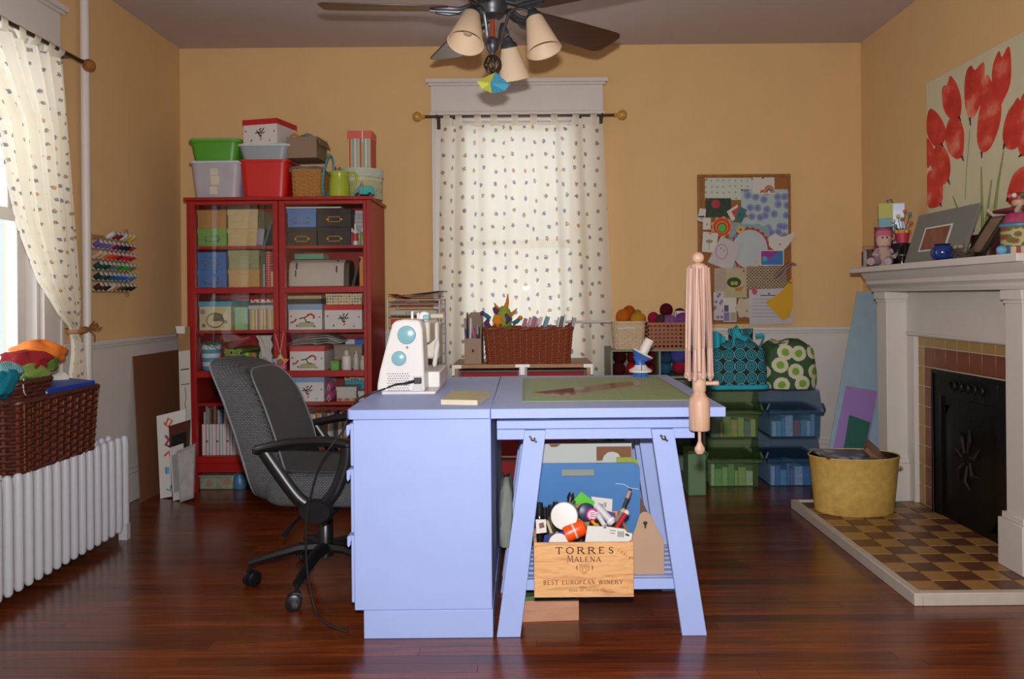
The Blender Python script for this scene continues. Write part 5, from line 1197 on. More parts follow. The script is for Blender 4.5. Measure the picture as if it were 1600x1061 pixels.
# red cloth scrap and blue hoop
hp = thing('embroidery_hoop', 'turquoise hoop standing on edge beside the seagrass basket', 'hoop', (xa(510, TY, 280), TY + .04, CTOP)); rh = (za(240, TY, 510) - CTOP) / 2
MB().tube([(.028 * math.sin(a) * .6 + .016 * math.cos(a), .05 * math.cos(a) * .9, rh + (rh - .006) * math.sin(a)) for a in [2 * PI * k / 32 for k in range(32)]], .006, 8, True).build('ring', mat('#2f8fa0', .4, name='turquoise_plastic'), hp); MB().box(-.006, .012, -.006, .006, 2 * rh - .012, 2 * rh + .008).build('clasp', BRASS, hp)
hb_ = thing('trimming_bundle', 'bundle of red and green trimmings behind the turquoise hoop', 'trimmings', (xa(518, TY, 270), TY + .16, CTOP))
m = MB(); m.lathe([(.03, 0), (.034, .06), (.03, .13), (.022, .165), (.008, .175)], 14, flute=.12, fn=5); m.build('bundle', mat('#8a2a22', .8, noise=.4, ns=40, name='red_trim'), hb_)
for q in range(5): MB().tube([(.01 * q - .02, -.02, .15), (.012 * q - .02, -.03, .19 + .006 * (q % 2)), (.02 * q - .03, -.035, .14)], .005, 5).build('loop', mat(['#4a6a30', '#a8322a', '#b08a4a', '#3f7a5a', '#b8b0a0'][q], .7, name='trim_loop'), hb_)
# lime pitcher
pr_ = thing('pitcher', 'lime green pitcher with a curled handle on the cabinet', 'pitcher', (xa(528.5, TY, 290), TY + .03, CTOP)); LIME = mat('#99a82f', .3, noise=.06, name='lime_glaze')
hp_ = za(268, TY, 528) - CTOP
MB().lathe([(.05, 0), (.062, .004), (.06, hp_ * .55), (.052, hp_ * .82), (.058, hp_ * .95), (.06, hp_), (.055, hp_), (.048, hp_ * .82), (.055, hp_ * .5), (.05, .008), (0, .008)], 24).build('vessel', LIME, pr_)
MB().tube(smooth([Vector(q) for q in [(.052, 0, hp_ * .86), (.075, 0, hp_ * 1.0), (.098, 0, hp_ * .88), (.094, 0, hp_ * .6), (.075, 0, hp_ * .35), (.076, 0, hp_ * .22), (.088, 0, hp_ * .26)]], 5), .007, 8).build('handle', LIME, pr_)
# round hat box with a small car, and a striped gift box
HX = xa(563, TY + .12, 285); hbx = thing('hat_box', 'round pale green patterned hat box on the right end of the cabinet', 'box', (HX, TY + .155, CTOP)); HH = za(262, TY + .05, 563) - CTOP
MB().lathe([(.125, 0), (.125, HH - .03)], 36, sy=.95).build('drum', cells([(0, '#c88a92'), (.14, '#7f9a7a'), (.3, '#a6a886')], 22, .9), hbx)
MB().lathe([(.129, HH - .05), (.131, HH - .05), (.131, HH), (.0, HH + .001)], 36, sy=.95).build('lid', cells([(0, '#c8a09a'), (.2, '#a9b8a6')], 60, .9), hbx)
MB().lathe([(.1265, HH - .075), (.1265, HH - .056)], 36, sy=.95, cap=False).build('ribbon', mat('#b8b28e', .6, name='cream_ribbon'), hbx)
car = thing('toy_van', 'small turquoise toy van with flowers painted on it, in front of the hat box', 'toy', (xa(569, TY - .01, 300), TY - .002, CTOP)); TQ = mat('#2fa39a', .35, name='turquoise_toy')
MB().prism([(-.058, .012), (.056, .012), (.058, .03), (.05, .055), (.035, .062), (-.025, .062), (-.045, .045), (-.06, .035)], 'y', -.012, .022).build('body', TQ, car, .004)
MB().box(-.056, .056, -.0135, .0235, .008, .014).build('bumper', DKP, car)
for s_ in (-.036, .034): m = MB().at((s_, -.01, .0125), rx=R(90)); m.lathe([(.0125, -.036), (.0125, .004), (.006, .005)], 14); m.build('wheel', DKP, car)
flat(car, circ(-.032, .034, .012, 5), -.0122, mat('#a83a78', .5, name='pink_flower_paint'), 'flower_paint'); flat(car, [(0, .04), (.03, .04), (.028, .055), (.002, .055)], -.0122, mat('#6f9aa0', .2, name='toy_window'), 'window'); MB().tube([(-.028, .005, .06), (-.02, .005, .078), (-.012, .005, .078), (-.006, .005, .062)], .004, 6).build('roof_rack', mat('#b84a3a', .5, name='red_toy'), car)
gz0 = CTOP + HH + .001
gb = thing('gift_box', 'tall striped gift box with coral lid and ribbon on the hat box', 'gift box', (xa(563.5, TY + .1, 230), TY + .14, gz0)); gw = (xa(582, TY + .1, 230) - xa(545, TY + .1, 230)) / 2; gh = za(206, TY + .1, 563) - gz0
MB().box(-gw, gw, -gw, gw, 0, gh - .045).build('body', stripes(['#b04a44', '#a8a060', '#7d94a0', '#c8c0a8', '#8aa0a8', '#b8ac80'], gw * .9), gb, .001)
MB().box(-gw - .002, gw + .002, -gw - .002, gw + .002, gh - .045, gh).build('lid', mat('#c85a4a', .6, name='coral_card'), gb, .001)
m = MB(); m.box(gw * .2, gw * .3, -gw - .0035, -gw - .002, gh - .07, gh); m.tube([(-.02, 0, gh), (-.012, 0, gh + .018), (0, 0, gh + .003), (.012, 0, gh + .014)], .003, 5); m.build('ribbon', WPAP, gb)
# ================================================================== ALONG THE BACK WALL
# ------------------------------------------------------------------ wire paper rack
WIRE = mat('#b5b3b4', .35, .4, name='white_coated_wire')
PY = 4.42; px0_, px1_ = xa(604, PY, 500), xa(690, PY, 500); PD = .33; pw_ = px1_ - px0_
pk = thing('paper_rack', 'tall white wire paper rack with many shelves beside the window', 'paper rack', (px0_, PY, 0))
ptop = za(470, PY, 645)
for x in (0.006, pw_ - .012):
    for y in (.006, PD - .006):
        MB().tube([(x, y, 0), (x, y, ptop + .01)], .005, 8).build('post', WIRE, pk)
for x in (pw_ - .002,):
    MB().tube([(x, .02, .02), (x, .02, ptop - .01)], .003, 6).build('side_wire', WIRE, pk)
zs = []; z = ptop - .02
while z > .08: zs.append(z); z -= .0605
pcol = [('#8a3a34', 'dark red'), ('#a8a49c', 'grey'), ('#a83a3a', 'red'), ('#5f7042', 'olive green'), ('#a89a88', 'beige'), ('#c8b060', 'pale yellow'), ('#8a8a92', 'cool grey'), ('#b0a8a4', 'warm white'), ('#a84a34', 'brick'), ('#b88a8a', 'pink'), ('#b04030', 'bright red'), ('#4f6a38', 'green'), ('#5a2a26', 'maroon'), ('#9a8a70', 'tan'), ('#8090a0', 'blue grey'), ('#c0b8b0', 'ivory'), ('#7a6a5a', 'brown')]
for i, z in enumerate(zs):
    m = MB(); m.tube([(.006, .004, z), (pw_ - .012, .004, z)], .003, 6); m.tube([(.006, PD - .004, z), (pw_ - .012, PD - .004, z)], .003, 6)
    for q in range(7): x = .02 + q * (pw_ - .05) / 6; m.tube([(x, .004, z), (x, PD - .004, z)], .0018, 5)
    sh = m.build('wire_shelf', WIRE, pk)
    if i in (0, 1): MB().tube([(pw_ * .35, .002, z - .004), (pw_ * .36, -.008, z + .016), (pw_ * .58, -.008, z + .016), (pw_ * .6, .002, z - .004)], .0025, 6).build('finger_pull', WIRE, sh)
    c, cn_ = pcol[i % len(pcol)]
    t = thing('paper_stack', 'stack of %s craft paper, %s wire shelf from the top of the rack' % (cn_, num[i]), 'paper', (px0_ + pw_ / 2, PY + .17, z + .003), 0, 'craft paper on the wire rack')
    hs = .008 + .014 * ((i * 7) % 3)
    MB().box(-pw_ / 2 + .022, pw_ / 2 - .03, -.155, .14, 0, hs).build('ream', mat(c, .8, noise=.12, ns=50, name='craft_paper'), t); MB().box(-pw_ / 2 + .028, pw_ / 2 - .05, -.16, .13, hs, hs + .004).build('top_sheet', mat(pcol[(i + 3) % 17][0], .8, name='craft_sheet'), t)
ztp = ptop + .012
t = thing('loose_papers', 'loose dark red and orange card sheets piled on top of the wire rack', 'paper', (px0_ + pw_ / 2, PY + .15, ptop + .0))
MB().box(-pw_ / 2 + .004, pw_ / 2 - .006, -.15, .15, .003, .008).build('grey_sheet', mat('#9a9690', .8, name='grey_sheet'), t)
for q, (x, y, rz, ry, w, d, c) in enumerate(((-.09, -.06, .5, .25, .1, .16, '#b0562a'), (.02, -.02, -.06, .0, .24, .22, '#7a3a34'), (.03, .0, .05, -.03, .23, .2, '#4a4644'), (.07, .02, -.2, -.1, .16, .2, '#8a8480'))):
    o = MB().box(-w / 2, w / 2, -d / 2, d / 2, 0, .004).build('card_sheet', mat(c, .8, name='card_sheet'), t); o.location = (x, y, .012 + .011 * q + (.012 if q == 0 else 0)); o.rotation_euler = (0, ry, rz)

# ------------------------------------------------------------------ cart under the window, with red drawers
VY_ = 4.33; vx0, vx1 = xa(707, VY_, 575), xa(926, VY_, 575); vt = za(569, VY_, 815); vw = vx1 - vx0
OAK = wood('#8a5c38', '#a8774c', .5, (2, 12, 12)); CANV = mat('#8e1f22', .85, noise=.08, ns=60, bump=.3, bs=300, name='red_canvas')
ct_ = thing('drawer_cart', 'wooden drawer cart with red canvas drawers and white corner brackets under the window', 'cart', (vx0, VY_, 0))
MB().box(0, vw, 0, .42, vt - .022, vt).build('top_board', OAK, ct_, .002)
for x in (.006, vw / 2 - .014, vw - .034):
    for y in (.004, .386): MB().box(x, x + .028, y, y + .028, 0, vt - .022).build('post', OAK, ct_, .002)
WPL = mat('#c2c0be', .4, .2, name='white_bracket')
for (x0_, x1_) in ((-.002, .05), (vw - .05, vw + .002)): m = MB(); m.box(x0_, x1_, -.003, 0, vt - .022, vt - .002); m.box(x0_ if x0_ < 0 else x1_ - .014, x0_ + .014 if x0_ < 0 else x1_, -.003, 0, vt - .06, vt - .022); m.build('corner_bracket', WPL, ct_)
m = MB(); m.box(vw / 2 - .04, vw / 2 + .04, -.003, 0, vt - .018, vt - .001); m.box(vw / 2 - .014, vw / 2 + .012, -.003, 0, vt - .06, vt - .018); m.build('corner_bracket', WPL, ct_)
for r_ in range(4):
    zt_ = vt - .034 - r_ * .165
    for (a, b) in ((.04, vw / 2 - .02), (vw / 2 + .022, vw - .042)):
        d = MB().box(a + .004, b - .004, .006, .37, zt_ - .145, zt_ - .01).build('drawer', CANV, ct_, .006)
        m = MB(); m.box(a, b, -.002, .01, zt_ - .008, zt_); m.box(a, a + .008, -.002, .01, zt_ - .06, zt_ - .008); m.box(b - .008, b, -.002, .01, zt_ - .06, zt_ - .008); m.build('drawer_rail', DKP, d)
    MB().box(.006, vw - .006, .01, .03, zt_ - .158, zt_ - .148).build('rail', OAK, ct_)
# brown wicker basket on it
DKW = mat('#7a3516', .55, noise=.4, ns=70, name='dark_brown_wicker')
b0, b1 = xa(755, 4.36, 540), xa(896, 4.36, 540); bh = za(514, 4.36, 825) - vt
bk2 = thing('wicker_basket', 'brown wicker basket of books standing on the drawer cart', 'basket', ((b0 + b1) / 2, 4.36 + .135, vt))
wicker(bk2, (b1 - b0) * .92, .25, bh, .07, 15, 40, DKW, .0045, .011, corner=.12)
for s_ in (-1, 1): MB().tube([(s_ * (b1 - b0) * .47, -.1, bh), (s_ * (b1 - b0) * .48, -.04, bh + .018), (s_ * (b1 - b0) * .48, .04, bh + .018), (s_ * (b1 - b0) * .47, .1, bh)], .011, 7).build('handle', DKW, bk2)
# books in it
bcs = [('#8a3a50', 'maroon', 806, 6, -22), ('#b06a7a', 'pink', 813, 4, -22), ('#7a4a6a', 'plum', 819, 5, -22), ('#a85a6a', 'rose', 826, 4, -20), ('#c0b8b0', 'white', 832, 4, -20), ('#4a7a8a', 'teal', 838, 6, -24), ('#b8b4ae', 'pale grey', 862, 3, -18), ('#4a4644', 'charcoal', 868, 3, -16), ('#c8c4bc', 'off-white', 874, 3, -14), ('#8a8680', 'grey', 884, 5, -20)]
for i, (c, nm, px, wpx, tl) in enumerate(bcs):
    w = wpx * 4.45 / F; t = thing('book', '%s book leaning in the brown wicker basket, %s from the left' % (nm, num[i]), 'book', (xa(px, 4.45, 530) - .012, 4.42, vt + .012), 0, 'books in the wicker basket'); t.rotation_euler = (0, R(-tl) * .75, 0)
    hh = bh + .055 + .006 * (i % 3); MB().box(-w / 2 + .001, w / 2 - .001, .002, .13, .001, hh - .002).build('pages', mat('#c4bca8', .8, name='page_block'), t); m = MB(); m.box(-w / 2, -w / 2 + .0012, 0, .135, 0, hh); m.box(w / 2 - .0012, w / 2, 0, .135, 0, hh); m.box(-w / 2, w / 2, -.001, .001, 0, hh); m.build('cover', mat(c, .5, noise=.2, name='book_cover'), t)
# plush jester toy sitting in the basket
pj = thing('plush_toy', 'bright plush toy with orange horns and purple ears peeking out of the brown basket', 'toy', (xa(787, 4.44, 512), 4.44, vt + .01)); pz = lambda py: za(py, 4.44, 787) - vt - .01; pxx = lambda p: xa(p, 4.44, 500) - xa(787, 4.44, 512)
FUZZ = lambda c: mat(c, .95, noise=.2, ns=90, bump=.5, bs=250, spec=.1, name='plush')
m = MB(); m.lathe([(.03, 0), (.06, .03), (.065, .09), (.05, pz(510)), (.03, pz(500))], 18, sy=.7); m.build('body', FUZZ('#5f7a34'), pj)
m = MB(); m.lathe([(.01, pz(513)), (.045, pz(508)), (.05, pz(498)), (.046, pz(490)), (.034, pz(483)), (.01, pz(478))], 18, sy=.8); hd = m.build('head', FUZZ('#8a9a3c'), pj)
m = MB(); m.at((pxx(778), -.036, pz(500))); m.lathe([(.001, -.04), (.024, -.03), (.031, .0), (.022, .028), (.001, .036)], 14, sy=.45); m.build('face', FUZZ('#c8842a'), hd)
MB().tube([(pxx(790), 0, pz(482)), (pxx(793), 0, pz(472)), (pxx(794), 0, pz(459))], [.016, .010, .003], 10).build('horn', FUZZ('#c87a22'), hd)
MB().tube([(pxx(780), 0, pz(484)), (pxx(775), 0, pz(478)), (pxx(772.5), 0, pz(473))], [.012, .007, .003], 10).build('horn', FUZZ('#c87a22'), hd)
MB().tube([(pxx(799), 0, pz(492)), (pxx(804), 0, pz(487)), (pxx(808), 0, pz(482))], [.012, .008, .003], 10).build('horn', FUZZ('#c87a22'), hd)
for pts in ([(764, 498), (760, 504), (766, 510)], [(790, 490), (795, 499), (791, 506)], [(772, 480), (776, 486), (774, 490)]): MB().tube([(pxx(a), -.03, pz(b)) for a, b in pts], [.01, .018, .008], 10).build('ear', FUZZ('#5a3a6a'), hd)
for pts, c in (([(766, 498), (760, 493), (754, 489)], '#2f6f80'), ([(801, 506), (808, 502), (813, 497)], '#2f6f80')): a_ = MB().tube([(pxx(a), 0, pz(b)) for a, b in pts], [.012, .013, .01], 10).build('arm', FUZZ(c), pj); MB().ball((pxx(pts[-1][0]), 0, pz(pts[-1][1])), .014, 10).build('paw', FUZZ('#5a3a6a' if pts[0][0] < 780 else '#c87a22'), a_)
for s_ in (-4, 4): m = MB().at((pxx(778 + s_), -.052, pz(507))); m.ball((0, 0, 0), .008, 10); m.build('cheek', FUZZ('#b03a30'), hd)
# wooden magazine file with pens
mf = thing('wooden_file', 'pale wooden magazine file holding pens on the drawer cart', 'magazine file', (xa(725.5, 4.36, 530), 4.36, vt)); PLY = mat('#8e7762', .65, noise=.1, ns=30, stretch=(8, 8, 1), name='pale_plywood'); w = xa(752, 4.36, 530) - xa(725.5, 4.36, 530); h1 = za(529, 4.36, 740) - vt; h2 = za(489, 4.4, 742) - vt
m = MB(); m.box(0, w, 0, .006, 0, h1); m.build('front', PLY, mf, .001); flat(mf, circ(w * .5, h1 * .52, .006, 10, .01), 0, INK, 'finger_hole')
for x in (0, w - .006): MB().prism([(.006, 0), (.24, 0), (.24, h2), (.17, h2), (.006, h1)], 'x', x, x + .006).build('side', PLY, mf, .001)
MB().prism([(0, 0), (w, 0), (w, h2 - .02), (w - .02, h2), (.02, h2), (0, h2 - .02)], 'y', .24, .246).build('back_panel', PLY, mf, .001); MB().box(.006, w - .006, .006, .24, 0, .006).build('floor_panel', PLY, mf)
for i, (dx, c, nm, pt, lean) in enumerate(((.014, '#3a3a6a', 'dark blue', 496, -.05), (.026, '#c8c8cc', 'white', 496, .03), (.036, '#3f5a70', 'slate blue', 505, .02), (.052, '#a83a5a', 'crimson', 511, .0), (.068, '#2a2422', 'black', 508, .02), (.08, '#4a2a2a', 'dark brown', 510, -.02))):
    hh = za(pt, 4.38, 740) - vt - .01; t = thing('pen', '%s pen or marker standing in the pale wooden file' % nm, 'pen', (mf.location.x + dx, 4.36 + .03 + .02 * (i % 3), vt + .0065), 0, 'pens in the wooden file'); t.rotation_euler = (0, lean, 0)
    MB().lathe([(.0055, 0), (.0065, .004), (.0065, hh * .78)], 10).build('barrel', mat(c, .4, name='pen_barrel'), t); MB().lathe([(.007, hh * .76), (.007, hh * .97), (.004, hh)], 10).build('cap', mat(c if i % 2 else '#8a8a90', .35, name='pen_cap'), t)
# thin white rod in front of the curtain's right edge
tr = thing('white_rod', 'thin white rod resting level beside the cream yarn basket and curtain', 'rod', (0, 4.62, 0)); za_ = za(502.5, 4.62, 905)
MB().tube([(xa(868, 4.62, 503), 0, za_), (xa(957, 4.62, 502), 0, za_)], .008, 8).build('tube', mat('#c8c6c4', .3, name='white_tube'), tr)
for x in (xa(868, 4.62, 503), xa(957, 4.62, 502)): MB().cbox((x, 0, za_), (.012, .02, .02)).build('end_cap', WWH, tr)
MB().tube([(xa(956, 4.62, 502), 0, za_), (xa(956, 4.62, 502), 0, za(546, 4.47, 1020))], .004, 6).build('prop', WWH, tr)

# ------------------------------------------------------------------ yarn shelf
KY = 4.47; yx0, yx1 = xa(954, KY, 560), xa(1101, KY, 560); yz = za(546, KY, 1020)
SHG = mat('#6d7560', .6, noise=.06, name='sage_green_paint')
ys = thing('yarn_shelf', 'low sage green cube shelf filled with yarn beside the window', 'shelf', (yx0, KY, 0)); yw = yx1 - yx0
MB().box(0, yw, 0, .36, yz - .012, yz).build('top_board', SHG, ys, .001); MB().box(0, yw, .35, .36, .02, yz - .012).build('back_panel', SHG, ys)
zz1 = za(592, KY, 1020); rowz = [.03, yz - .012 - 2 * (yz - zz1) , zz1 - .0]
xm_ = xa(1031, KY, 560) - yx0
for x in (0, xm_ - .006, yw - .012): MB().box(x, x + .012, 0, .35, 0, yz - .012).build('upright', SHG, ys, .001)
for z in (.02, .33, .638):
    MB().box(.012, yw - .012, 0, .35, z, z + .012).build('shelf_board', SHG, ys, .001)
def yball(px, py, r, c, label, Y, grp, sq=(1, 1, 1), z=None, band=False, cn2=None):
    p = at(px, py, Y); t = thing('yarn_ball', label, 'yarn ball', (p.x, Y, p.z if z is None else z), 0, grp)
    MB().ball((0, 0, 0), r, 20, sq).build('wool', yarn(c), t)
    m = MB(); a0 = px * .7
    for q in range(3): m.tube([(r * 1.0 * sq[0] * math.cos(a) * math.cos(q + a0), r * sq[1] * math.cos(a) * math.sin(q + a0), r * sq[2] * math.sin(a)) for a in [2 * PI * k / 20 for k in range(20)]], .003, 4, True)
    m.build('wrapped_strands', yarn(c), t)
    if band: MB().lathe([(r * sq[0] * 1.02, -.02), (r * sq[0] * 1.02, .02)], 20, cap=False).build('paper_band', WPAP, t)
    return t
q_ = 'yarn in the sage green cubes'; s0 = .652
for (x, z, r, c, lab) in ((.055, .045, .042, '#4a1218', 'dark maroon yarn ball in the lower left of the yarn cube'), (.062, .125, .04, '#3c1014', 'very dark red yarn ball at the upper left of the yarn cube'), (.14, .045, .043, '#b01c20', 'bright red yarn ball behind the yarn winder'), (.145, .13, .042, '#6a1418', 'deep red yarn ball above the bright red one'), (.225, .048, .044, '#7a1418', 'crimson yarn ball at the right of the left cube'), (.225, .135, .042, '#8a161a', 'scarlet yarn ball at the upper right of the left cube')):
    t = thing('yarn_ball', lab, 'yarn ball', (yx0 + x, KY + .08, s0 + (.037 if z < .08 else .108)), 0, q_); MB().ball((0, 0, 0), r, 18).build('wool', yarn(c), t)
for (x, z, r, c, lab) in ((.045, .04, .038, '#2f5a78', 'steel blue yarn ball low in the right cube'), (.05, .115, .038, '#274a68', 'navy blue yarn ball above the steel blue one'), (.125, .14, .055, '#4a4a98', 'large violet blue yarn ball in the right cube'), (.13, .045, .046, '#9a1f3c', 'raspberry yarn ball in the right cube'), (.205, .06, .04, '#a82a40', 'cherry red yarn ball next to the wooden swift'), (.21, .14, .04, '#5a2a58', 'dark purple yarn ball at the upper right of the right cube')):
    t = thing('yarn_ball', lab, 'yarn ball', (yx0 + xm_ + x, KY + .08, s0 + max(r, .037) + (0 if z < .08 else .06)), 0, q_); MB().ball((0, 0, 0), r, 18).build('wool', yarn(c), t)
for i, (x, c, lab) in enumerate(((.08, '#5a6a3a', 'moss green yarn ball in the lowest open cube'), (.19, '#3a4a6a', 'denim blue yarn ball in the lowest open cube'))):
    t = thing('yarn_ball', lab, 'yarn ball', (yx0 + xm_ + x, KY + .1, .342 + .056), 0, q_); MB().ball((0, 0, 0), .055, 18).build('wool', yarn(c), t)
# green storage drawer at the bottom right of the shelf
t = thing('green_case', 'sage green plastic case on the floor in front of the yarn shelf', 'case', (xa(1084, KY - .06, 740), KY - .15, 0)); MB().box(-.05, .05, 0, .14, 0, .235).build('body', mat('#5f7a58', .4, name='sage_plastic'), t, .006); MB().box(-.053, .053, -.004, .143, .235, .25).build('lid', mat('#4f6a4a', .4, name='dark_sage'), t, .003)
# cream wicker basket with orange yarn
c0, c1 = xa(960, KY, 520), xa(1009, KY, 520); ch_ = za(504, KY, 985) - yz
CRW = mat('#c0a888', .7, noise=.2, ns=60, name='cream_wicker')
b = thing('yarn_basket', 'cream wicker basket of orange and yellow yarn on the yarn shelf', 'basket', ((c0 + c1) / 2, KY + .10, yz))
wicker(b, (c1 - c0) * .9, .17, ch_, .10, 12, 30, CRW, .0042, .009, ma2=CRW)
MB().tube([((c0 - c1) / 2 * .75, -.094, ch_ * .78), (0, -.1, ch_ * .8), ((c1 - c0) / 2 * .3, -.096, ch_ * .78)], .005, 6).build('white_liner_edge', WPAP, b)
gy_ = 'yarn in the cream basket'
yball(974, 495, .043, '#c86a1a', 'large orange yarn ball in the cream basket', KY + .09, gy_); yball(983, 487, .034, '#b8561a', 'burnt orange yarn ball at the back of the cream basket', KY + .14, gy_); yball(996, 498, .044, '#c8912a', 'golden yellow yarn ball in the cream basket', KY + .09, gy_, (1.1, 1, .8)); yball(996, 490, .022, '#8a9a3a', 'small green yarn ball behind the golden one', KY + .14, gy_)
# brown lattice basket with purple yarn
l0, l1 = xa(1013, KY, 520), xa(1075, KY, 520); lh_ = za(505, KY, 1042) - yz; LAT = mat('#8a4a20', .55, noise=.15, ns=30, name='brown_lattice')
b = thing('lattice_basket', 'brown square-hole lattice basket of red and purple yarn on the yarn shelf', 'basket', ((l0 + l1) / 2, KY + .11, yz)); lw = l1 - l0
def lattice(nx, nz, W_, H_, to):
    m = MB()
    for i in range(nx + 1):
        u = i / nx * (W_ - .008); hw = .008 if i not in (0, nx) else .008
        m.hexa([to(u, 0, 0), to(u + hw, 0, 0), to(u + hw, .006, 0), to(u, .006, 0), to(u, 0, H_), to(u + hw, 0, H_), to(u + hw, .006, H_), to(u, .006, H_)])
    for j in range(nz + 1):
        z = j / nz * (H_ - .01); th = .01
        m.hexa([to(0, -.001, z), to(W_, -.001, z), to(W_, .005, z), to(0, .005, z), to(0, -.001, z + th), to(W_, -.001, z + th), to(W_, .005, z + th), to(0, .005, z + th)])
    return m
lattice(9, 6, lw, lh_, lambda u, d, z: (-lw / 2 + u, -.1 + d, z)).build('front_lattice', LAT, b); lattice(9, 6, lw, lh_, lambda u, d, z: (-lw / 2 + u, .1 - d, z)).build('back_lattice', LAT, b)
lattice(7, 6, .2, lh_, lambda u, d, z: (-lw / 2 + d, -.1 + u, z)).build('side_lattice', LAT, b); lattice(7, 6, .2, lh_, lambda u, d, z: (lw / 2 - d, -.1 + u, z)).build('side_lattice', LAT, b)
MB().box(-lw / 2, lw / 2, -.1, .1, 0, .006).build('bottom', LAT, b); m = MB(); m.box(-lw / 2 - .004, lw / 2 + .004, -.104, -.096, lh_ - .012, lh_ + .004); m.box(-lw / 2 - .004, lw / 2 + .004, .096, .104, lh_ - .012, lh_ + .004); m.box(-lw / 2 - .004, -lw / 2 + .006, -.096, .096, lh_ - .012, lh_ + .004); m.box(lw / 2 - .006, lw / 2 + .004, -.096, .096, lh_ - .012, lh_ + .004); m.build('rim', LAT, b)
gy_ = 'yarn in the lattice basket'
yball(1021, 497, .034, '#9a2040', 'crimson yarn ball at the left of the lattice basket', KY + .08, gy_); yball(1041, 484, .036, '#5a1224', 'burgundy yarn ball heaped on top of the lattice basket', KY + .12, gy_); yball(1045, 501, .045, '#8a5a98', 'purple yarn ball at the front of the lattice basket', KY + .06, gy_, (1.2, .8, .7)); yball(1066, 499, .038, '#7a4a88', 'violet yarn ball at the right of the lattice basket', KY + .07, gy_); yball(1062, 491, .034, '#601830', 'wine red yarn ball with a white paper band', KY + .14, gy_, band=True); yball(1032, 500, .03, '#4a3a34', 'dark brown yarn ball in the lattice basket', KY + .05, gy_)

# ------------------------------------------------------------------ four clear bins, stacked in twos
def craft_bin(lab, px0, px1, pyt, zb, col, dark, Y, n, ccs, seed, ztop, dens='#eef6e8'):
    x0, x1 = xa(px0, Y, pyt), xa(px1, Y, pyt); w = x1 - x0; h = ztop - zb; hl = h * .43
    t = thing('craft_bin', lab, 'bin', ((x0 + x1) / 2, Y, zb), 0, 'clear craft bins on the floor')
    body = clear(col, .14, .12, dens=dens); lid = clear(dark, .22, .15, dens=dens)
    m = MB(); ww = w * .46
    for (a, b_, c_, d_) in ((-ww, ww, .012, .016), (-ww, ww, .33, .334)): m.hexa([(a * .95, c_, .004), (b_ * .95, c_, .004), (b_ * .95, d_, .004), (a * .95, d_, .004), (a, c_, h - hl), (b_, c_, h - hl), (b_, d_, h - hl), (a, d_, h - hl)])
    for s_ in (-1, 1): m.hexa([(s_ * ww * .95 - .002, .016, .004), (s_ * ww * .95 + .002, .016, .004), (s_ * ww * .95 + .002, .33, .004), (s_ * ww * .95 - .002, .33, .004), (s_ * ww - .002, .016, h - hl), (s_ * ww + .002, .016, h - hl), (s_ * ww + .002, .33, h - hl), (s_ * ww - .002, .33, h - hl)])
    m.box(-ww * .95, ww * .95, .012, .334, 0, .004); m.build('basin', body, t)
    m = MB(); m.hexa([(-w / 2, .0, h - hl), (w / 2, .0, h - hl), (w / 2, .345, h - hl), (-w / 2, .345, h - hl), (-w / 2, .0, h - hl + .01), (w / 2, .0, h - hl + .01), (w / 2, .345, h - hl + .01), (-w / 2, .345, h - hl + .01)])
    m.hexa([(-w * .48, .004, h - hl + .01), (w * .48, .004, h - hl + .01), (w * .48, .34, h - hl + .01), (-w * .48, .34, h - hl + .01), (-w * .45, .02, h), (w * .45, .02, h), (w * .45, .325, h), (-w * .45, .325, h)])
    m.build('lid', lid, t, .004)
    m = MB(); m.tube([(-w * .47, -.006, h * .72), (-w * .51, -.006, h * .60), (-w * .49, -.006, h - hl - .012), (w * .49, -.006, h - hl - .012), (w * .51, -.006, h * .60), (w * .47, -.006, h * .72)], .007, 7); m.build('handle', mat(dark, .4, name='bin_handle'), t)
    rr = random.Random(seed)
    # things inside: upright packets along the front
    x = -ww * .85; k = 0
    while x < ww * .8:
        wd = rr.uniform(.018, .05); hh = rr.uniform(.6, .95) * (h - hl - .02); cc = ccs[k % len(ccs)]
        o = MB().box(0, wd - .003, 0, .26, 0, hh).build('packet', mat(cc, .5, noise=.35, ns=45, name='packet_print')); o.location = (t.location.x + x, Y + .03, zb + .0045)
        tag(o, 'packet standing %s from the left inside the %s' % (num[k], lab.split(' with ')[0]), 'packet', 'packets inside the craft bins'); x += wd; k += 1
    return t
BY = 4.5
zb1 = za(685, BY, 1195) ; zb2 = za(610, BY, 1195)
craft_bin('lower green clear bin with packets stacked left on the floor', 1103, 1190, 685, 0.0, '#7f9a6c', '#3f5c34', BY, 5, ['#d0d4e0', '#8aba8a', '#a4cc9c', '#80aa80', '#a8c49c', '#b0be88'], 1, zb1)
craft_bin('upper green clear bin with packets under the teal patterned bag', 1104, 1190, 610, zb1 + .001, '#8a9a6c', '#3c5230', BY, 5, ['#6a7aac', '#b4b49a', '#8a9a78', '#c0a080', '#a4b488'], 2, zb2)
craft_bin('lower blue clear bin with packets stacked right on the floor', 1197, 1285, 685, 0.0, '#5a7f9a', '#22445f', BY, 5, ['#dce4ec', '#7094c4', '#90bcd0', '#74a0c0', '#9a8aac'], 3, zb1, '#e4eef8')
craft_bin('upper blue clear bin with packets under the green flowered bag', 1199, 1287, 610, zb1 + .001, '#5f8498', '#24465e', BY, 5, ['#d4e0ec', '#a0bccc', '#84b0c4', '#ccd4dc', '#b87060', '#80b0c0'], 4, zb2, '#e4eef8')
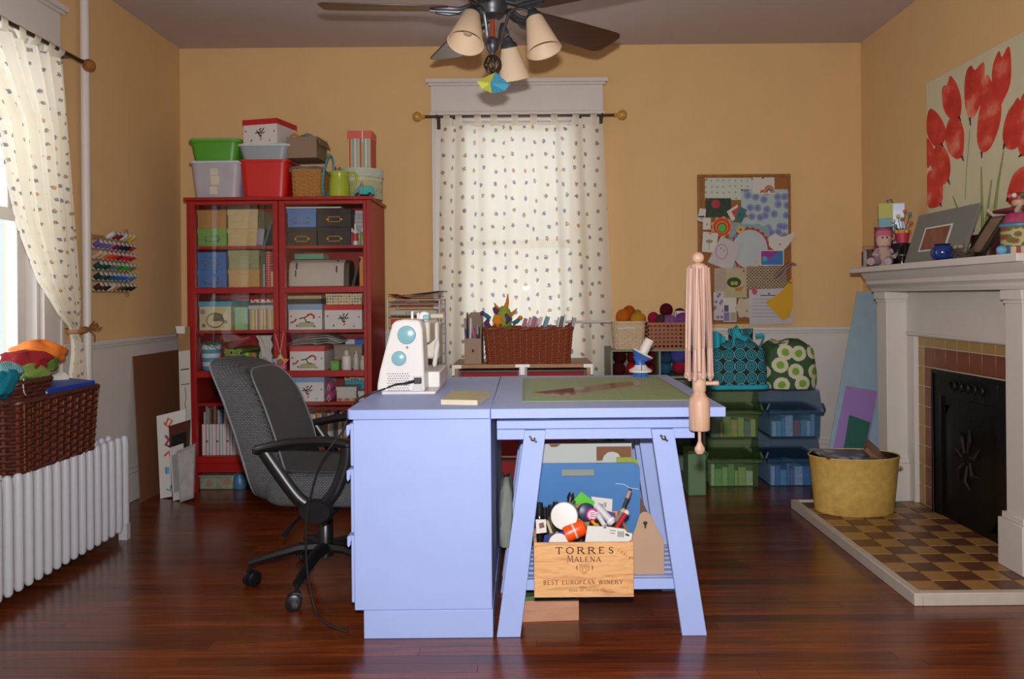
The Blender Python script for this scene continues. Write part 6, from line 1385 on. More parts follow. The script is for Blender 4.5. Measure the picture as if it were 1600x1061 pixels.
# ------------------------------------------------------------------ bags on the bins
MED = cells([(0, '#1c2a30'), (.10, '#2f98a8'), (.17, '#1a2022'), (.24, '#2a8c9c'), (.33, '#15191a'), (.42, '#3aa0ae'), (.50, '#1d1a18')], 15, .12, .8)
TEAL = mat('#1f9db0', .8, noise=.1, name='teal_cotton')
def softbag(t, w, d, h, ma, name='bag_body', lumps=.03, top=.8, sq=4.0):
    m = MB(); rows = 16; K = 32; vs = []
    for j in range(rows + 1):
        v = j / rows; z = h * v; s = (1 - (1 - top) * v ** 2) * (1.0 if v < .9 else 1 - (v - .9) * 3.5); s *= (.95 + .05 * min(1, v * 8))
        for k in range(K):
            a = 2 * PI * k / K; e = 2 / sq; ca, sa = math.cos(a), math.sin(a)
            lm = 1 + lumps * math.sin(3 * a + 5 * v) + lumps * .7 * math.sin(7 * a - 8 * v)
            vs.append((w / 2 * s * lm * math.copysign(abs(ca) ** e, ca), d / 2 * s * lm * math.copysign(abs(sa) ** e, sa), z + .012 * math.sin(a * 3) * v))
    fs = [(j * K + k, j * K + (k + 1) % K, (j + 1) * K + (k + 1) % K, (j + 1) * K + k) for j in range(rows) for k in range(K)] + [tuple(range(K - 1, -1, -1)), tuple(rows * K + k for k in range(K))]
    m._add(vs, fs); return m.build(name, ma, t, sharp=60)
bx_, bw_ = (xa(1112, BY, 580) + xa(1205, BY, 580)) / 2, xa(1205, BY, 580) - xa(1110, BY, 580)
bg = thing('tote_bag', 'teal and black medallion patterned tote bag slumped on the green bins', 'bag', (bx_, BY + .15, zb2 + .001)); bh_ = za(535, BY, 1158) - zb2
softbag(bg, bw_, .24, bh_, MED, lumps=.025, top=.86); MB().prism(rrect(bw_ * 1.04, .26, .06, 5), 'z', 0, .028).build('teal_base', TEAL, bg, .008, 3)
def strap(pts, w, ma, parent, name='handle'):
    MB().tube(smooth([Vector(p) for p in pts], 6), w, 6, False, .25).build(name, ma, parent)
zr = lambda py: za(py, BY, 1158) - zb2; xr = lambda p: xa(p, BY, 550) - bx_
o = MB().sheet(lambda u, v: (xr(1112) + (xr(1140) - xr(1112)) * u + .0, -.07 + .02 * math.sin(u * 9), zr(552) + (zr(519) - zr(552)) * v * (.85 + .15 * math.sin(u * 4))), 10, 8, .008, (0, 1, 0)).build('teal_pocket', TEAL, bg, sharp=180)
o = MB().sheet(lambda u, v: (xr(1148) + (xr(1187) - xr(1148)) * u, -.03 + .02 * math.sin(u * 8 + v), zr(552) + (zr(515) - zr(552)) * v), 10, 8, .01, (0, 1, 0)).build('gathered_top', MED, bg, sharp=180)
strap([(xr(1118), -.12, zr(545)), (xr(1125), -.125, zr(548)), (xr(1135), -.13, zr(549)), (xr(1148), -.12, zr(540)), (xr(1150), -.1, zr(520)), (xr(1155), -.07, zr(512)), (xr(1161), -.06, zr(525)), (xr(1170), -.11, zr(532))], .016, TEAL, bg); strap([(xr(1190), -.06, zr(560)), (xr(1196), -.06, zr(540)), (xr(1202), -.04, zr(527)), (xr(1190), -.03, zr(527))], .014, TEAL, bg)
FLW = cells([(0, '#6f9a2a'), (.24, '#7f9a4a'), (.28, '#c2c0a2'), (.52, '#2f5030')], 10.5, .55, .8, warp=.10)
gxb, gwb = (xa(1203, BY, 570) + xa(1286, BY, 570)) / 2, xa(1287, BY, 570) - xa(1202, BY, 570)
fb = thing('flower_bag', 'dark green bag printed with large white flowers on the blue bins', 'bag', (gxb, BY + .16, zb2 + .001)); fh = za(535, BY, 1245) - zb2
softbag(fb, gwb, .26, fh, FLW, lumps=.02, top=.84, sq=3.2); strap([(-.08, -.06, fh - .03), (-.06, -.07, fh + .0), (-.02, -.07, fh + .014), (.04, -.07, fh + .008), (.09, -.06, fh - .02)], .012, mat('#3f5a38', .8, name='dark_green_strap'), fb)
MB().tube([(-.11, -.07, fh * .93), (-.05, -.09, fh * .97), (.05, -.09, fh * .96), (.11, -.07, fh * .9)], .004, 5).build('zip', mat('#2a3a2a', .5, name='dark_zip'), fb)
# ================================================================== CEILING FAN
fx, fy, fz = -0.119, 2.95, 2.205
fan = thing('ceiling_fan', 'five-blade brown ceiling fan with a pewter light kit of cream shades', 'ceiling fan', (fx, fy, 0))
PEW = mat('#4a4c50', .4, .7, .15, 30, name='pewter'); 
z_ = lambda py: za(py, fy, 773)
MB().lathe([(.075, ZC), (.075, ZC - .02), (.05, ZC - .055), (.014, ZC - .07)], 24).build('canopy', PEW, fan)
MB().lathe([(.012, z_(-60)), (.012, ZC - .06)], 14).build('downrod', PEW, fan)
MB().lathe([(.03, z_(-66)), (.09, z_(-56)), (.105, z_(-40)), (.105, z_(-10)), (.09, z_(0)), (.058, z_(6)), (.058, z_(14)), (.05, z_(19)), (.046, z_(25)), (.028, z_(30)), (.0, z_(31))], 28).build('motor_housing', PEW, fan)
MB().lathe([(.0085, z_(59)), (.0085, z_(30))], 12).build('stem', mat('#8a3216', .35, name='red_wood_stem'), fan)
hub = MB().lathe([(.0, z_(87)), (.008, z_(86)), (.010, z_(83)), (.022, z_(78)), (.026, z_(70)), (.024, z_(63)), (.016, z_(60)), (.009, z_(58))], 22).build('lower_hub', PEW, fan)
m = MB(); cz = z_(101)
for q in range(8):
    a0 = 2 * PI * q / 8
    m.tube([(.031 * math.sin(PI * k / 10) * math.cos(a0 + 1.6 * k / 10), .031 * math.sin(PI * k / 10) * math.sin(a0 + 1.6 * k / 10), cz + .034 * math.cos(PI * k / 10)) for k in range(11)], .0042, 6)
m.build('twisted_finial', mat('#3c332a', .4, .6, name='dark_bronze'), hub)
BLD = wood('#2c1209', '#4a2010', .35, (2, 14, 14), 3.0)
for q in range(5):
    a = R(40 + 72 * q); T = Matrix.Rotation(a, 4, 'Z')
    Tp = T @ Matrix.Translation((0, 0, fz)) @ Matrix.Rotation(R(-12), 4, 'X')
    outl = [(.165, -.05), (.19, -.062), (.40, -.074), (.59, -.08), (.625, -.076), (.642, -.055), (.642, .055), (.625, .076), (.59, .08), (.40, .074), (.19, .062), (.165, .05)]
    m = MB(); m.T = Tp; m.prism(outl, 'z', -.003, .003); b = m.build('blade', BLD, fan, .001)
    m = MB(); m.T = T @ Matrix.Translation((0, 0, fz))
    for s_ in (-1, 1): m.tube([(.075, s_ * .012, .012), (.12, s_ * .02, -.008), (.165, s_ * .03, -.010), (.215, s_ * .018, -.008)], [.009, .008, .008, .007], 8)
    m.tube([(.075, 0, .012), (.13, 0, -.012), (.235, 0, -.009)], [.01, .008, .006], 8); m.build('blade_iron', PEW, b)
SHD = mat('#d6bd9e', .6, noise=.04, name='cream_glass_shade')
def shade_mat():
    m, nt, nd, lk, b = new_mat('cream_frosted_shade'); b.inputs['Base Color'].default_value = lin('#e3cdb0'); b.inputs['Roughness'].default_value = .55
    tr = nd.new('ShaderNodeBsdfTranslucent'); tr.inputs[0].default_value = lin('#e3c8a4'); mx = nd.new('ShaderNodeMixShader'); mx.inputs[0].default_value = .3
    lk.new(b.outputs[0], mx.inputs[1]); lk.new(tr.outputs[0], mx.inputs[2]); lk.new(mx.outputs[0], nd['Material Output'].inputs[0]); return m
SHM = shade_mat()
for ang, rt, rb_, zt_, zb_ in ((249, .185, .238, 2.125, 2.005), (326, .19, .232, 2.135, 2.005), (64, .135, .185, 2.105, 1.985)):
    a = R(ang); ca, sa = math.cos(a), math.sin(a)
    top = Vector((ca * rt, sa * rt, zt_)); bot = Vector((ca * rb_, sa * rb_, zb_)); ax = (bot - top).normalized(); L = (bot - top).length
    q = Vector((0, 0, 1)).rotation_difference(ax).to_matrix().to_4x4(); T = Matrix.Translation(top) @ q
    m = MB(); m.tube(smooth([Vector(p) for p in [(ca * .02, sa * .02, z_(70)), (ca * .045, sa * .045, z_(64)), (ca * .06, sa * .06, z_(45)), (ca * .085, sa * .085, z_(26)), (ca * .13, sa * .13, zt_ + .045), (ca * (rt - .012), sa * (rt - .012), zt_ + .022)]], 5), .0062, 8)
    arm = m.build('light_arm', PEW, fan)
    m = MB(); m.T = T; m.lathe([(.004, -.034), (.016, -.03), (.02, -.016), (.031, -.006), (.034, .006), (.030, .008)], 20); m.build('socket_cup', PEW, arm)
    m = MB(); m.T = T; m.lathe([(.029, .0), (.031, .002), (.064, L), (.0655, L + .001), (.062, L), (.029, .004), (.027, .002)], 32, cap=False); m.build('lamp_shade', SHM, arm)
    m = MB(); m.T = T; m.lathe([(.010, .0), (.010, .03), (.014, .042), (.020, .062), (.0205, .074), (.015, .088), (.001, .094)], 16); m.build('bulb', clear('#d8c8b0', .5, .1), arm)
# origami ornament on the pull chain
on = thing('paper_ornament', 'folded paper ornament, half yellow and half blue, hanging under the ceiling fan', 'ornament', (0, 0, 0))
OY = 2.90; k = lambda px, py, d=0: tuple(at(px, py, OY + d))
YL = mat('#b8c04a', .7, noise=.06, name='yellow_paper'); BLP = cells([(0, '#1f6f98'), (.3, '#4aa0c0')], 260, .8, .7)
def solid(pts, faces, ma, nm): m = MB(); m._add(pts, faces); return m.build(nm, ma, on, sharp=5)
top, bot_ = k(774, 113), k(769, 146); lft, mid, low, bk_ = k(745, 127, -.01), k(766, 130, -.05), k(753, 139, -.02), k(772, 130, .04); rgt = k(796, 132, -.005); rl_ = k(788, 142, -.01)
solid([top, lft, mid, low, bot_, bk_], [(0, 1, 2), (1, 3, 2), (2, 3, 4), (0, 2, 5), (0, 5, 1), (1, 5, 3), (3, 5, 4), (2, 4, 5)], YL, 'yellow_half')
o2 = [tuple(Vector(p) + Vector((.0015, 0, 0))) for p in (top, mid, bot_, rgt, rl_, bk_)]
solid(o2, [(0, 1, 3), (1, 2, 4), (1, 4, 3), (0, 3, 5), (3, 4, 5), (4, 2, 5), (0, 5, 1), (1, 5, 2)], BLP, 'blue_half')
MB().tube([at(774, 113.5, OY), at(774, 100, OY), (fx - .005, fy - .03, z_(83))], .0012, 5).build('pull_chain', PEW, on)
# ================================================================== LEFT SIDE
RADW = mat('#b9bac0', .4, noise=.05, ns=20, name='white_radiator_enamel')
rad = thing('radiator', 'white cast iron column radiator under the left window', 'radiator', (0, 0, 0))
RXF = -1.862; rz0, rz1 = .055, .472; sp = .0585
proto = None
y = 3.628
first = True
def section(foot):
    m = MB()
    for x in (RXF - .0, RXF - .075, RXF - .15, RXF - .215):
        m.tube([(x - .018, 0, rz0 + .0), (x - .018, 0, rz0 + .03), (x - .018, 0, rz1 - .03), (x - .018, 0, rz1)], [.0155, .019, .019, .0155], 10)
        m.ball((x - .018, 0, rz0 + .002), .0155, 10); m.ball((x - .018, 0, rz1 - .004), .0155, 10)
    m.box(RXF - .233, RXF - .018, -.017, .017, rz1 - .05, rz1 - .008); m.box(RXF - .233, RXF - .018, -.017, .017, rz0 + .01, rz0 + .045)
    m.tube([(RXF - .05, -.03, rz1 - .03), (RXF - .05, .03, rz1 - .03)], .016, 8); m.tube([(RXF - .05, -.03, rz0 + .03), (RXF - .05, .03, rz0 + .03)], .016, 8)
    if foot: m.box(RXF - .04, RXF - .002, -.016, .016, 0, rz0 + .02); m.box(RXF - .235, RXF - .2, -.016, .016, 0, rz0 + .02)
    return m
s_end = section(True).build('section', RADW, rad, 0); s_end.location = (0, y, 0)
s_mid = section(False).build('section', RADW, rad); s_mid.location = (0, y - sp, 0)
n = 22
for i in range(2, n): cp(s_mid if i < n - 1 else s_end, (0, y - sp * i, 0))
# ------------------------------------------------------------------ big wicker basket on the radiator
WK = mat('#451a0d', .5, noise=.45, ns=60, name='red_brown_wicker'); WK2 = mat('#6a3018', .5, noise=.3, ns=60, name='orange_brown_stakes')
BKY, BKX, BKZ = 3.115, -2.025, rz1 + .001
bb = thing('large_basket', 'large dark wicker basket of craft things standing on the radiator', 'basket', (BKX, BKY, BKZ))
bb_h = .268
wicker(bb, .315, .51, bb_h, .07, 19, 34, WK, .0065, .014, corner=.12, ma2=WK2)
for s_ in (-1, 1):
    MB().tube([(-.12, s_ * .272, bb_h - .005), (-.06, s_ * .278, bb_h + .018), (.06, s_ * .278, bb_h + .018), (.12, s_ * .272, bb_h - .005)], .015, 8).build('handle', WK, bb)
# vertical ribs standing proud on the long side
m = MB()
for i in range(11):
    yy = -.235 + i * .047; m.tube([(.158, yy * .97, .004), (.162, yy, bb_h * .5), (.170, yy * 1.05, bb_h)], .0045, 6)
m.build('side_ribs', WK2, bb)
# inner basket with knitting
IZ = BKZ + .12
ib = thing('small_basket', 'small dark wicker basket of knitting resting inside the large basket', 'basket', (BKX + .02, BKY - .125, IZ))
wicker(ib, .215, .22, .215, .10, 14, 22, WK, .0055, .012, corner=.2)
def knit(col, rib=90):
    key = ('knit', col)
    if key in MATS: return MATS[key]
    m, nt, nd, lk, b = new_mat('knitted_wool'); tc = nd.new('ShaderNodeTexCoord'); w = nd.new('ShaderNodeTexWave'); w.inputs['Scale'].default_value = rib; w.inputs['Distortion'].default_value = 2.0; w.bands_direction = 'DIAGONAL'
    lk.new(tc.outputs['Object'], w.inputs['Vector']); c = lin(col); mx = nd.new('ShaderNodeMix'); mx.data_type = 'RGBA'; mx.inputs['A'].default_value = tuple(x * .7 for x in c[:3]) + (1,); mx.inputs['B'].default_value = c
    lk.new(w.outputs['Fac'], mx.inputs['Factor']); lk.new(mx.outputs['Result'], b.inputs['Base Color']); b.inputs['Roughness'].default_value = .95; b.inputs['Specular IOR Level'].default_value = .1
    bp = nd.new('ShaderNodeBump'); bp.inputs['Strength'].default_value = .7; bp.inputs['Distance'].default_value = .003; lk.new(w.outputs['Fac'], bp.inputs['Height']); lk.new(bp.outputs[0], b.inputs['Normal']); MATS[key] = m; return m
def lump(name, label, cat, c, sz, ma, rot=(0, 0, 0), amp=.16, f=3, cuff=None, group='knitted things in the small basket'):
    """soft folded cloth: an irregular rounded mass with creases"""
    t = thing(name, label, cat, c, 0, group); t.rotation_euler = rot; m = MB(); vs, fs = [], []; n, k = 16, 28
    for i in range(n + 1):
        th = PI * i / n
        for j in range(k):
            a = 2 * PI * j / k; r = 1 + amp * math.sin(f * a + 3 * th) * math.sin(th) + amp * .6 * math.sin((f + 2) * a - 4 * th) + amp * .4 * math.sin(7 * a + th * 6)
            vs.append((sz[0] * r * math.sin(th) * math.cos(a), sz[1] * r * math.sin(th) * math.sin(a), sz[2] * math.cos(th) * -1 * (1 + .2 * math.sin(2 * a))))
    fs = [(i * k + j, i * k + (j + 1) % k, (i + 1) * k + (j + 1) % k, (i + 1) * k + j) for i in range(n) for j in range(k)]
    m._add(vs, fs); m.build('cloth', ma, t, sharp=180)
    if cuff: m = MB(); m.tube([(sz[0] * 1.02 * math.cos(a), sz[1] * 1.02 * math.sin(a), -sz[2] * .35 + .01 * math.sin(3 * a)) for a in [2 * PI * q / 24 for q in range(24)]], .012, 7, True); m.build('ribbed_cuff', cuff, t)
    return t
kp = lambda px, py, X: Vector((X, X * F / un(px, py)[0], CZ + un(px, py)[1] * X / un(px, py)[0]))
lump('knitted_hat', 'bright orange fleece folded on the pile of knitting', 'fleece', kp(62, 552, -2.07), (.10, .085, .05), mat('#d8701a', .9, noise=.15, ns=20, name='orange_fleece'), (0, .1, .4), .12)
lump('red_knit', 'red knitted piece draped on the pile of knitting', 'knitting', kp(42, 563, -1.98), (.075, .09, .032), knit('#a83034'), (.25, .2, .3), .2)
lump('green_knit', 'lime green knitted piece with ribbed edge hanging over the small basket', 'knitting', kp(52, 585, -1.93), (.04, .10, .036), knit('#8fae5a', 60), (-.15, .3, .1), .16, cuff=None)
lump('olive_knit', 'olive green ribbed knitting beside the orange fleece', 'knitting', kp(68, 570, -1.99), (.055, .075, .035), knit('#6a8440', 50), (.2, 0, .5), .14)
lump('aqua_knit', 'pale aqua ribbed cuff at the front of the small basket', 'knitting', kp(14, 578, -1.91), (.035, .065, .026), knit('#7fb8c0', 50), (-.2, .3, 0), .12)
lump('teal_knit', 'teal knitted sock hanging down at the left of the small basket', 'knitting', kp(8, 600, -1.90), (.03, .07, .05), knit('#1f7f98', 60), (.3, .2, .2), .14)
tag(MB().tube(smooth([kp(37, 592, -1.885), kp(36, 602, -1.882), kp(38, 614, -1.884), kp(44, 621, -1.90)]), .0025, 5).build('yarn_tail', WPAP), 'thin white yarn end hanging from the lime green knitting', 'yarn')
# blue box and wrapped roll in the big basket
bx = thing('blue_box', 'flat blue box with a small star print lying across the large basket', 'box', (-1.945, 3.205, BKZ + .248)); bx.rotation_euler = (0, R(6), R(-3))
MB().box(-.075, .07, -.155, .155, 0, .055).build('case', mat('#1d3f9a', .45, noise=.05, name='royal_blue_card'), bx, .002); MB().box(-.076, .071, -.156, -.155, .004, .05).build('end_label', cells([(0, '#d8d8d0'), (.25, '#2a3a6a')], 60, .9), bx)
rl2 = thing('wrapped_roll', 'clear plastic bag with a white roll and red paper in the large basket', 'bag', (-2.05, 3.26, BKZ + .2)); 
m = MB().at((0.04, .0, .085), rx=R(-70), rz=R(-25)); m.cyl((0, 0, -.05), .028, .13, 18); m.build('white_roll', WPAP, rl2)
MB().box(-.06, .02, -.09, .0, .02, .10).build('red_packet', mat('#a8372f', .6, noise=.3, ns=30, name='red_printed_paper'), rl2, .004)
rr2 = [[rnd.uniform(-.008, .008) for _ in range(17)] for _ in range(17)]
MB().sheet(lambda u, v: (-.09 + .17 * u, -.12 + .2 * v, .085 + .055 * math.sin(u * PI) * math.sin(v * PI) + rr2[int(u * 16)][int(v * 16)]), 16, 16, .001, (0, 0, 1)).build('film', clear('#d0d4d8', .25, .08), rl2, sharp=20)

# ------------------------------------------------------------------ thread rack on the left wall
RK = wood('#8a6a48', '#a8865e', .6, (12, 12, 2)); WX = XL + .001
rk = thing('thread_rack', 'wooden thread rack with six rows of pegs on the left wall', 'thread rack', (WX, 0, 0))
ry0, ry1, rzb, rzt = 3.93, 4.30, 1.145, 1.475
for yy in (ry0, ry1): MB().box(0, .014, yy - .008, yy + .008, rzb - .01, rzt + .03).build('upright', RK, rk, .002)
rows = 6; per = 9
rowcols = [[('#b09a8a', 'beige'), ('#b8a090', 'pale pink'), ('#a89488', 'sand'), ('#c0c0c0', 'silver grey'), ('#8a1f30', 'dark red'), ('#7a1830', 'burgundy'), ('#c8c8c8', 'white'), ('#c8a020', 'golden yellow'), ('#d8b430', 'yellow')],
           [('#5a4a8a', 'violet'), ('#6a5a9a', 'lavender blue'), ('#7a5a8a', 'mauve'), ('#8a6a90', 'lilac'), ('#7a1a30', 'wine red'), ('#4a1a38', 'dark plum'), ('#1a1a38', 'navy'), ('#14142a', 'midnight blue'), ('#a82030', 'cherry red')],
           [('#b89078', 'peach'), ('#c09a80', 'flesh pink'), ('#e05a1a', 'bright orange'), ('#d8401a', 'orange red'), ('#c82a20', 'vermilion'), ('#6a1a1a', 'dark brick'), ('#c81a20', 'scarlet'), ('#b8182a', 'crimson'), ('#c01828', 'bright red')],
           [('#0f4038', 'dark teal green'), ('#124a3c', 'bottle green'), ('#0e3828', 'forest green'), ('#4a6a60', 'grey green'), ('#5a7a6a', 'sage'), ('#2a7a20', 'leaf green'), ('#3f9a20', 'lime green'), ('#4a8a30', 'grass green'), ('#6a6a3a', 'olive')],
           [('#0e2a30', 'blackish teal'), ('#1a5048', 'sea green'), ('#12304a', 'ink blue'), ('#1a4a80', 'denim blue'), ('#1a5a98', 'mid blue'), ('#1f60a8', 'bright blue'), ('#2a5ab8', 'royal blue'), ('#4a7ab0', 'pale blue'), ('#3a6a90', 'steel blue')],
           [('#3a1a10', 'dark brown'), ('#4a2414', 'chestnut'), ('#181210', 'black brown'), ('#c0b8b0', 'cream'), ('#b07a30', 'ochre'), ('#4a4a20', 'dark olive'), ('#2a2a18', 'very dark green'), ('#141412', 'black'), ('#2a1210', 'black red')]]
rown = ['top', 'second', 'third', 'fourth', 'fifth', 'bottom']
tiltm = R(32); pitch = (ry1 - ry0 - .03) / (per - 1)
SPW = mat('#b8b4b0', .4, name='spool_white_plastic')
_cap = None; _thr = {}
for r_ in range(rows):
    zr_ = rzt - .035 - r_ * (rzt - rzb - .02) / (rows - .3)
    MB().box(0, .016, ry0 + .008, ry1 - .008, zr_ - .012, zr_ + .012).build('peg_rail', RK, rk, .002)
    for i in range(per):
        yy = ry0 + .015 + i * pitch
        if r_ == 0 and i < 3: continue
        T = Matrix.Translation((WX + .016, yy, zr_)) @ Matrix.Rotation(R(90) - tiltm, 4, 'Y')
        m = MB(); m.T = Matrix.Translation((.016, yy, zr_)) @ Matrix.Rotation(R(90) - tiltm, 4, 'Y'); m.cyl((0, 0, -.006), .003, .068, 6); m.build('peg', RK, rk)
        c, cname = rowcols[r_][i]
        t = thing('thread_spool', '%s thread spool, %s from the curtain in the %s row of the rack' % (cname, num[i], rown[r_]), 'thread spool', (0, 0, 0), 0, 'thread spools on the wall rack'); t.matrix_world = T
        if _cap is None: _cap = MB().lathe([(.0035, .004), (.011, .004), (.0125, .007), (.0125, .010), (.009, .0115), (.0035, .0115)], 14, cap=False).build('spool_end', SPW, t)
        else: o = _cap.copy(); COL.objects.link(o); o.parent = t
        o = _cap.copy(); COL.objects.link(o); o.parent = t; o.location = (0, 0, .047)
        MB().lathe([(.0095, .0115), (.0132, .0135), (.0138, .03), (.0132, .0495), (.0095, .0515)], 14).build('thread', mat(c, .5, noise=.2, ns=200, name='sewing_thread'), t)

# ------------------------------------------------------------------ boards, prints and frames leaning in the corner
BRB = mat('#74492c', .75, noise=.06, name='brown_hardboard')
m = MB(); P = [Vector((-2.125, 4.27, 0)), Vector((-2.125, 4.93, 0)), Vector((-2.199, 4.93, .80)), Vector((-2.199, 4.345, .80))]; off = Vector((-.005, 0, 0))
m.hexa([P[0], P[0] + off, P[1] + off, P[1], P[3], P[3] + off, P[2] + off, P[2]]); tag(m.build('hardboard_sheet', BRB), 'large brown hardboard sheet leaning against the white lower wall', 'board')
def leaner(name, label, cat, q, Y0, lean, th, build):
    """flat thing facing the camera: q = px/py corners tl,tr,br,bl at depth Y0 (foot), leaning back"""
    t = thing(name, label, cat, (0, 0, 0)); pts = []
    for (px, py) in q:
        p = at(px, py, Y0); pts.append(Vector((p.x, Y0 + lean * max(0, p.z), p.z)))
    zmin = min(p.z for p in pts)
    for p in pts: p.z = max(0, p.z - max(0, zmin - 0.0)) if zmin > 0 else max(p.z, 0)
    build(t, pts); return t
def slab(t, pts, th, ma, name, d=0.0, ins=0.0):
    c = sum(pts, Vector()) / 4; p = [q + (c - q) * ins for q in pts]; o1 = Vector((0, -d, 0)); o2 = Vector((0, th - d, 0)); m = MB()
    m.hexa([p[3] + o1, p[2] + o1, p[2] + o2, p[3] + o2, p[0] + o1, p[1] + o1, p[1] + o2, p[0] + o2]); return m.build(name, ma, t)
def fish(t, pts):
    slab(t, pts, .006, WPAP, 'sheet')
    def uv(a, b): return pts[3] * (1 - a) * (1 - b) + pts[2] * a * (1 - b) + pts[1] * a * b + pts[0] * (1 - a) * b
    OR = mat('#c8632a', .7, name='orange_paint'); MG = mat('#8a2a5a', .7, name='magenta_paint'); CB = mat('#5a9ac0', .7, name='sky_paint')
    m = MB(); m.tube([uv(.25, .90) - Vector((0, .001, 0)), uv(.4, .84) - Vector((0, .001, 0)), uv(.55, .9) - Vector((0, .001, 0)), uv(.4, .94) - Vector((0, .001, 0)), uv(.3, .86) - Vector((0, .001, 0))], .006, 5); m.build('painted_shape', OR, t)
    m = MB(); m.tube([uv(.3, .74) - Vector((0, .001, 0)), uv(.42, .68) - Vector((0, .001, 0)), uv(.3, .63) - Vector((0, .001, 0)), uv(.45, .6) - Vector((0, .001, 0))], .008, 5); m.build('painted_shape', MG, t)
    m = MB(); m.tube([uv(.25, .5) - Vector((0, .001, 0)), uv(.4, .54) - Vector((0, .001, 0)), uv(.5, .46) - Vector((0, .001, 0))], .007, 5); m.build('painted_shape', OR, t)
    m = MB(); m.tube([uv(.35, .36) - Vector((0, .001, 0)), uv(.36, .28) - Vector((0, .001, 0))], .012, 5); m.build('painted_shape', CB, t)
    m = MB(); m.tube([uv(.3, .1) - Vector((0, .001, 0)), uv(.45, .07) - Vector((0, .001, 0)), uv(.5, .14) - Vector((0, .001, 0))], .005, 5); m.build('painted_shape', CB, t)
leaner('painted_print', 'white print with orange and pink painted shapes leaning by the red cabinet', 'print', [(238, 645), (284, 634), (284, 766), (250, 772)], 4.36, .10, .006, fish)
def frame_(ma, inner, wd):
    def f(t, pts):
        c = sum(pts, Vector()) / 4; slab(t, pts, .012, ma, 'frame'); slab(t, pts, .002, inner, 'picture', .002, wd)
    return f
leaner('framed_picture', 'dark wooden picture frame leaning behind the white frames', 'picture frame', [(258, 652), (291, 642), (291, 760), (268, 765)], 4.335, .09, .012, frame_(mat('#4a2412', .4, name='walnut_frame'), mat('#1c1c1c', .3, name='dark_picture'), .28))
leaner('green_print', 'small framed print with green leaves peeking above the dark frame', 'picture', [(263, 640), (289, 632), (289, 700), (266, 705)], 4.385, .09, .006, frame_(mat('#a89c80', .6, name='parchment_mount'), mat('#5a6a3a', .7, noise=.5, ns=30, name='leaf_print_green'), .2))
leaner('narrow_picture', 'tall white narrow frame leaning in front of the dark frame', 'picture frame', [(261, 687), (282, 680), (288, 764), (270, 769)], 4.30, .08, .012, frame_(mat('#b8b5b2', .4, name='white_lacquer'), mat('#8a8a88', .5, name='grey_mount'), .3))
leaner('wrapped_picture', 'grey wrapped picture leaning against the foot of the red cabinet', 'picture', [(272, 686), (301, 674), (301, 758), (280, 765)], 4.27, .08, .010, frame_(mat('#8a8886', .5, noise=.2, ns=30, name='grey_wrap'), mat('#a09c9c', .5, noise=.3, ns=20, name='grey_picture'), .12))
t = thing('wall_calendar', 'long white paper calendar sheet leaning on the side of the red cabinet', 'calendar', (0, 0, 0))
pts = [at(278, 513, 4.455), at(296, 510, 4.455), at(300, 655, 4.43), at(289, 655, 4.43)]
pts[2].z = 0; pts[3].z = 0; pts[3].x = pts[2].x - .06
slab(t, pts, .004, mat('#b4aea6', .8, noise=.06, name='calendar_paper'), 'sheet')
hd = [pts[0], pts[1], pts[1] * .86 + pts[2] * .14, pts[0] * .86 + pts[3] * .14]
slab(t, hd, .002, mat('#8a6844', .8, name='kraft_band'), 'header_band', .0015); m = MB()
def uvp(a, b): return pts[0] * (1 - a) * (1 - b) + pts[1] * a * (1 - b) + pts[2] * a * b + pts[3] * (1 - a) * b - Vector((0, .001, 0))
for b in (.25, .252, .34): m.tube([uvp(.15, b), uvp(.9, b + .0)], .0022, 4)
m.tube([uvp(.5, .36), uvp(.6, .42), uvp(.45, .46), uvp(.6, .5)], .0016, 4); m.build('ink_lines', INK, t)
slab(t, [pts[0] + Vector((-.012, -.004, .012)), pts[0] + Vector((.04, -.004, .012)), pts[0] + Vector((.042, -.004, -.03)), pts[0] + Vector((-.005, -.004, -.03))], .002, WPAP, 'taped_note')
# ================================================================== PAINTING AND MANTEL
PX = 2.132
def onwall(px, py, X=PX):
    a, b = un(px, py); Y = X * F / a; return (Y, CZ + b * Y / F)
pt = thing('tulip_painting', 'large canvas painting of red tulips standing on the mantel', 'painting', (0, 0, 0))
y1p, zt_p = onwall(1447, 130); y0p = 2.95; zbp = 1.2555
CANV_ = mat('#c9c2a2', .8, noise=.10, ns=5, bump=.2, bs=400, name='cream_canvas')
MB().box(PX, XR - .001, y0p, y1p, zbp, zt_p).build('canvas', CANV_, pt, .002)
def c3(x, y): return onwall(1320 + x / 2.653, 40 + y / 2.653)
def petalmat():
    m, nt, nd, lk, b = new_mat('red_watercolour'); tc = nd.new('ShaderNodeTexCoord'); n = nd.new('ShaderNodeTexNoise'); n.inputs['Scale'].default_value = 9; n.inputs['Detail'].default_value = 4; lk.new(tc.outputs['Object'], n.inputs['Vector'])
    r = ramp(nd, [(.3, '#b4261c'), (.52, '#d03c2c'), (.72, '#e08a70')]); lk.new(n.outputs['Fac'], r.inputs[0]); lk.new(r.outputs[0], b.inputs['Base Color']); b.inputs['Roughness'].default_value = .7; return m
PET = petalmat(); TIP = mat('#1f2420', .7, name='dark_stem_ink'); LEAF = mat('#6f7a34', .7, noise=.3, ns=10, name='green_wash')
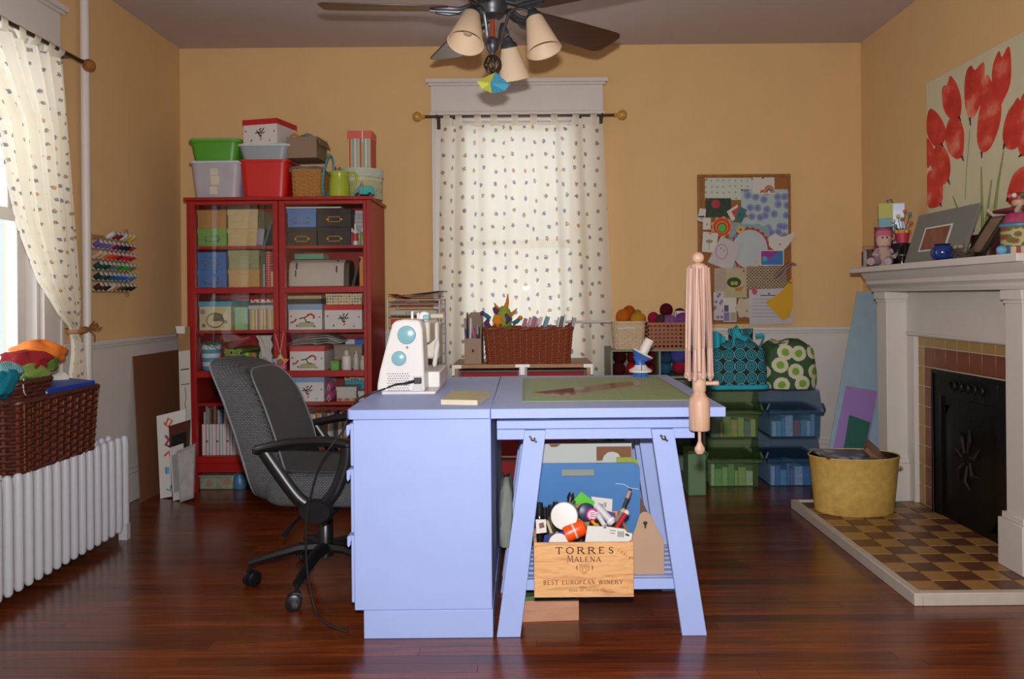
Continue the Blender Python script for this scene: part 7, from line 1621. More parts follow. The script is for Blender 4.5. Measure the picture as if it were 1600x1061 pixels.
tul = [[(402, 280), (410, 250), (425, 245), (436, 208), (460, 235), (480, 290), (484, 340), (475, 380), (440, 388), (410, 345)],
       [(338, 400), (352, 345), (385, 365), (412, 410), (420, 450), (405, 492), (375, 502), (350, 470), (340, 440)],
       [(430, 395), (455, 375), (480, 390), (495, 450), (492, 520), (485, 545), (460, 552), (430, 522), (415, 460)],
       [(338, 470), (360, 490), (372, 530), (362, 570), (338, 586)],
       [(360, 540), (375, 505), (405, 500), (430, 535), (438, 590), (430, 640), (405, 660), (375, 635), (360, 590)],
       [(341, 620), (370, 600), (400, 625), (408, 680), (402, 735), (370, 756), (341, 740)],
       [(496, 260), (505, 190), (525, 165), (540, 185), (575, 150), (580, 200), (572, 290), (548, 360), (522, 385), (502, 345)],
       [(562, 330), (572, 240), (592, 203), (612, 235), (632, 200), (638, 290), (615, 330), (585, 360)],
       [(640, 326), (612, 235), (616, 160), (640, 105), (652, 132), (680, 85), (690, 150), (686, 240), (660, 305)],
       [(552, 400), (562, 340), (590, 300), (640, 310), (650, 340), (640, 420), (605, 505), (570, 525), (550, 480)],
       [(655, 450), (672, 370), (700, 325), (722, 300), (735, 380), (738, 460), (720, 500), (690, 515), (665, 500)],
       [(712, 420), (722, 340), (745, 278), (790, 320), (800, 420), (770, 520), (735, 542), (718, 500)],
       [(672, 720), (690, 640), (720, 595), (770, 580), (810, 620), (800, 720), (750, 760), (700, 750)],
       [(820, 300), (850, 180), (890, 140), (930, 220), (925, 330), (880, 380), (840, 360)], [(900, 520), (930, 430), (980, 420), (1010, 500), (990, 600), (940, 620)]]
lim = lambda p: (max(min(p[0], y1p - .002), y0p + .01), max(min(p[1], zt_p - .01), zbp + .01))
for i, poly in enumerate(tul):
    # round the outline off
    P = [Vector(c3(*p) + (0,)) for p in poly]; n = len(P); Q = []
    for k in range(n):
        for t in (0, .33, .66):
            p0, p1, p2, p3 = P[k - 1], P[k], P[(k + 1) % n], P[(k + 2) % n]
            v = .5 * ((2 * p1) + (p2 - p0) * t + (2 * p0 - 5 * p1 + 4 * p2 - p3) * t * t + (3 * p1 - p0 - 3 * p2 + p3) * t ** 3); Q.append(lim((v.x, v.y)))
    MB().prism(Q, 'x', PX - .0006 - .0001 * i, PX).build('painted_tulip', PET, pt)
for (a, b) in (((475, 378), (482, 395)), ((487, 542), (494, 562)), ((400, 490), (410, 502)), ((430, 640), (437, 660)), ((398, 738), (402, 752)), ((520, 382), (523, 415)), ((569, 522), (569, 550)), ((665, 490), (658, 515)), ((735, 535), (722, 545)), ((678, 715), (672, 730))):
    p, q = c3(*a), c3(*b); MB().tube([(PX - .002, p[0], p[1]), (PX - .002, q[0], q[1])], [.006, .002], 5).build('painted_stem', TIP, pt)
for L in ([(567, 585), (570, 700), (575, 855)], [(610, 640), (595, 760), (585, 855)], [(450, 710), (480, 790), (500, 840)], [(520, 430), (505, 600), (500, 720)], [(660, 520), (640, 640), (625, 760)], [(520, 740), (518, 800), (535, 850)]):
    w = [.003, .006, .009] if L[0] != (520, 430) else [.0015] * 3
    MB().tube([(PX - .0012, *lim(c3(*p))) for p in L], w, 5, False, 1.0).build('painted_leaf', LEAF, pt)

MZ = 1.2552
def mp_(px, X): a, b = un(px, 380); return X * F / a
# gift bag
gb = thing('gift_bag', 'pale blue gift bag with lime top at the far end of the mantel', 'gift bag', (1.945, 4.135, MZ), R(-22))
MB().box(-.062, .062, -.055, .055, 0, .255).build('body', mat('#6f9aa8', .7, noise=.12, ns=30, name='sky_blue_paper'), gb, .001); MB().box(-.064, .064, -.057, .057, .255, .335).build('top_panel', mat('#a8a65a', .7, noise=.05, name='lime_paper'), gb, .001)
MB().tube([(-.01, 0, .333), (-.02, 0, .355), (.0, 0, .36), (.01, 0, .336)], .010, 6, False, .5).build('bow', mat('#5f7f86', .6, name='teal_ribbon'), gb)
MB().box(.005, .06, -.062, -.0575, .2, .33).build('silver_tag', mat('#8a90a0', .3, .3, .3, 40, name='silver_tag'), gb)
# rag doll
dl = thing('rag_doll', 'small patchwork rag doll with pink hair sitting at the end of the mantel', 'doll', (1.85, 4.02, MZ), R(-10)); dl.scale = (1.2, 1.2, 1.2)
PW_ = cells([(0, '#7a5a6a'), (.2, '#b09a9a'), (.5, '#9a7a8a')], 90, 1, .9)
m = MB(); m.lathe([(.03, 0), (.038, .02), (.034, .06), (.02, .085)], 14, sy=.8); m.build('body', mat('#a89080', .9, noise=.2, name='doll_cloth'), dl)
hd = MB().lathe([(.005, .078), (.028, .088), (.034, .115), (.03, .14), (.012, .155), (.001, .157)], 16).build('head', mat('#b89a8c', .9, noise=.25, ns=90, name='doll_skin_cloth'), dl)
MB().sheet(lambda u, v: (.037 * math.cos(R(-40) + R(240) * u), .037 * math.sin(R(-40) + R(240) * u), .165 - .115 * v + .0 * u), 14, 8, .006, (0, 0, 1)).build('hair', mat('#b05a70', .9, noise=.15, ns=60, name='pink_wool'), hd, sharp=180)
MB().lathe([(.038, .13), (.034, .152), (.014, .165), (.001, .167)], 16).build('cap', mat('#b05a70', .9, noise=.15, ns=60, name='pink_wool'), hd)
for s_ in (-.012, .006): MB().ball((s_, -.033, .122), .0042, 8).build('eye', INK, hd)
for s_ in (-1, 1): MB().tube([(s_ * .02 - .01, -.02, .02), (s_ * .03 - .025, -.06, .022), (s_ * .034 - .04, -.085, .018)], [.018, .018, .016], 10).build('leg', PW_, dl); MB().tube([(s_ * .028, -.01, .07), (s_ * .045, -.03, .05), (s_ * .03, -.045, .04)], .01, 8).build('arm', PW_, dl)
# striped pouch beside the doll
sp_ = thing('striped_pouch', 'brown and black striped pouch behind the doll on the mantel', 'pouch', (1.83, 4.14, MZ)); MB().lathe([(.03, 0), (.04, .012), (.04, .08), (.03, .095), (.0, .097)], 16, sx=1, sy=.8).build('pouch', stripes(['#2a2a30', '#8a8070', '#2a2a30', '#5a3a22'], .05), sp_); MB().lathe([(.032, .094), (.036, .108), (.03, .112)], 14, cap=False).build('top_band', mat('#9a7a5a', .8, name='tan_band'), sp_)
# black jar with a pink pot of wire flowers on it
bj = thing('black_jar', 'glossy black jar on the mantel under the pink flower pot', 'jar', (1.93, 3.99, MZ)); MB().lathe([(.04, 0), (.048, .006), (.05, .10), (.046, .115), (.0, .116)], 22).build('vessel', mat('#101014', .08, name='black_glaze'), bj); MB().lathe([(.0485, .05), (.0505, .052), (.0505, .056), (.0485, .058)], 22, cap=False).build('rim_line', PEW, bj)
fpot = thing('flower_pot', 'small pink pot of beaded wire flowers standing on the black jar', 'flower pot', (1.93, 3.985, MZ + .117)); MB().lathe([(.026, 0), (.036, .05), (.04, .052), (.04, .064), (.035, .066), (.0, .06)], 18).build('pot', mat('#b03048', .5, noise=.1, name='pink_pot'), fpot); MB().lathe([(.0405, .05), (.0415, .056), (.0405, .066)], 18, cap=False, flute=.05, fn=9).build('scalloped_rim', mat('#c88a20', .5, name='orange_rim'), fpot)
for i, (dx, dz, c) in enumerate(((-.06, .11, '#b8b090'), (-.035, .135, '#c0b048'), (.0, .16, '#c85030'), (.025, .145, '#4a7a80'), (.03, .10, '#c05030'), (-.05, .085, '#5a7a6a'), (-.06, .02, '#c84a34'), (-.015, .12, '#a8622a'))):
    MB().tube([(dx * .3, -.01, .06), (dx * .8, -.025, dz * .8), (dx, -.03, dz)], .0016, 5).build('wire_stem', INK, fpot); MB().ball((dx, -.032, dz), .010, 10).build('bead_flower', mat(c, .4, name='bead_' + str(i)), fpot)
# grey photo frame
def lean_frame(name, label, px0, px1, h, Xb, lean, cf, cp_, inset, tilt=0.0, mount=True):
    ya, yb = mp_(px0, Xb), mp_(px1, Xb); t = thing(name, label, 'photo frame', (0, 0, 0)); dx = lean * h
    def q(u, v, d): y = ya + (yb - ya) * u; return Vector((Xb + dx * v - d, y + tilt * v, MZ + .002 + h * v))
    def sl(u0, u1, v0, v1, d0, d1, nm, ma): m = MB(); m.hexa([q(u0, v0, d0), q(u1, v0, d0), q(u1, v0, d1), q(u0, v0, d1), q(u0, v1, d0), q(u1, v1, d0), q(u1, v1, d1), q(u0, v1, d1)]); return m.build(nm, ma, t)
    sl(0, 1, 0, 1, -.008, .004, 'frame', cf); i0, i1, j0, j1 = inset
    if mount: sl(i0 - .03, i1 + .03, j0 - .03, j1 + .03, .004, .005, 'mount', WPAP)
    sl(i0, i1, j0, j1, .005, .006, 'photo', cp_); return t
lean_frame('framed_photo', 'large grey photo frame leaning on the mantel with a small family photo', 1413, 1502, .235, 1.875, .18, mat('#70706c', .5, noise=.03, name='grey_board'), mat('#7a4a34', .4, noise=.8, ns=22, name='photo_print'), (.24, .66, .26, .68), -.07)
lean_frame('framed_photo', 'narrow dark silver photo frame tilted back on the mantel', 1504, 1532, .20, 1.90, .30, mat('#3c3833', .3, .6, .3, 40, .5, 60, name='tarnished_silver'), mat('#7a6250', .4, noise=.5, ns=20, name='photo_print2'), (.2, .8, .14, .86), -.13, False)
# round blue vase and nest
v = thing('blue_vase', 'small round cobalt blue vase on the mantel in front of the grey frame', 'vase', (1.80, mp_(1472, 1.80), MZ)); MB().lathe([(.022, 0), (.04, .01), (.047, .035), (.042, .055), (.03, .065), (.033, .07), (.028, .07), (.026, .062), (.0, .055)], 24).build('vessel', mat('#152f6a', .08, noise=.1, name='cobalt_glaze'), v); MB().lathe([(.031, .0645), (.034, .07), (.03, .0715)], 24, cap=False).build('lip', mat('#0c1c40', .1, name='dark_cobalt'), v)
ns = thing('twig_nest', 'dry twig nest with shells and small stones on the mantel', 'nest', (1.855, mp_(1500, 1.855), MZ)); m = MB()
for q in range(60):
    a = q * 2.39; r = .03 + .018 * ((q * 7) % 5) / 5; m.tube([(r * math.cos(a), r * 1.5 * math.sin(a), .004 + .035 * ((q * 3) % 7) / 7), (r * 1.1 * math.cos(a + .5), r * 1.6 * math.sin(a + .5), .016 + .035 * ((q * 5) % 7) / 7), (r * math.cos(a + 1.0), r * 1.5 * math.sin(a + 1.0), .006 + .03 * ((q * 2) % 7) / 7)], .0022, 4)
tag(m.build('twigs', mat('#4a4034', .9, noise=.3, name='dry_twigs'), ns), kind='stuff')
for i, (dx, dy, c) in enumerate(((0, .03, '#b09a70'), (-.01, -.02, '#8a8478'), (.0, .0, '#c0b090'), (-.015, .045, '#6a6a70'))): MB().ball((dx, dy, .055), .014, 10, (1, 1.3, .8)).build('pebble', mat(c, .5, name='pebble_' + str(i)), ns)
# dark red pot
pr2 = thing('plant_pot', 'dark burgundy flower pot on the mantel in front of the painting', 'pot', (2.0, mp_(1543, 2.0), MZ)); MB().lathe([(.05, 0), (.066, .09), (.07, .092), (.07, .108), (.064, .108), (.06, .09), (.0, .085)], 26).build('pot', mat('#3a0d10', .3, noise=.1, name='burgundy_glaze'), pr2); MB().lathe([(.0, .094), (.061, .092)], 22, cap=False).build('soil', mat('#1c1410', .95, name='potting_soil'), pr2)
# carousel-like figurine
fg = thing('figurine', 'colourful painted folk figurine with a wide red hat at the near end of the mantel', 'figurine', (1.89, mp_(1593, 1.89), MZ))
FC = lambda c: mat(c, .5, noise=.25, ns=40, name='painted_' + c.strip('#'))
MB().lathe([(.075, 0), (.078, .004), (.078, .03), (.07, .034)], 24).build('plinth', stripes(['#8a3a34', '#a8a090', '#3a5a7a', '#b0a48a'], .05), fg)
MB().lathe([(.058, .034), (.064, .05), (.062, .105), (.066, .112), (.05, .118)], 24).build('skirt', cells([(0, '#8a3a2a'), (.25, '#5a6a34'), (.5, '#a89a70')], 45, .9), fg); MB().lathe([(.0665, .11), (.068, .118), (.06, .124)], 24, cap=False).build('blue_band', FC('#3a7a9a'), fg)
MB().lathe([(.055, .122), (.05, .14), (.038, .165), (.03, .18)], 20).build('bodice', FC('#a03a5a'), fg); MB().lathe([(.03, .16), (.085, .165), (.09, .172), (.05, .178), (.02, .19)], 24).build('hat_brim', FC('#6a2028'), fg)
MB().ball((0, 0, .205), .026, 14).build('head', FC('#b08a70'), fg); MB().lathe([(.03, .212), (.032, .225), (.016, .24), (.001, .243)], 16).build('hat_crown', FC('#8a1f2a'), fg)
for a in range(7): MB().ball((.03 * math.cos(a * .9), .03 * math.sin(a * .9), .228), .010, 8).build('flower', FC(['#b04a5a', '#c8b8a0', '#3a5a3a'][a % 3]), fg)
for s_ in (-1, 1): MB().tube([(-.02, s_ * .04, .17), (-.055, s_ * .075, .165), (-.06, s_ * .10, .185)], [.012, .010, .008], 8).build('arm', FC('#a8988c'), fg)
ob = thing('glass_float', 'small pale blue glass ball beside the figurine on the mantel', 'ball', (1.80, mp_(1565, 1.80), MZ)); MB().ball((0, 0, .0185), .0185, 16).build('ball', mat('#5f9ac0', .1, noise=.3, ns=40, name='blue_glass'), ob); MB().lathe([(.006, .035), (.007, .039), (.003, .041)], 10).build('seal', PEW, ob)
# ================================================================== PINBOARD
BPY = YB - .001
pb = thing('pinboard', 'cork pinboard with a thin wooden frame on the back wall', 'pinboard', (0, 0, 0))
def bp(x, y, Y=BPY): return at(1070 + x / 4.08, 260 + y / 4.08, Y)
a, b = at(1089, 273.5, BPY), at(1236, 505, BPY)
CORK = mat('#8f5f2c', .9, noise=.25, ns=90, bump=.5, bs=200, name='cork'); FRW = wood('#7a4a1e', '#955f2c', .5, (10, 10, 10))
x0, x1, z0, z1 = a.x, b.x, b.z, a.z
MB().box(x0 + .012, x1 - .012, BPY - .012, BPY, z0 + .012, z1 - .012).build('cork_sheet', CORK, pb)
for q in ((x0, x1, z1 - .018, z1), (x0, x1, z0, z0 + .018), (x0, x0 + .018, z0 + .018, z1 - .018), (x1 - .018, x1, z0 + .018, z1 - .018)): MB().box(q[0], q[1], BPY - .018, BPY, q[2], q[3]).build('frame_rail', FRW, pb, .002)
layer = [0]
def paper(name, label, poly, ma, pins=((.5, .9),), pinc='#a82a2a', detail=None, round_=False):
    layer[0] += 1; d = BPY - .0128 - .0011 * layer[0]
    P = [bp(*p, Y=BPY) for p in poly]; P2 = [(p.x, p.z) for p in P]
    t = thing(name, label, 'paper' if name != 'photo' else 'photo', (0, 0, 0), 0, 'papers on the pinboard'); MB().prism(P2, 'y', d, d + .0009).build('sheet', ma, t)
    xs = [p[0] for p in P2]; zs = [p[1] for p in P2]; bx0, bx1, bz0, bz1 = min(xs), max(xs), min(zs), max(zs)
    if detail:
        for i, (pl, mm) in enumerate(detail): MB().prism([(p.x, p.z) for p in [bp(*q) for q in pl]], 'y', d - .0002 - .00006 * i, d + .0002).build('print', mm, t)
    for u, v in pins:
        m = MB().at((bx0 + (bx1 - bx0) * u, d, bz0 + (bz1 - bz0) * v), rx=R(90)); m.lathe([(.005, 0), (.005, .002), (.003, .004), (.0045, .009), (.002, .010)], 10); m.build('push_pin', mat(pinc, .4, name='pin_plastic'), t)
    return t
rc = lambda a, b, c, d: [(a, b), (c, b), (c, d), (a, d)]
cc = lambda x, y, r, n=22: circ(x, y, r, n)
PWH = mat('#c4c0b8', .85, noise=.04, name='note_paper'); 
paper('wallpaper_sample', 'pale sheet with rows of tiny printed sprigs at the top of the pinboard', rc(125, 75, 432, 215), cells([(0, '#a88a7a'), (.16, '#b6c0b4')], 26, .15), ((.03, .92), (.97, .92)))
paper('hydrangea_sheet', 'blue hydrangea flower sheet on the upper right of the pinboard', rc(355, 147, 656, 445), cells([(0, '#6a70a8'), (.22, '#7f86b4'), (.36, '#8a9a6a'), (.42, '#9fb2b4')], 17, .85), ((.02, .98),), '#222222')
def arcband(cx, cy, r0, r1, n=14): return [(cx + r1 * math.cos(PI * k / n), cy - r1 * math.sin(PI * k / n) * 1.4) for k in range(n + 1)] + [(cx + r0 * math.cos(PI * k / n), cy - r0 * math.sin(PI * k / n) * 1.4) for k in range(n, -1, -1)]
paper('rainbow_card', 'child\'s rainbow drawing on a white card at the top of the pinboard', rc(430, 72, 567, 177), PWH, ((.45, .95),), '#222222', [(arcband(532, 170, 10, 17), mat('#8a4a8a', .8, name='crayon_purple')), (arcband(532, 170, 17, 23), mat('#3a7a5a', .8, name='crayon_green')), (arcband(532, 170, 23, 28), mat('#c8a030', .8, name='crayon_yellow')), (arcband(532, 170, 28, 34), mat('#b83028', .8, name='crayon_red')), (arcband(490, 172, 5, 15), mat('#b05a30', .8, name='crayon_orange'))])
paper('photo', 'dark photo of a red flower among green leaves on the pinboard', rc(128, 205, 290, 325), mat('#16301f', .4, noise=.8, ns=40, name='dark_leaf_photo'), ((.1, .9),), '#a82a2a', [(cc(193, 242, 28), mat('#98202a', .5, noise=.3, ns=60, name='red_bloom'))])
paper('scrapbook_card', 'blue-green square card behind the round scalloped frame on the pinboard', [(285, 355), (530, 385), (525, 700), (255, 660)], mat('#7f9a9c', .8, noise=.1, name='dusty_blue_card'))
sc = [(410 + (126 + 6 * math.cos(22 * 2 * PI * k / 132)) * math.cos(2 * PI * k / 132), 530 + (138 + 6 * math.cos(22 * 2 * PI * k / 132)) * math.sin(2 * PI * k / 132)) for k in range(132)]
paper('scalloped_circle', 'round grey-white card with a red scalloped border on the pinboard', sc, mat('#a83230', .8, name='red_scallop'), ((.62, .03),), '#c8b040', [(circ(410, 530, 112, 40, 124), mat('#a9b2b4', .8, noise=.05, name='pale_grey_card')), (cc(350, 405, 26), mat('#c0a060', .8, name='paper_daisy')), (cc(350, 405, 8), mat('#8a3a2a', .8, name='daisy_centre')), (cc(320, 445, 12), mat('#4a8a88', .8, name='teal_button')), (cc(455, 615, 20), mat('#b8a88a', .8, name='cream_button')), (cc(415, 650, 18), mat('#c0a060', .8, name='paper_daisy'))])
paper('greeting_cards', 'white card with red and teal squares pinned in the middle of the board', [(262, 290), (330, 245), (350, 320), (295, 352)], PWH); paper('red_card', 'small red card under the teal card on the pinboard', [(290, 290), (345, 255), (398, 320), (330, 352)], mat('#b0443a', .8, name='coral_paper'), ()); paper('teal_card', 'small teal card pinned over the red card', [(345, 258), (390, 280), (358, 360), (312, 340)], mat('#2f6a6a', .8, name='teal_paper'), ((.4, .5),), '#111111')
paper('small_note', 'small white note with a black scribble at the board\'s left edge', [(90, 268), (130, 275), (122, 360), (74, 345)], PWH, (), '#a82a2a', [(rc(82, 318, 120, 328), INK), (rc(95, 335, 122, 340), INK)]); paper('small_note', 'small white note with a red dot at the board\'s left edge', rc(110, 330, 160, 405), PWH, ((.5, .45),))
ros = [(230 + (66 + 8 * math.cos(9 * 2 * PI * k / 72)) * math.cos(2 * PI * k / 72), 388 + (62 + 8 * math.cos(9 * 2 * PI * k / 72)) * math.sin(2 * PI * k / 72)) for k in range(72)]
paper('paper_rosette', 'layered paper rosette in red and orange with a bright green centre', ros, mat('#c08a5a', .8, name='peach_paper'), (), '#a82a2a', [(cc(230, 388, 54), mat('#b83a24', .8, noise=.3, ns=80, name='red_paper')), (cc(230, 390, 40), mat('#c8803a', .8, name='orange_paper')), (cc(230, 392, 33), mat('#a8342a', .8, name='rust_paper')), (cc(230, 394, 24), mat('#3fae4a', .7, name='bright_green_paper'))])
paper('white_cutout', 'white cut-out paper shape with a red dot at the board\'s right edge', [(525, 455), (570, 428), (600, 450), (640, 445), (685, 420), (692, 445), (655, 500), (620, 540), (560, 535), (528, 510)], PWH, ((.42, .35),))
paper('palm_card', 'small white card with a painted palm tree on the left of the board', [(110, 418), (205, 428), (195, 555), (102, 545)], PWH, ((.5, .9),), '#a82a2a', [(circ(150, 480, 22, 12, 12), mat('#7a8a6a', .8, name='palm_green')), ([(146, 490), (154, 490), (150, 535), (144, 535)], mat('#b89a50', .8, name='palm_trunk'))])
def ringpoly(cx, cy, r, ry, w, n=26): return [(cx + r * math.cos(2 * PI * k / n), cy + ry * math.sin(2 * PI * k / n)) for k in range(n + 1)] + [(cx + (r - w) * math.cos(2 * PI * k / n), cy + (ry - w) * math.sin(2 * PI * k / n)) for k in range(n, -1, -1)]
paper('pencil_sketch', 'tilted white sheet with a pencilled heart-shaped face on the pinboard', [(225, 447), (345, 500), (290, 672), (138, 612)], mat('#b6aeb0', .85, noise=.04, name='sketch_paper'), ((.7, .95),), '#a82a2a', [(ringpoly(228, 545, 38, 48, 3), mat('#8a4a5a', .8, name='maroon_pencil')), (rc(222, 520, 228, 528), INK), (rc(240, 535, 246, 542), mat('#8a4a5a', .8, name='maroon_pencil'))])
paper('photo', 'small magenta and turquoise photo with a white border on the pinboard', rc(470, 535, 622, 635), PWH, (), '#a82a2a', [(rc(477, 541, 616, 629), mat('#2a6fa0', .5, name='turquoise_print')), ([(477, 541), (590, 541), (550, 580), (477, 600)], mat('#8a2a80', .5, name='magenta_print')), (cc(500, 590, 16), mat('#3aa0b0', .5, name='aqua_print')), (circ(550, 605, 30, 16, 14), mat('#4a5ab0', .5, name='violet_print'))])
paper('tartan_paper', 'green and orange checked paper strip in the lower right of the board', rc(385, 640, 640, 780), cells([(0, '#2f4a3c'), (.22, '#a85a34'), (.34, '#b0a890'), (.48, '#3a4a40')], 46, .05), ())
paper('nest_picture', 'printed page of a green bird nest in the lower left of the board', rc(182, 650, 386, 838), mat('#aaa07c', .8, noise=.15, ns=20, name='aged_print'), ((.9, .9),), '#222222', [(circ(305, 740, 45, 24, 32), mat('#33401f', .8, noise=.4, ns=60, name='nest_green')), (cc(295, 746, 13), mat('#8a9a3a', .7, name='egg_green')), (cc(318, 746, 13), mat('#8a9a3a', .7, name='egg_green')), ([(310, 775), (370, 765), (345, 798), (315, 795)], mat('#b0702a', .8, name='bird_orange')), (rc(180, 655, 255, 790), mat('#a39484', .8, noise=.2, ns=60, name='speckled_print'))])
paper('flower_strip', 'narrow flowered paper strip at the lower left of the board', rc(175, 802, 240, 980), cells([(0, '#a0506a'), (.2, '#8a92b0'), (.34, '#b8b4b8')], 30, .9), ())
paper('photo', 'small strip of tiny photos beside the flowered paper', rc(236, 838, 320, 990), PWH, (), '#a82a2a', [(rc(242, 885, 270, 925), mat('#3a4a5a', .4, noise=.6, ns=60, name='tiny_photo')), (rc(240, 930, 275, 985), mat('#7a6a9a', .4, noise=.6, ns=60, name='tiny_photo2')), (rc(280, 930, 316, 985), mat('#a09488', .6, noise=.3, name='tiny_photo3'))])
paper('scalloped_tag', 'cream scalloped tag with a red pin near the bottom of the board', [(370 + (55 + 7 * math.cos(6 * 2 * PI * k / 60)) * math.cos(2 * PI * k / 60), 902 + (62 + 7 * math.cos(6 * 2 * PI * k / 60)) * math.sin(2 * PI * k / 60)) for k in range(60)], mat('#b8ac98', .85, name='cream_tag'), ((.6, .35),))
ln = [(rc(420, 845 + 22 * k, 420 + 150 + 30 * ((k * 7) % 3), 847.5 + 22 * k), GRYI) for k in range(6)]
paper('typed_letter', 'typed white letter hanging over the lower right corner of the board', [(398, 785), (676, 775), (674, 1002), (402, 1010)], mat('#b3b0b8', .85, noise=.03, name='letter_paper'), ((.45, .85),), '#222222', [(rc(470, 820, 600, 825), INK)] + ln)
paper('yellow_note', 'bright yellow paper diamond pinned over the typed letter', [(500, 866), (600, 800), (676, 706), (674, 900), (655, 960), (615, 984)], mat('#c9971f', .8, noise=.06, name='yellow_paper_note'), ((.9, .87),), '#222222')
paper('red_tag', 'small red and white curled tag at the top of the typed letter', [(412, 782), (432, 775), (452, 795), (445, 815), (425, 818)], mat('#b04a50', .8, name='rose_tag'), ())
# ribbon bundle
t = thing('ribbon_bundle', 'bundle of red, white and blue ribbons hanging at the board\'s right edge', 'ribbon', (0, 0, 0), 0, None); layer[0] += 1
for i, (c, dx) in enumerate((('#a82a20', 0), ('#c0a890', 10), ('#5a6a90', 24), ('#b8a8a8', 36), ('#b86a50', 48))):
    MB().tube(smooth([at(1070 + x / 4.08, 260 + y / 4.08, BPY - .05 - .002 * i) for x, y in [(572 + dx * .3, 690 + dx), (600 + dx * .5, 660 + dx), (650 + dx * .2, 620 + dx * .7), (690, 615 + dx * .3), (712, 630)]]), .006, 6, False, .4).build('ribbon', mat(c, .6, name='ribbon_' + c.strip('#')), t)
m = MB().at(at(1070 + 700 / 4.08, 260 + 628 / 4.08, BPY - .05), rx=R(90)); m.lathe([(.002, -.045), (.002, 0), (.006, .002), (.004, .01)], 8); m.build('push_pin', mat('#222222', .4, name='pin_plastic'), t)
# ================================================================== UNDER THE TRESTLE TABLE
SZ = .1805; KFY = 2.41
kx0, kx1 = xa(834.5, KFY, 890), xa(990, KFY, 890); kh = za(848, KFY, 912) - SZ
def pine():
    m, nt, nd, lk, b = new_mat('pine_board'); tc = nd.new('ShaderNodeTexCoord'); mp = nd.new('ShaderNodeMapping'); mp.inputs['Scale'].default_value = (2.2, 8, 16); mp.inputs['Rotation'].default_value = (0, R(8), 0); lk.new(tc.outputs['Object'], mp.inputs[0])
    n = nd.new('ShaderNodeTexNoise'); n.inputs['Scale'].default_value = 3; n.inputs['Detail'].default_value = 5; n.inputs['Distortion'].default_value = 1.2; lk.new(mp.outputs[0], n.inputs['Vector'])
    r = ramp(nd, [(.25, '#b07a4c'), (.48, '#d0a06a'), (.62, '#c08a5a'), (.75, '#a0623c')]); lk.new(n.outputs['Fac'], r.inputs[0]); lk.new(r.outputs[0], b.inputs['Base Color']); b.inputs['Roughness'].default_value = .55; return m
PINE = pine()
cr = thing('wine_crate', 'pine wine crate with dark printed lettering, full of craft supplies', 'crate', (kx0, KFY, SZ)); kw = kx1 - kx0; kd = .36
MB().box(0.0, kw, 0, .009, .003, kh).build('front_board', PINE, cr, .001); MB().box(0, kw, kd - .009, kd, .003, kh).build('back_board', PINE, cr, .001)
for x in (0, kw - .009): MB().box(x, x + .009, .009, kd - .009, .003, kh).build('side_board', PINE, cr, .001)
MB().box(.0, kw, .0, kd, 0, .003).build('bottom_board', mat('#d0b08a', .6, name='pale_ply'), cr)
for x in (.004, kw - .006):
    for z in (.02, .07, .12, .155): MB().cbox((x + .001, -.0005, z), (.0025, .002, .0025)).build('nail', NICK, cr)
# ---- serif lettering, drawn as strokes
SER = {'T': [[(.5, 0, .5, 1, 1)], [(.02, .96, .98, .96, 0), (.03, .96, .03, .82, 0), (.97, .96, .97, .82, 0)], [.5], []],
 'O': 'O', 'S': 'S',
 'R': [[(.15, 0, .15, 1, 1), (.5, .48, .95, 0, 1)], [], [.15, .95], [.15], 'P'],
 'P': [[(.18, 0, .18, 1, 1)], [], [.18], [.18], 'P'],
 'B': [[(.15, 0, .15, 1, 1)], [(.15, .02, .5, .02, 0)], [.15], [.15], 'B'],
 'E': [[(.17, 0, .17, 1, 1)], [(.1, .97, .82, .97, 0), (.1, .03, .86, .03, 0), (.17, .52, .66, .52, 0), (.82, .97, .82, .82, 0), (.86, .03, .86, .2, 0)], [], []],
 'L': [[(.17, 0, .17, 1, 1)], [(.1, .03, .82, .03, 0), (.82, .03, .82, .2, 0)], [], [.17]],
 'A': [[(.5, 1, .92, 0, 1)], [(.5, 1, .08, 0, 0), (.24, .34, .76, .34, 0)], [.08, .92], []],
 'M': [[(.86, 1, .94, 0, 1), (.14, 1, .5, .1, 1)], [(.14, 1, .06, 0, 0), (.5, .1, .86, 1, 0)], [.06, .94], []],
 'N': [[(.16, 1, .84, 0, 1)], [(.16, 0, .16, 1, 0), (.84, 0, .84, 1, 0)], [.16], [.16, .84]],
 'U': 'U', 'W': [[(.04, 1, .28, 0, 1), (.5, 1, .74, 0, 1)], [(.28, 0, .5, 1, 0), (.74, 0, .96, 1, 0)], [], [.04, .5, .96]],
 'I': [[(.5, 0, .5, 1, 1)], [], [.5], [.5]], 'Y': [[(.08, 1, .5, .45, 1), (.5, 0, .5, .45, 1)], [(.92, 1, .5, .45, 0)], [.5], [.08, .92]], 'G': 'G'}
WID = {'I': .45, 'M': 1.15, 'W': 1.25, 'E': .82, 'L': .8, 'S': .75, 'P': .85, 'B': .85}
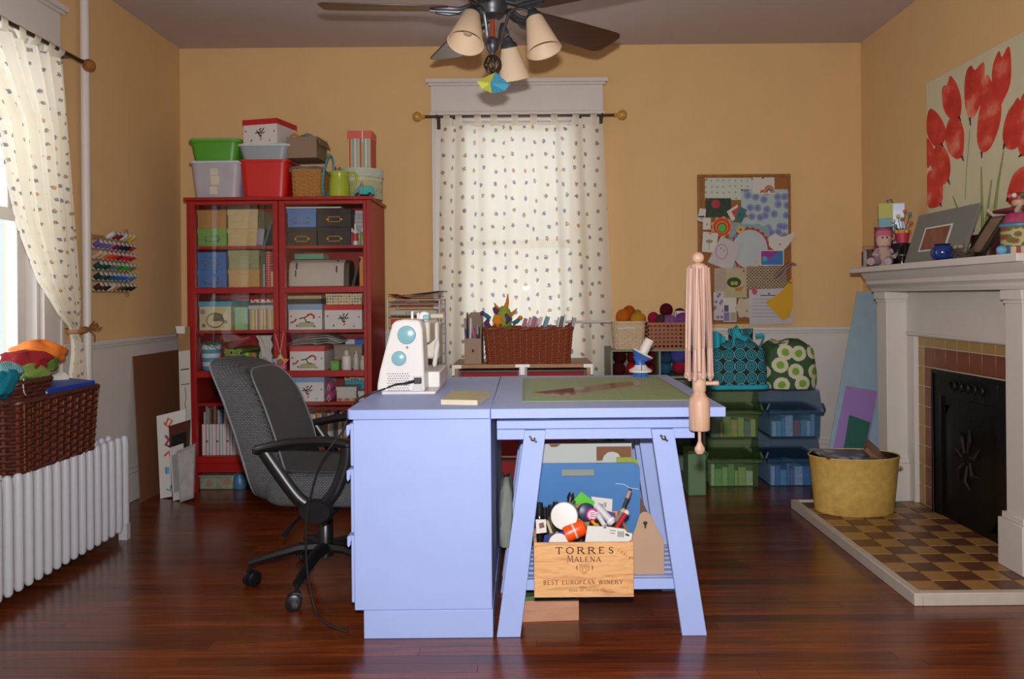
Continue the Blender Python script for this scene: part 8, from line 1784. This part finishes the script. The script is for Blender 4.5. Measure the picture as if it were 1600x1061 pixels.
def glyph(m, ch, x, z, w, h, tk, tn, y):
    def st(x0, z0, x1, z1, t):
        a = Vector((x + x0 * w, z + z0 * h)); b = Vector((x + x1 * w, z + z1 * h)); d = (b - a).normalized(); n_ = Vector((-d.y, d.x)) * t / 2
        m.prism([tuple(a - n_), tuple(b - n_), tuple(b + n_), tuple(a + n_)], 'y', y - .0005, y)
    def curve(pts, ts):
        for i in range(len(pts) - 1): st(*pts[i], *pts[i + 1], ts[i])
    g = SER[ch]
    if g in ('O', 'G', 'U', 'S'):
        if g == 'S': P = [(.85, .80), (.72, .95), (.45, .98), (.2, .88), (.17, .70), (.35, .57), (.68, .45), (.85, .30), (.8, .10), (.55, .02), (.25, .06), (.12, .22)]; curve(P, [tn, tn, tn, tk * .8, tk, tk, tk, tk, tk * .8, tn, tn])
        elif g == 'U': P = [(.16, 1), (.16, .3), (.26, .08), (.5, .01), (.72, .08), (.84, .3), (.84, 1)]; curve(P, [tk, tk, tn, tn, tn, tn]); [st(a - .14, .98, a + .14, .98, tn) for a in (.16, .84)]
        else:
            P = [(.5 + .46 * math.sin(2 * PI * k / 20), .5 + .5 * math.cos(2 * PI * k / 20)) for k in range(21)]
            if g == 'G': P = [p for k, p in enumerate(P) if k >= 2 and k <= 20] and P[3:20][::-1][::-1]
            curve(P, [tn + (tk - tn) * abs(math.sin(2 * PI * (k + .5) / 20)) for k in range(len(P) - 1)])
            if g == 'G': st(.8, .05, .8, .45, tk)
        return
    for s in g[0]: st(*s[:4], tk)
    for s in g[1]: st(*s[:4], tn)
    for a in g[2]: st(a - .15, .015, a + .15, .015, tn)
    for a in g[3]: st(a - .15, .985, a + .15, .985, tn)
    if len(g) > 4:
        bowls = [(.5, 1.0)] if g[4] == 'P' else [(.52, 1.0), (0.02, .52)]
        for lo, hi in bowls:
            c_ = (lo + hi) / 2; hh = (hi - lo) / 2; P = [(.15, hi - .02)] + [(.45 + .36 * math.sin(PI * k / 8), c_ + (hh - .02) * math.cos(PI * k / 8)) for k in range(9)] + [(.15, lo + .02)]
            curve(P, [tn] + [tn + (tk - tn) * math.sin(PI * (k + .5) / 8) for k in range(8)] + [tn])
def text(parent, s, px0, px1, py0, py1, tk, tn, ma, name, gap=.28, rot=0, y=-.0001, first=1.0):
    xL_, xR_ = xa(px0, KFY, 880) - kx0, xa(px1, KFY, 880) - kx0; zb, zt = za(py1, KFY, 912) - SZ, za(py0, KFY, 912) - SZ; h = zt - zb
    tot = sum((WID.get(c, 1.0) if c != ' ' else .55) + gap for c in s) - gap; u = (xR_ - xL_) / tot; x = xL_; m = MB()
    for i, c in enumerate(s):
        if c != ' ': glyph(m, c, x, zb, u * WID.get(c, 1.0), h * (first if i == 0 else 1), tk, tn, y)
        x += u * ((WID.get(c, 1.0) if c != ' ' else .55) + gap)
    return m.build(name, ma, parent)
PRINT = mat('#3a1c10', .8, name='burnt_print'); PR2 = mat('#6a3a22', .8, name='faded_print')
text(cr, 'TORRES', 868, 959, 855, 865, .0036, .0022, PRINT, 'lettering_torres', gap=.5)
text(cr, 'MALENA', 886.5, 939, 870, 878, .0023, .0012, PRINT, 'lettering_malena', gap=.22, first=1.3)
text(cr, 'BEST EUROPEAN WINERY', 849, 973, 906.5, 913, .0021, .0011, PR2, 'lettering_winery', gap=.25)
def ftext(s, size, loc, rz, ma, parent, name):
    cu = bpy.data.curves.new(name, 'FONT'); cu.body = s; cu.size = size; cu.align_x = 'CENTER'; tmp = bpy.data.objects.new('tmp', cu); COL.objects.link(tmp)
    bpy.context.view_layer.update(); me = bpy.data.meshes.new_from_object(tmp.evaluated_get(bpy.context.evaluated_depsgraph_get())); bpy.data.objects.remove(tmp, do_unlink=True)
    me.materials.clear(); me.materials.append(ma); o = bpy.data.objects.new(name, me); COL.objects.link(o); o.parent = parent; o.matrix_local = Matrix.Translation(loc) @ Matrix.Rotation(R(90), 4, 'X') @ Matrix.Rotation(rz, 4, 'Z'); return o
cxk = xa(911, KFY, 918) - kx0
ftext('2006', .010, (cxk, -.0006, za(919.5, KFY, 912) - SZ), 0, PR2, cr, 'lettering_year')
text(cr, 'WINE EN ORIGEN', 889, 935, 920.5, 924, .0008, .0005, PR2, 'lettering_small', gap=.3)
for i, c in enumerate('SPAIN'):
    px, py = 965 + i * 4.1, 857.5 + i * 2.9; m = MB(); m.T = Matrix.Translation((xa(px, KFY, py) - kx0, 0, za(py + 4, KFY, 970) - SZ)) @ Matrix.Rotation(R(32), 4, 'Y'); glyph(m, c, 0, 0, .0052 * WID.get(c, 1), .009, .0011, .0006, -.0001); m.build('lettering_origin', PR2, cr)
# the crest: a shield with two supporters
m = MB(); X = lambda px: xa(px, KFY, 886) - kx0; Z = lambda py: za(py, KFY, 912) - SZ
shp = [(905.5, 882), (921, 882), (920.5, 890), (917, 893), (913.5, 894.5), (909, 893), (906, 890)]
P = [(X(a), -.0004, Z(b)) for a, b in shp]; m.tube(P, .0007, 4, True)
for a in (910.5, 915.5): m.tube([(X(a), -.0004, Z(883)), (X(a), -.0004, Z(892))], .0004, 4)
for b in (886, 889): m.tube([(X(906), -.0004, Z(b)), (X(920), -.0004, Z(b))], .0004, 4)
for a in (908, 913, 918): m.tube([(X(a), -.0004, Z(885.5)), (X(a), -.0004, Z(883.5))], .0010, 4)
for s_, a in ((-1, 902), (1, 925)): m.tube([(X(a), -.0004, Z(883)), (X(a + s_ * .8), -.0004, Z(887)), (X(a), -.0004, Z(891))], [.0009, .0018, .0008], 5)
m.tube([(X(910), -.0004, Z(896)), (X(916), -.0004, Z(896))], .0006, 4); m.build('crest', PR2, cr)

# ---- what is in the crate
zc_ = lambda py, Y=2.50, px=905: za(py, Y, px)
xc_ = lambda px, Y=2.50, py=820: xa(px, Y, py)
INB = SZ + .0035
def item(name, label, cat, px, py, Y=2.50, rot=(0, 0, 0)):
    p = at(px, py, Y); t = thing(name, label, cat, p, 0, 'craft supplies in the wine crate'); t.rotation_euler = rot; return t
k_ = 2.5 / F
# white jar lying with its lid towards the room
t = item('paint_jar', 'white jar with a round white lid facing the room, in the crate', 'jar', 882, 806, 2.47, (R(78), 0, R(-8))); m = MB(); m.lathe([(20.5 * k_, -.008), (21 * k_, -.006), (21 * k_, .012), (20 * k_, .016), (12 * k_, .0172), (.001, .0175)], 32); m.build('lid', mat('#c6c2c0', .45, name='white_lid'), t); MB().lathe([(19.4 * k_, -.07), (20 * k_, -.066), (20 * k_, -.008)], 30).build('jar_body', mat('#bdb9b8', .45, name='white_jar_body'), t)
# orange capped bottle
t = item('orange_bottle', 'bright orange capped bottle lying across the front of the crate', 'bottle', 882, 836, 2.45, (0, R(68), R(8))); MB().lathe([(9 * k_, 0), (12 * k_, .002), (13 * k_, .012), (13 * k_, .030)], 24).build('base', mat('#d8480c', .35, noise=.05, name='orange_plastic'), t); MB().lathe([(13.2 * k_, .030), (13.6 * k_, .032), (13.6 * k_, .035), (13.2 * k_, .036)], 24).build('seam_ring', mat('#b8b0a8', .3, name='grey_ring'), t); MB().lathe([(13 * k_, .036), (13 * k_, .055), (11 * k_, .067), (6 * k_, .073), (.001, .074)], 24).build('cap', mat('#d8480c', .35, noise=.05, name='orange_plastic'), t)
# green packet
def card(name, label, cat, q, Y, th, ma, detail=None, lean=0.0, group='craft supplies in the wine crate'):
    t = thing(name, label, cat, (0, 0, 0), 0, group); P = [at(a, b, Y) for a, b in q]; zlow = min(p.z for p in P)
    for p in P: p.y += lean * (p.z - zlow)
    o = Vector((0, th, 0)); n = len(P); m = MB(); vs = P + [p + o for p in P]; m._add(vs, [tuple(range(n - 1, -1, -1)), tuple(range(n, 2 * n))] + [(i, (i + 1) % n, n + (i + 1) % n, n + i) for i in range(n)]); m.build('card', ma, t)
    for i, (qq, mm, nm) in enumerate(detail or []):
        D = [at(a, b, Y) for a, b in qq]
        for p in D: p.y += lean * (p.z - zlow) - .0006 - .0002 * i
        m = MB(); oo = Vector((0, .0004, 0)); k = len(D); m._add(D + [p + oo for p in D], [tuple(range(k - 1, -1, -1)), tuple(range(k, 2 * k))] + [(j, (j + 1) % k, k + (j + 1) % k, k + j) for j in range(k)]); m.build(nm, mm, t)
    return t
GRC = mat('#4fae2a', .4, noise=.05, name='bright_green_card')
card('green_packet', 'bright green hanging packet sticking up out of the crate', 'packet', [(892, 787), (908, 768), (929, 784), (925, 800), (918, 830), (905, 830)], 2.56, .004, GRC, [([(893, 787), (898, 781), (900, 785), (896, 790)], DKP, 'hang_slot'), (circ(906, 791, 4, 12), mat('#8fd06a', .5, name='pale_green'), 'logo_spot')])
MB_ = card('white_label_card', 'white card with black lettering behind the green packet', 'card', [(924, 776), (957, 780), (956, 812), (930, 812)], 2.60, .003, WPAP)
ftext('all', .024, tuple(at(943, 792.5, 2.598)), 0, INK, MB_, 'lettering')
card('purple_packet', 'small purple packet behind the glue tube in the crate', 'packet', [(944, 797), (962, 802), (958, 815), (940, 812)], 2.58, .003, mat('#4a3a78', .5, name='purple_card2'))
# dark round tape and magenta badge
t = item('tape_dispenser', 'dark blue tape dispenser with a pink round label in the crate', 'tape dispenser', 916, 800, 2.53, (R(80), 0, R(10))); MB().lathe([(13 * k_, -.012), (14 * k_, -.008), (14 * k_, .008), (12 * k_, .011), (.001, .0112)], 24).build('case', mat('#1c2f4a', .4, name='navy_plastic'), t)
t = item('round_badge', 'magenta and white round badge in front of the tape dispenser', 'badge', 925, 804, 2.50, (R(85), 0, R(5))); MB().lathe([(10 * k_, -.004), (10.3 * k_, 0), (9.6 * k_, .003), (.001, .0032)], 26).build('disc', mat('#a81f70', .4, name='magenta_plastic'), t); MB().lathe([(7 * k_, .0032), (6.6 * k_, .0042), (.001, .0043)], 22).build('centre', mat('#d0c0c8', .5, name='pale_pink'), t)
for i, z in enumerate((-.006, .0, .006)): MB().box(-.008, .008, z - .0012, z + .0012, .0043, .0048).build('print_line', mat('#a81f70', .4, name='magenta_plastic'), t)
# glue tube, brush, marker, knife
def stick(name, label, cat, p0, p1, Y0, Y1, r, ma, tip=None, tipf=.25, mt=None, n=12):
    t = thing(name, label, cat, (0, 0, 0), 0, 'craft supplies in the wine crate'); a, b = at(*p0, Y0), at(*p1, Y1); MB().tube([a, a + (b - a) * .5, b], r, n).build('shaft', ma, t); 
    if tip: d = b - a; MB().tube([b - d * tipf, b - d * tipf * .5, b + d * .01], [r * 1.25, r * 1.3, r * .7], n).build('tip', mt or tip, t)
    return t
stick('glue_tube', 'long white glue tube lying diagonally in the crate', 'tube', (932, 790), (958, 818), 2.53, 2.50, .013, mat('#b8b6bc', .4, name='white_tube2'), mat('#d0ced0', .4, name='tube_cap'), .2)
stick('paint_brush', 'paint brush with pale wooden end sticking out of the crate', 'brush', (966, 815), (985, 764), 2.52, 2.58, .0055, mat('#3a3638', .4, noise=.4, ns=60, name='dark_handle'), mat('#a88a78', .6, name='pale_wood_tip'), .3)
stick('craft_knife', 'black pointed craft knife behind the paint brush', 'knife', (970, 815), (982, 770), 2.56, 2.62, .0045, DKP, mat('#1c1c20', .4, name='dark_tip'), .2)
stick('red_marker', 'red marker pen with a white cap in the crate', 'marker', (963, 825), (981, 797), 2.47, 2.50, .0075, mat('#a8141c', .4, name='red_barrel'), mat('#c8c4c4', .4, name='white_cap'), .22)
stick('silver_pen', 'silver mechanical pen beside the red marker', 'pen', (962, 815), (975, 795), 2.49, 2.52, .006, mat('#9a968e', .3, .5, name='silver_barrel'), mat('#b8a880', .4, name='gold_tip'), .3)
stick('white_spatula', 'white plastic spatula lying under the glue tube in the crate', 'spatula', (945, 822), (933, 802), 2.46, 2.50, .008, mat('#c8c6ca', .4, name='white_plastic2'), mat('#bdbbc0', .4, name='white_plastic3'), .3)
stick('yellow_pencil', 'short yellow and red pencil beside the badge in the crate', 'pencil', (932, 822), (923, 812), 2.45, 2.48, .005, mat('#d0a020', .5, name='yellow_pencil'), mat('#b83028', .5, name='red_end'), .3)
# barcode packet
bars = [([(965 + i * 1.3, 830), (965.6 + i * 1.3, 830), (965.6 + i * 1.3, 839), (965 + i * 1.3, 839)], INK, 'bar') for i in range(8)]
card('white_packet', 'white blister packet with a barcode at the front of the crate', 'packet', [(918, 822), (942, 823), (944, 826), (947, 826), (948, 823), (976, 827), (980, 832), (988, 834), (986, 847), (914, 847)], 2.435, .006, mat('#c4c4c2', .5, noise=.04, name='white_blister'), bars + [([(953, 828), (962, 829), (962, 829.8), (953, 828.8)], INK, 'text_line'), ([(953, 832), (961, 833), (961, 833.8), (953, 832.8)], INK, 'text_line'), ([(977, 833), (983, 835), (983, 838), (977, 836)], INK, 'hang_slot')])
card('blue_packet', 'dark blue printed packet at the front left of the crate', 'packet', [(851, 838), (882, 830), (884, 847), (849, 847)], 2.44, .012, mat('#1a2a7a', .45, noise=.15, ns=40, name='navy_card'), [([(857, 834), (868, 832), (868, 838), (858, 839)], mat('#3a2a40', .5, name='packet_print'), 'print')])
t = item('plastic_disc', 'white round lid standing at the front of the crate', 'lid', 873, 848, 2.44, (R(84), 0, 0)); MB().lathe([(15 * k_, -.004), (15.5 * k_, 0), (14 * k_, .004), (.001, .0045)], 24).build('disc', WPAP, t); MB().lathe([(15.6 * k_, -.006), (15.6 * k_, -.001)], 24, cap=False).build('rim', WPAP, t)
card('stamp_card', 'small white stamped card standing at the left of the crate', 'card', [(837, 812), (853, 812), (854, 832), (838, 834)], 2.46, .004, WPAP, [([(842, 818), (849, 816), (851, 824), (843, 826)], mat('#5a5450', .6, noise=.5, ns=70, name='stamp_ink'), 'stamp_print'), (circ(845, 822, 2, 8), REDI, 'red_spot')])
stick('wooden_stick', 'short wooden stick beside the stamped card in the crate', 'stick', (862, 834), (855, 814), 2.46, 2.48, .005, mat('#b09a80', .6, name='pale_stick'), mat('#a08868', .6, name='stick_end'), .2)
for i, (px, py, r, lab) in enumerate(((843, 800, .017, 'black bottle at the back left of the crate, tallest'), (851, 806, .014, 'small black bottle beside the stamped card'), (861, 803, .015, 'dark olive bottle behind the white jar'), (868, 798, .013, 'smoky glass bottle next to the white jar'))):
    Y = 2.57 + .02 * (i % 2); zt_ = za(py - 14, Y, px); t = thing('ink_bottle', lab, 'bottle', (xa(px, Y, py), Y, INB), 0, 'dark bottles in the crate'); h = zt_ - INB; MB().lathe([(r, 0), (r, h * .8), (r * .6, h * .86)], 14).build('body', mat(['#121216', '#16161c', '#3a3c28', '#34342e'][i], .2, name='dark_glass'), t); MB().lathe([(r * .7, h * .84), (r * .7, h), (r * .4, h)], 12).build('cap', DKP, t)
stick('black_punch', 'pointed black hole punch sticking up behind the white jar', 'punch', (886, 805), (893, 770), 2.58, 2.60, .009, DKP, DKP, .3)
t = item('masking_tape', 'tan roll of masking tape beside the white jar', 'tape', 905, 806, 2.55, (R(75), 0, R(35))); MB().lathe([(13 * k_, -.01), (19 * k_, -.01), (19 * k_, .01), (13 * k_, .01), (13 * k_, -.01)], 28, cap=False).build('roll', mat('#a0826a', .6, name='tan_tape'), t); MB().lathe([(12.6 * k_, -.0095), (13 * k_, -.0095), (13 * k_, .0095), (12.6 * k_, .0095), (12.6 * k_, -.0095)], 24, cap=False).build('core', KRAFT, t)
# padding under the top layer so that the crate is really full
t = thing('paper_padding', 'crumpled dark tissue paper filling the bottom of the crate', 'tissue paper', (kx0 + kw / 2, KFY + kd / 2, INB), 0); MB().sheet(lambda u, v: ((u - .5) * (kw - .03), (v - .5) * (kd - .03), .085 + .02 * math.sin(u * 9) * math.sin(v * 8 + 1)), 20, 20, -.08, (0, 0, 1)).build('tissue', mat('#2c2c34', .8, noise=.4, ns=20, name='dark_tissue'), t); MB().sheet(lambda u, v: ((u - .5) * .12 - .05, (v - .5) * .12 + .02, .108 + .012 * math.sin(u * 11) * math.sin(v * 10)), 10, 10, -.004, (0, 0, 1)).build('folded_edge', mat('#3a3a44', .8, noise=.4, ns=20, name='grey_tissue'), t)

# ------------------------------------------------------------------ kraft caddy with peaked ends beside the crate
QY = 2.60; q0, q1 = xa(985.5, QY, 880), xa(1038, QY, 880)
kc = thing('peaked_caddy', 'kraft brown caddy with rounded peaked ends standing beside the crate', 'caddy', (0, QY, SZ)); KR2 = mat('#a98a72', .7, noise=.05, name='kraft_board')
zq = lambda py: za(py, QY, 1010) - SZ; xq_ = lambda px: xa(px, QY, 850)
def peak(dx): return [(xq_(986) + dx, 0), (q1 + dx, 0), (q1 + dx, zq(847)), (xq_(1024) + dx, zq(818)), (xq_(1016) + dx, zq(803)), (xq_(1011) + dx, zq(800)), (xq_(1005) + dx, zq(800)), (xq_(1000) + dx, zq(804)), (xq_(993) + dx, zq(825)), (xq_(986) + dx, zq(843))]
MB().prism(peak(0), 'y', 0, .006).build('end_board', KR2, kc, .001); MB().prism(peak(0), 'y', .30, .306).build('end_board', mat('#6a4a34', .7, name='brown_board'), kc, .001)
for x in (xq_(986), q1 - .006): MB().box(x, x + .006, .006, .30, 0, zq(847)).build('side_board', KR2, kc)
MB().box(xq_(986), q1, .006, .30, 0, .006).build('bottom_board', KR2, kc)
m = MB(); kz = zq(820); kx = xq_(1008.5); m.prism(circ(kx, kz + .006, .0075, 12, .006), 'y', -.0005, .0); m.prism([(kx - .002, kz - .012), (kx + .002, kz - .012), (kx + .004, kz + .002), (kx - .004, kz + .002)], 'y', -.0005, 0); m.build('leaf_cutout', INK, kc)
# ------------------------------------------------------------------ blue portfolio case and cardboard behind the crate
PY2 = 2.86
bf = thing('portfolio_case', 'blue plastic portfolio case with a handle slot standing behind the crate', 'portfolio', (0, PY2, SZ + 0)); zq2 = lambda py: za(py, PY2, 920) - SZ; xq2 = lambda px: xa(px, PY2, 780)
BLF = mat('#4f80ba', .25, noise=.06, ns=8, name='blue_portfolio'); xl, xr2, zt2_ = xq2(838), xq2(1000), zq2(724); hz0, hz1, hx0_, hx1_ = zq2(744), zq2(733), xq2(878), xq2(929)
m = MB(); 
rcn = .022; pts = [(xl, hz1), (xl, zt2_), (xr2 - rcn, zt2_), (xr2 - rcn * .3, zt2_ - rcn * .3), (xr2, zt2_ - rcn), (xr2, hz1)]; m.prism(pts, 'y', 0, .012)
m.box(xl, hx0_, 0, .012, hz0, hz1); m.box(hx1_, xr2, 0, .012, hz0, hz1); m.box(xl, xr2, 0, .012, 0, hz0); m.build('front_panel', BLF, bf)
MB().box(xl + .004, xr2 - .004, .0125, .022, 0, hz0 - .02).build('back_panel', mat('#3f6a9a', .3, name='darker_blue_plastic'), bf); MB().box(hx0_ - .02, hx1_ + .02, .0125, .015, hz0 - .018, hz1 + .01).build('slot_backing', mat('#8a8f84', .5, name='grey_green_sheet'), bf)
MB().tube([(xq2(962), -.001, zq2(756)), (xq2(975), -.001, zq2(757)), (xq2(984), -.001, zq2(763)), (xq2(998), -.001, zq2(765))], .0014, 5).build('white_scuff', mat('#c8d4e0', .4, name='scuff_white'), bf)
cbx = thing('carton_sheet', 'white cardboard carton with brown patches standing behind the blue portfolio', 'cardboard', (0, PY2 + .03, SZ)); zq3 = lambda py: za(py, PY2 + .03, 920) - SZ; xq3 = lambda px: xa(px, PY2 + .03, 720)
MB().box(xq3(842), xq3(987), 0, .05, 0, zq3(693)).build('carton', mat('#b3b8b4', .7, noise=.03, name='white_carton_card'), cbx)
BRN = mat('#7a5238', .8, name='brown_corrugate'); flat(cbx, [(xq3(932), zq3(720)), (xq3(941), zq3(720)), (xq3(944), zq3(712)), (xq3(950), zq3(707)), (xq3(958), zq3(706)), (xq3(966), zq3(709)), (xq3(972), zq3(719)), (xq3(986.5), zq3(721)), (xq3(986.5), zq3(698)), (xq3(932), zq3(698))], 0, BRN, 'brown_patch'); flat(cbx, [(xq3(858), zq3(693.5)), (xq3(876), zq3(693.5)), (xq3(870), zq3(698)), (xq3(861), zq3(698))], 0, BRN, 'brown_patch')
gf = thing('green_folder', 'lime green folder edge showing behind the blue portfolio', 'folder', (0, PY2 + .018 + .008, SZ)); MB().prism([(xq2(965), 0), (xq2(1001), 0), (xq2(1001), zq2(730)), (xq2(997), zq2(721)), (xq2(988), zq2(717)), (xq2(965), zq2(717))], 'y', -.003, .002).build('sleeve', mat('#8a9a34', .5, name='lime_folder'), gf); MB().box(xq2(967), xq2(999), .0021, .0035, .001, zq2(735)).build('sheets', WPAP, gf)
# ------------------------------------------------------------------ low wooden box on the floor, grey bag beside the trestle
LY = 2.66; lb = thing('low_wooden_box', 'low pale wooden box on the floor under the trestle shelf', 'box', (0, LY, 0), 0); lx0, lx1 = xa(800, LY, 960), xa(905, LY, 960); lz = za(939, LY, 870)
LW = wood('#a8775a', '#bd8d6e', .55, (2, 14, 14)); 
m = MB(); m.box(lx0, lx1, 0, .012, 0, lz); m.build('front_board', LW, lb, .001); MB().box(lx0, lx1, .22, .232, 0, lz).build('back_board', LW, lb, .001); MB().box(lx0, lx0 + .01, .012, .22, 0, lz).build('side_board', LW, lb); MB().box(lx1 - .01, lx1, .012, .22, 0, lz).build('side_board', LW, lb); MB().box(lx0 + .01, lx1 - .01, .012, .22, 0, .006).build('bottom_board', LW, lb)
lb.rotation_euler = (0, 0, R(3))
bk3 = thing('green_books', 'stack of green printed booklets lying in the low wooden box', 'booklet', ((lx0 + lx1) / 2, LY + .12, .007), R(3))
for i in range(4): MB().box(-.095 + .004 * (i % 2), .085, -.09, .085, .0175 * i, .0175 * i + .0165).build('booklet', mat(['#3f5a34', '#6a6a58', '#2f4a3a', '#4f6a3c'][i], .5, noise=.5, ns=40, name='green_print'), bk3)
gbg = thing('grey_bag', 'grey canvas bag wedged between the desk and the trestle', 'bag', (xa(792, 3.0, 820), 3.0, SZ)); softbag(gbg, .06, .22, .24, mat('#7f857e', .85, noise=.12, ns=30, name='grey_canvas'), lumps=.03, top=.75); strap([(-.01, -.09, .2), (-.02, -.105, .15), (-.018, -.11, .08)], .008, mat('#9aa09a', .8, name='pale_strap'), gbg)
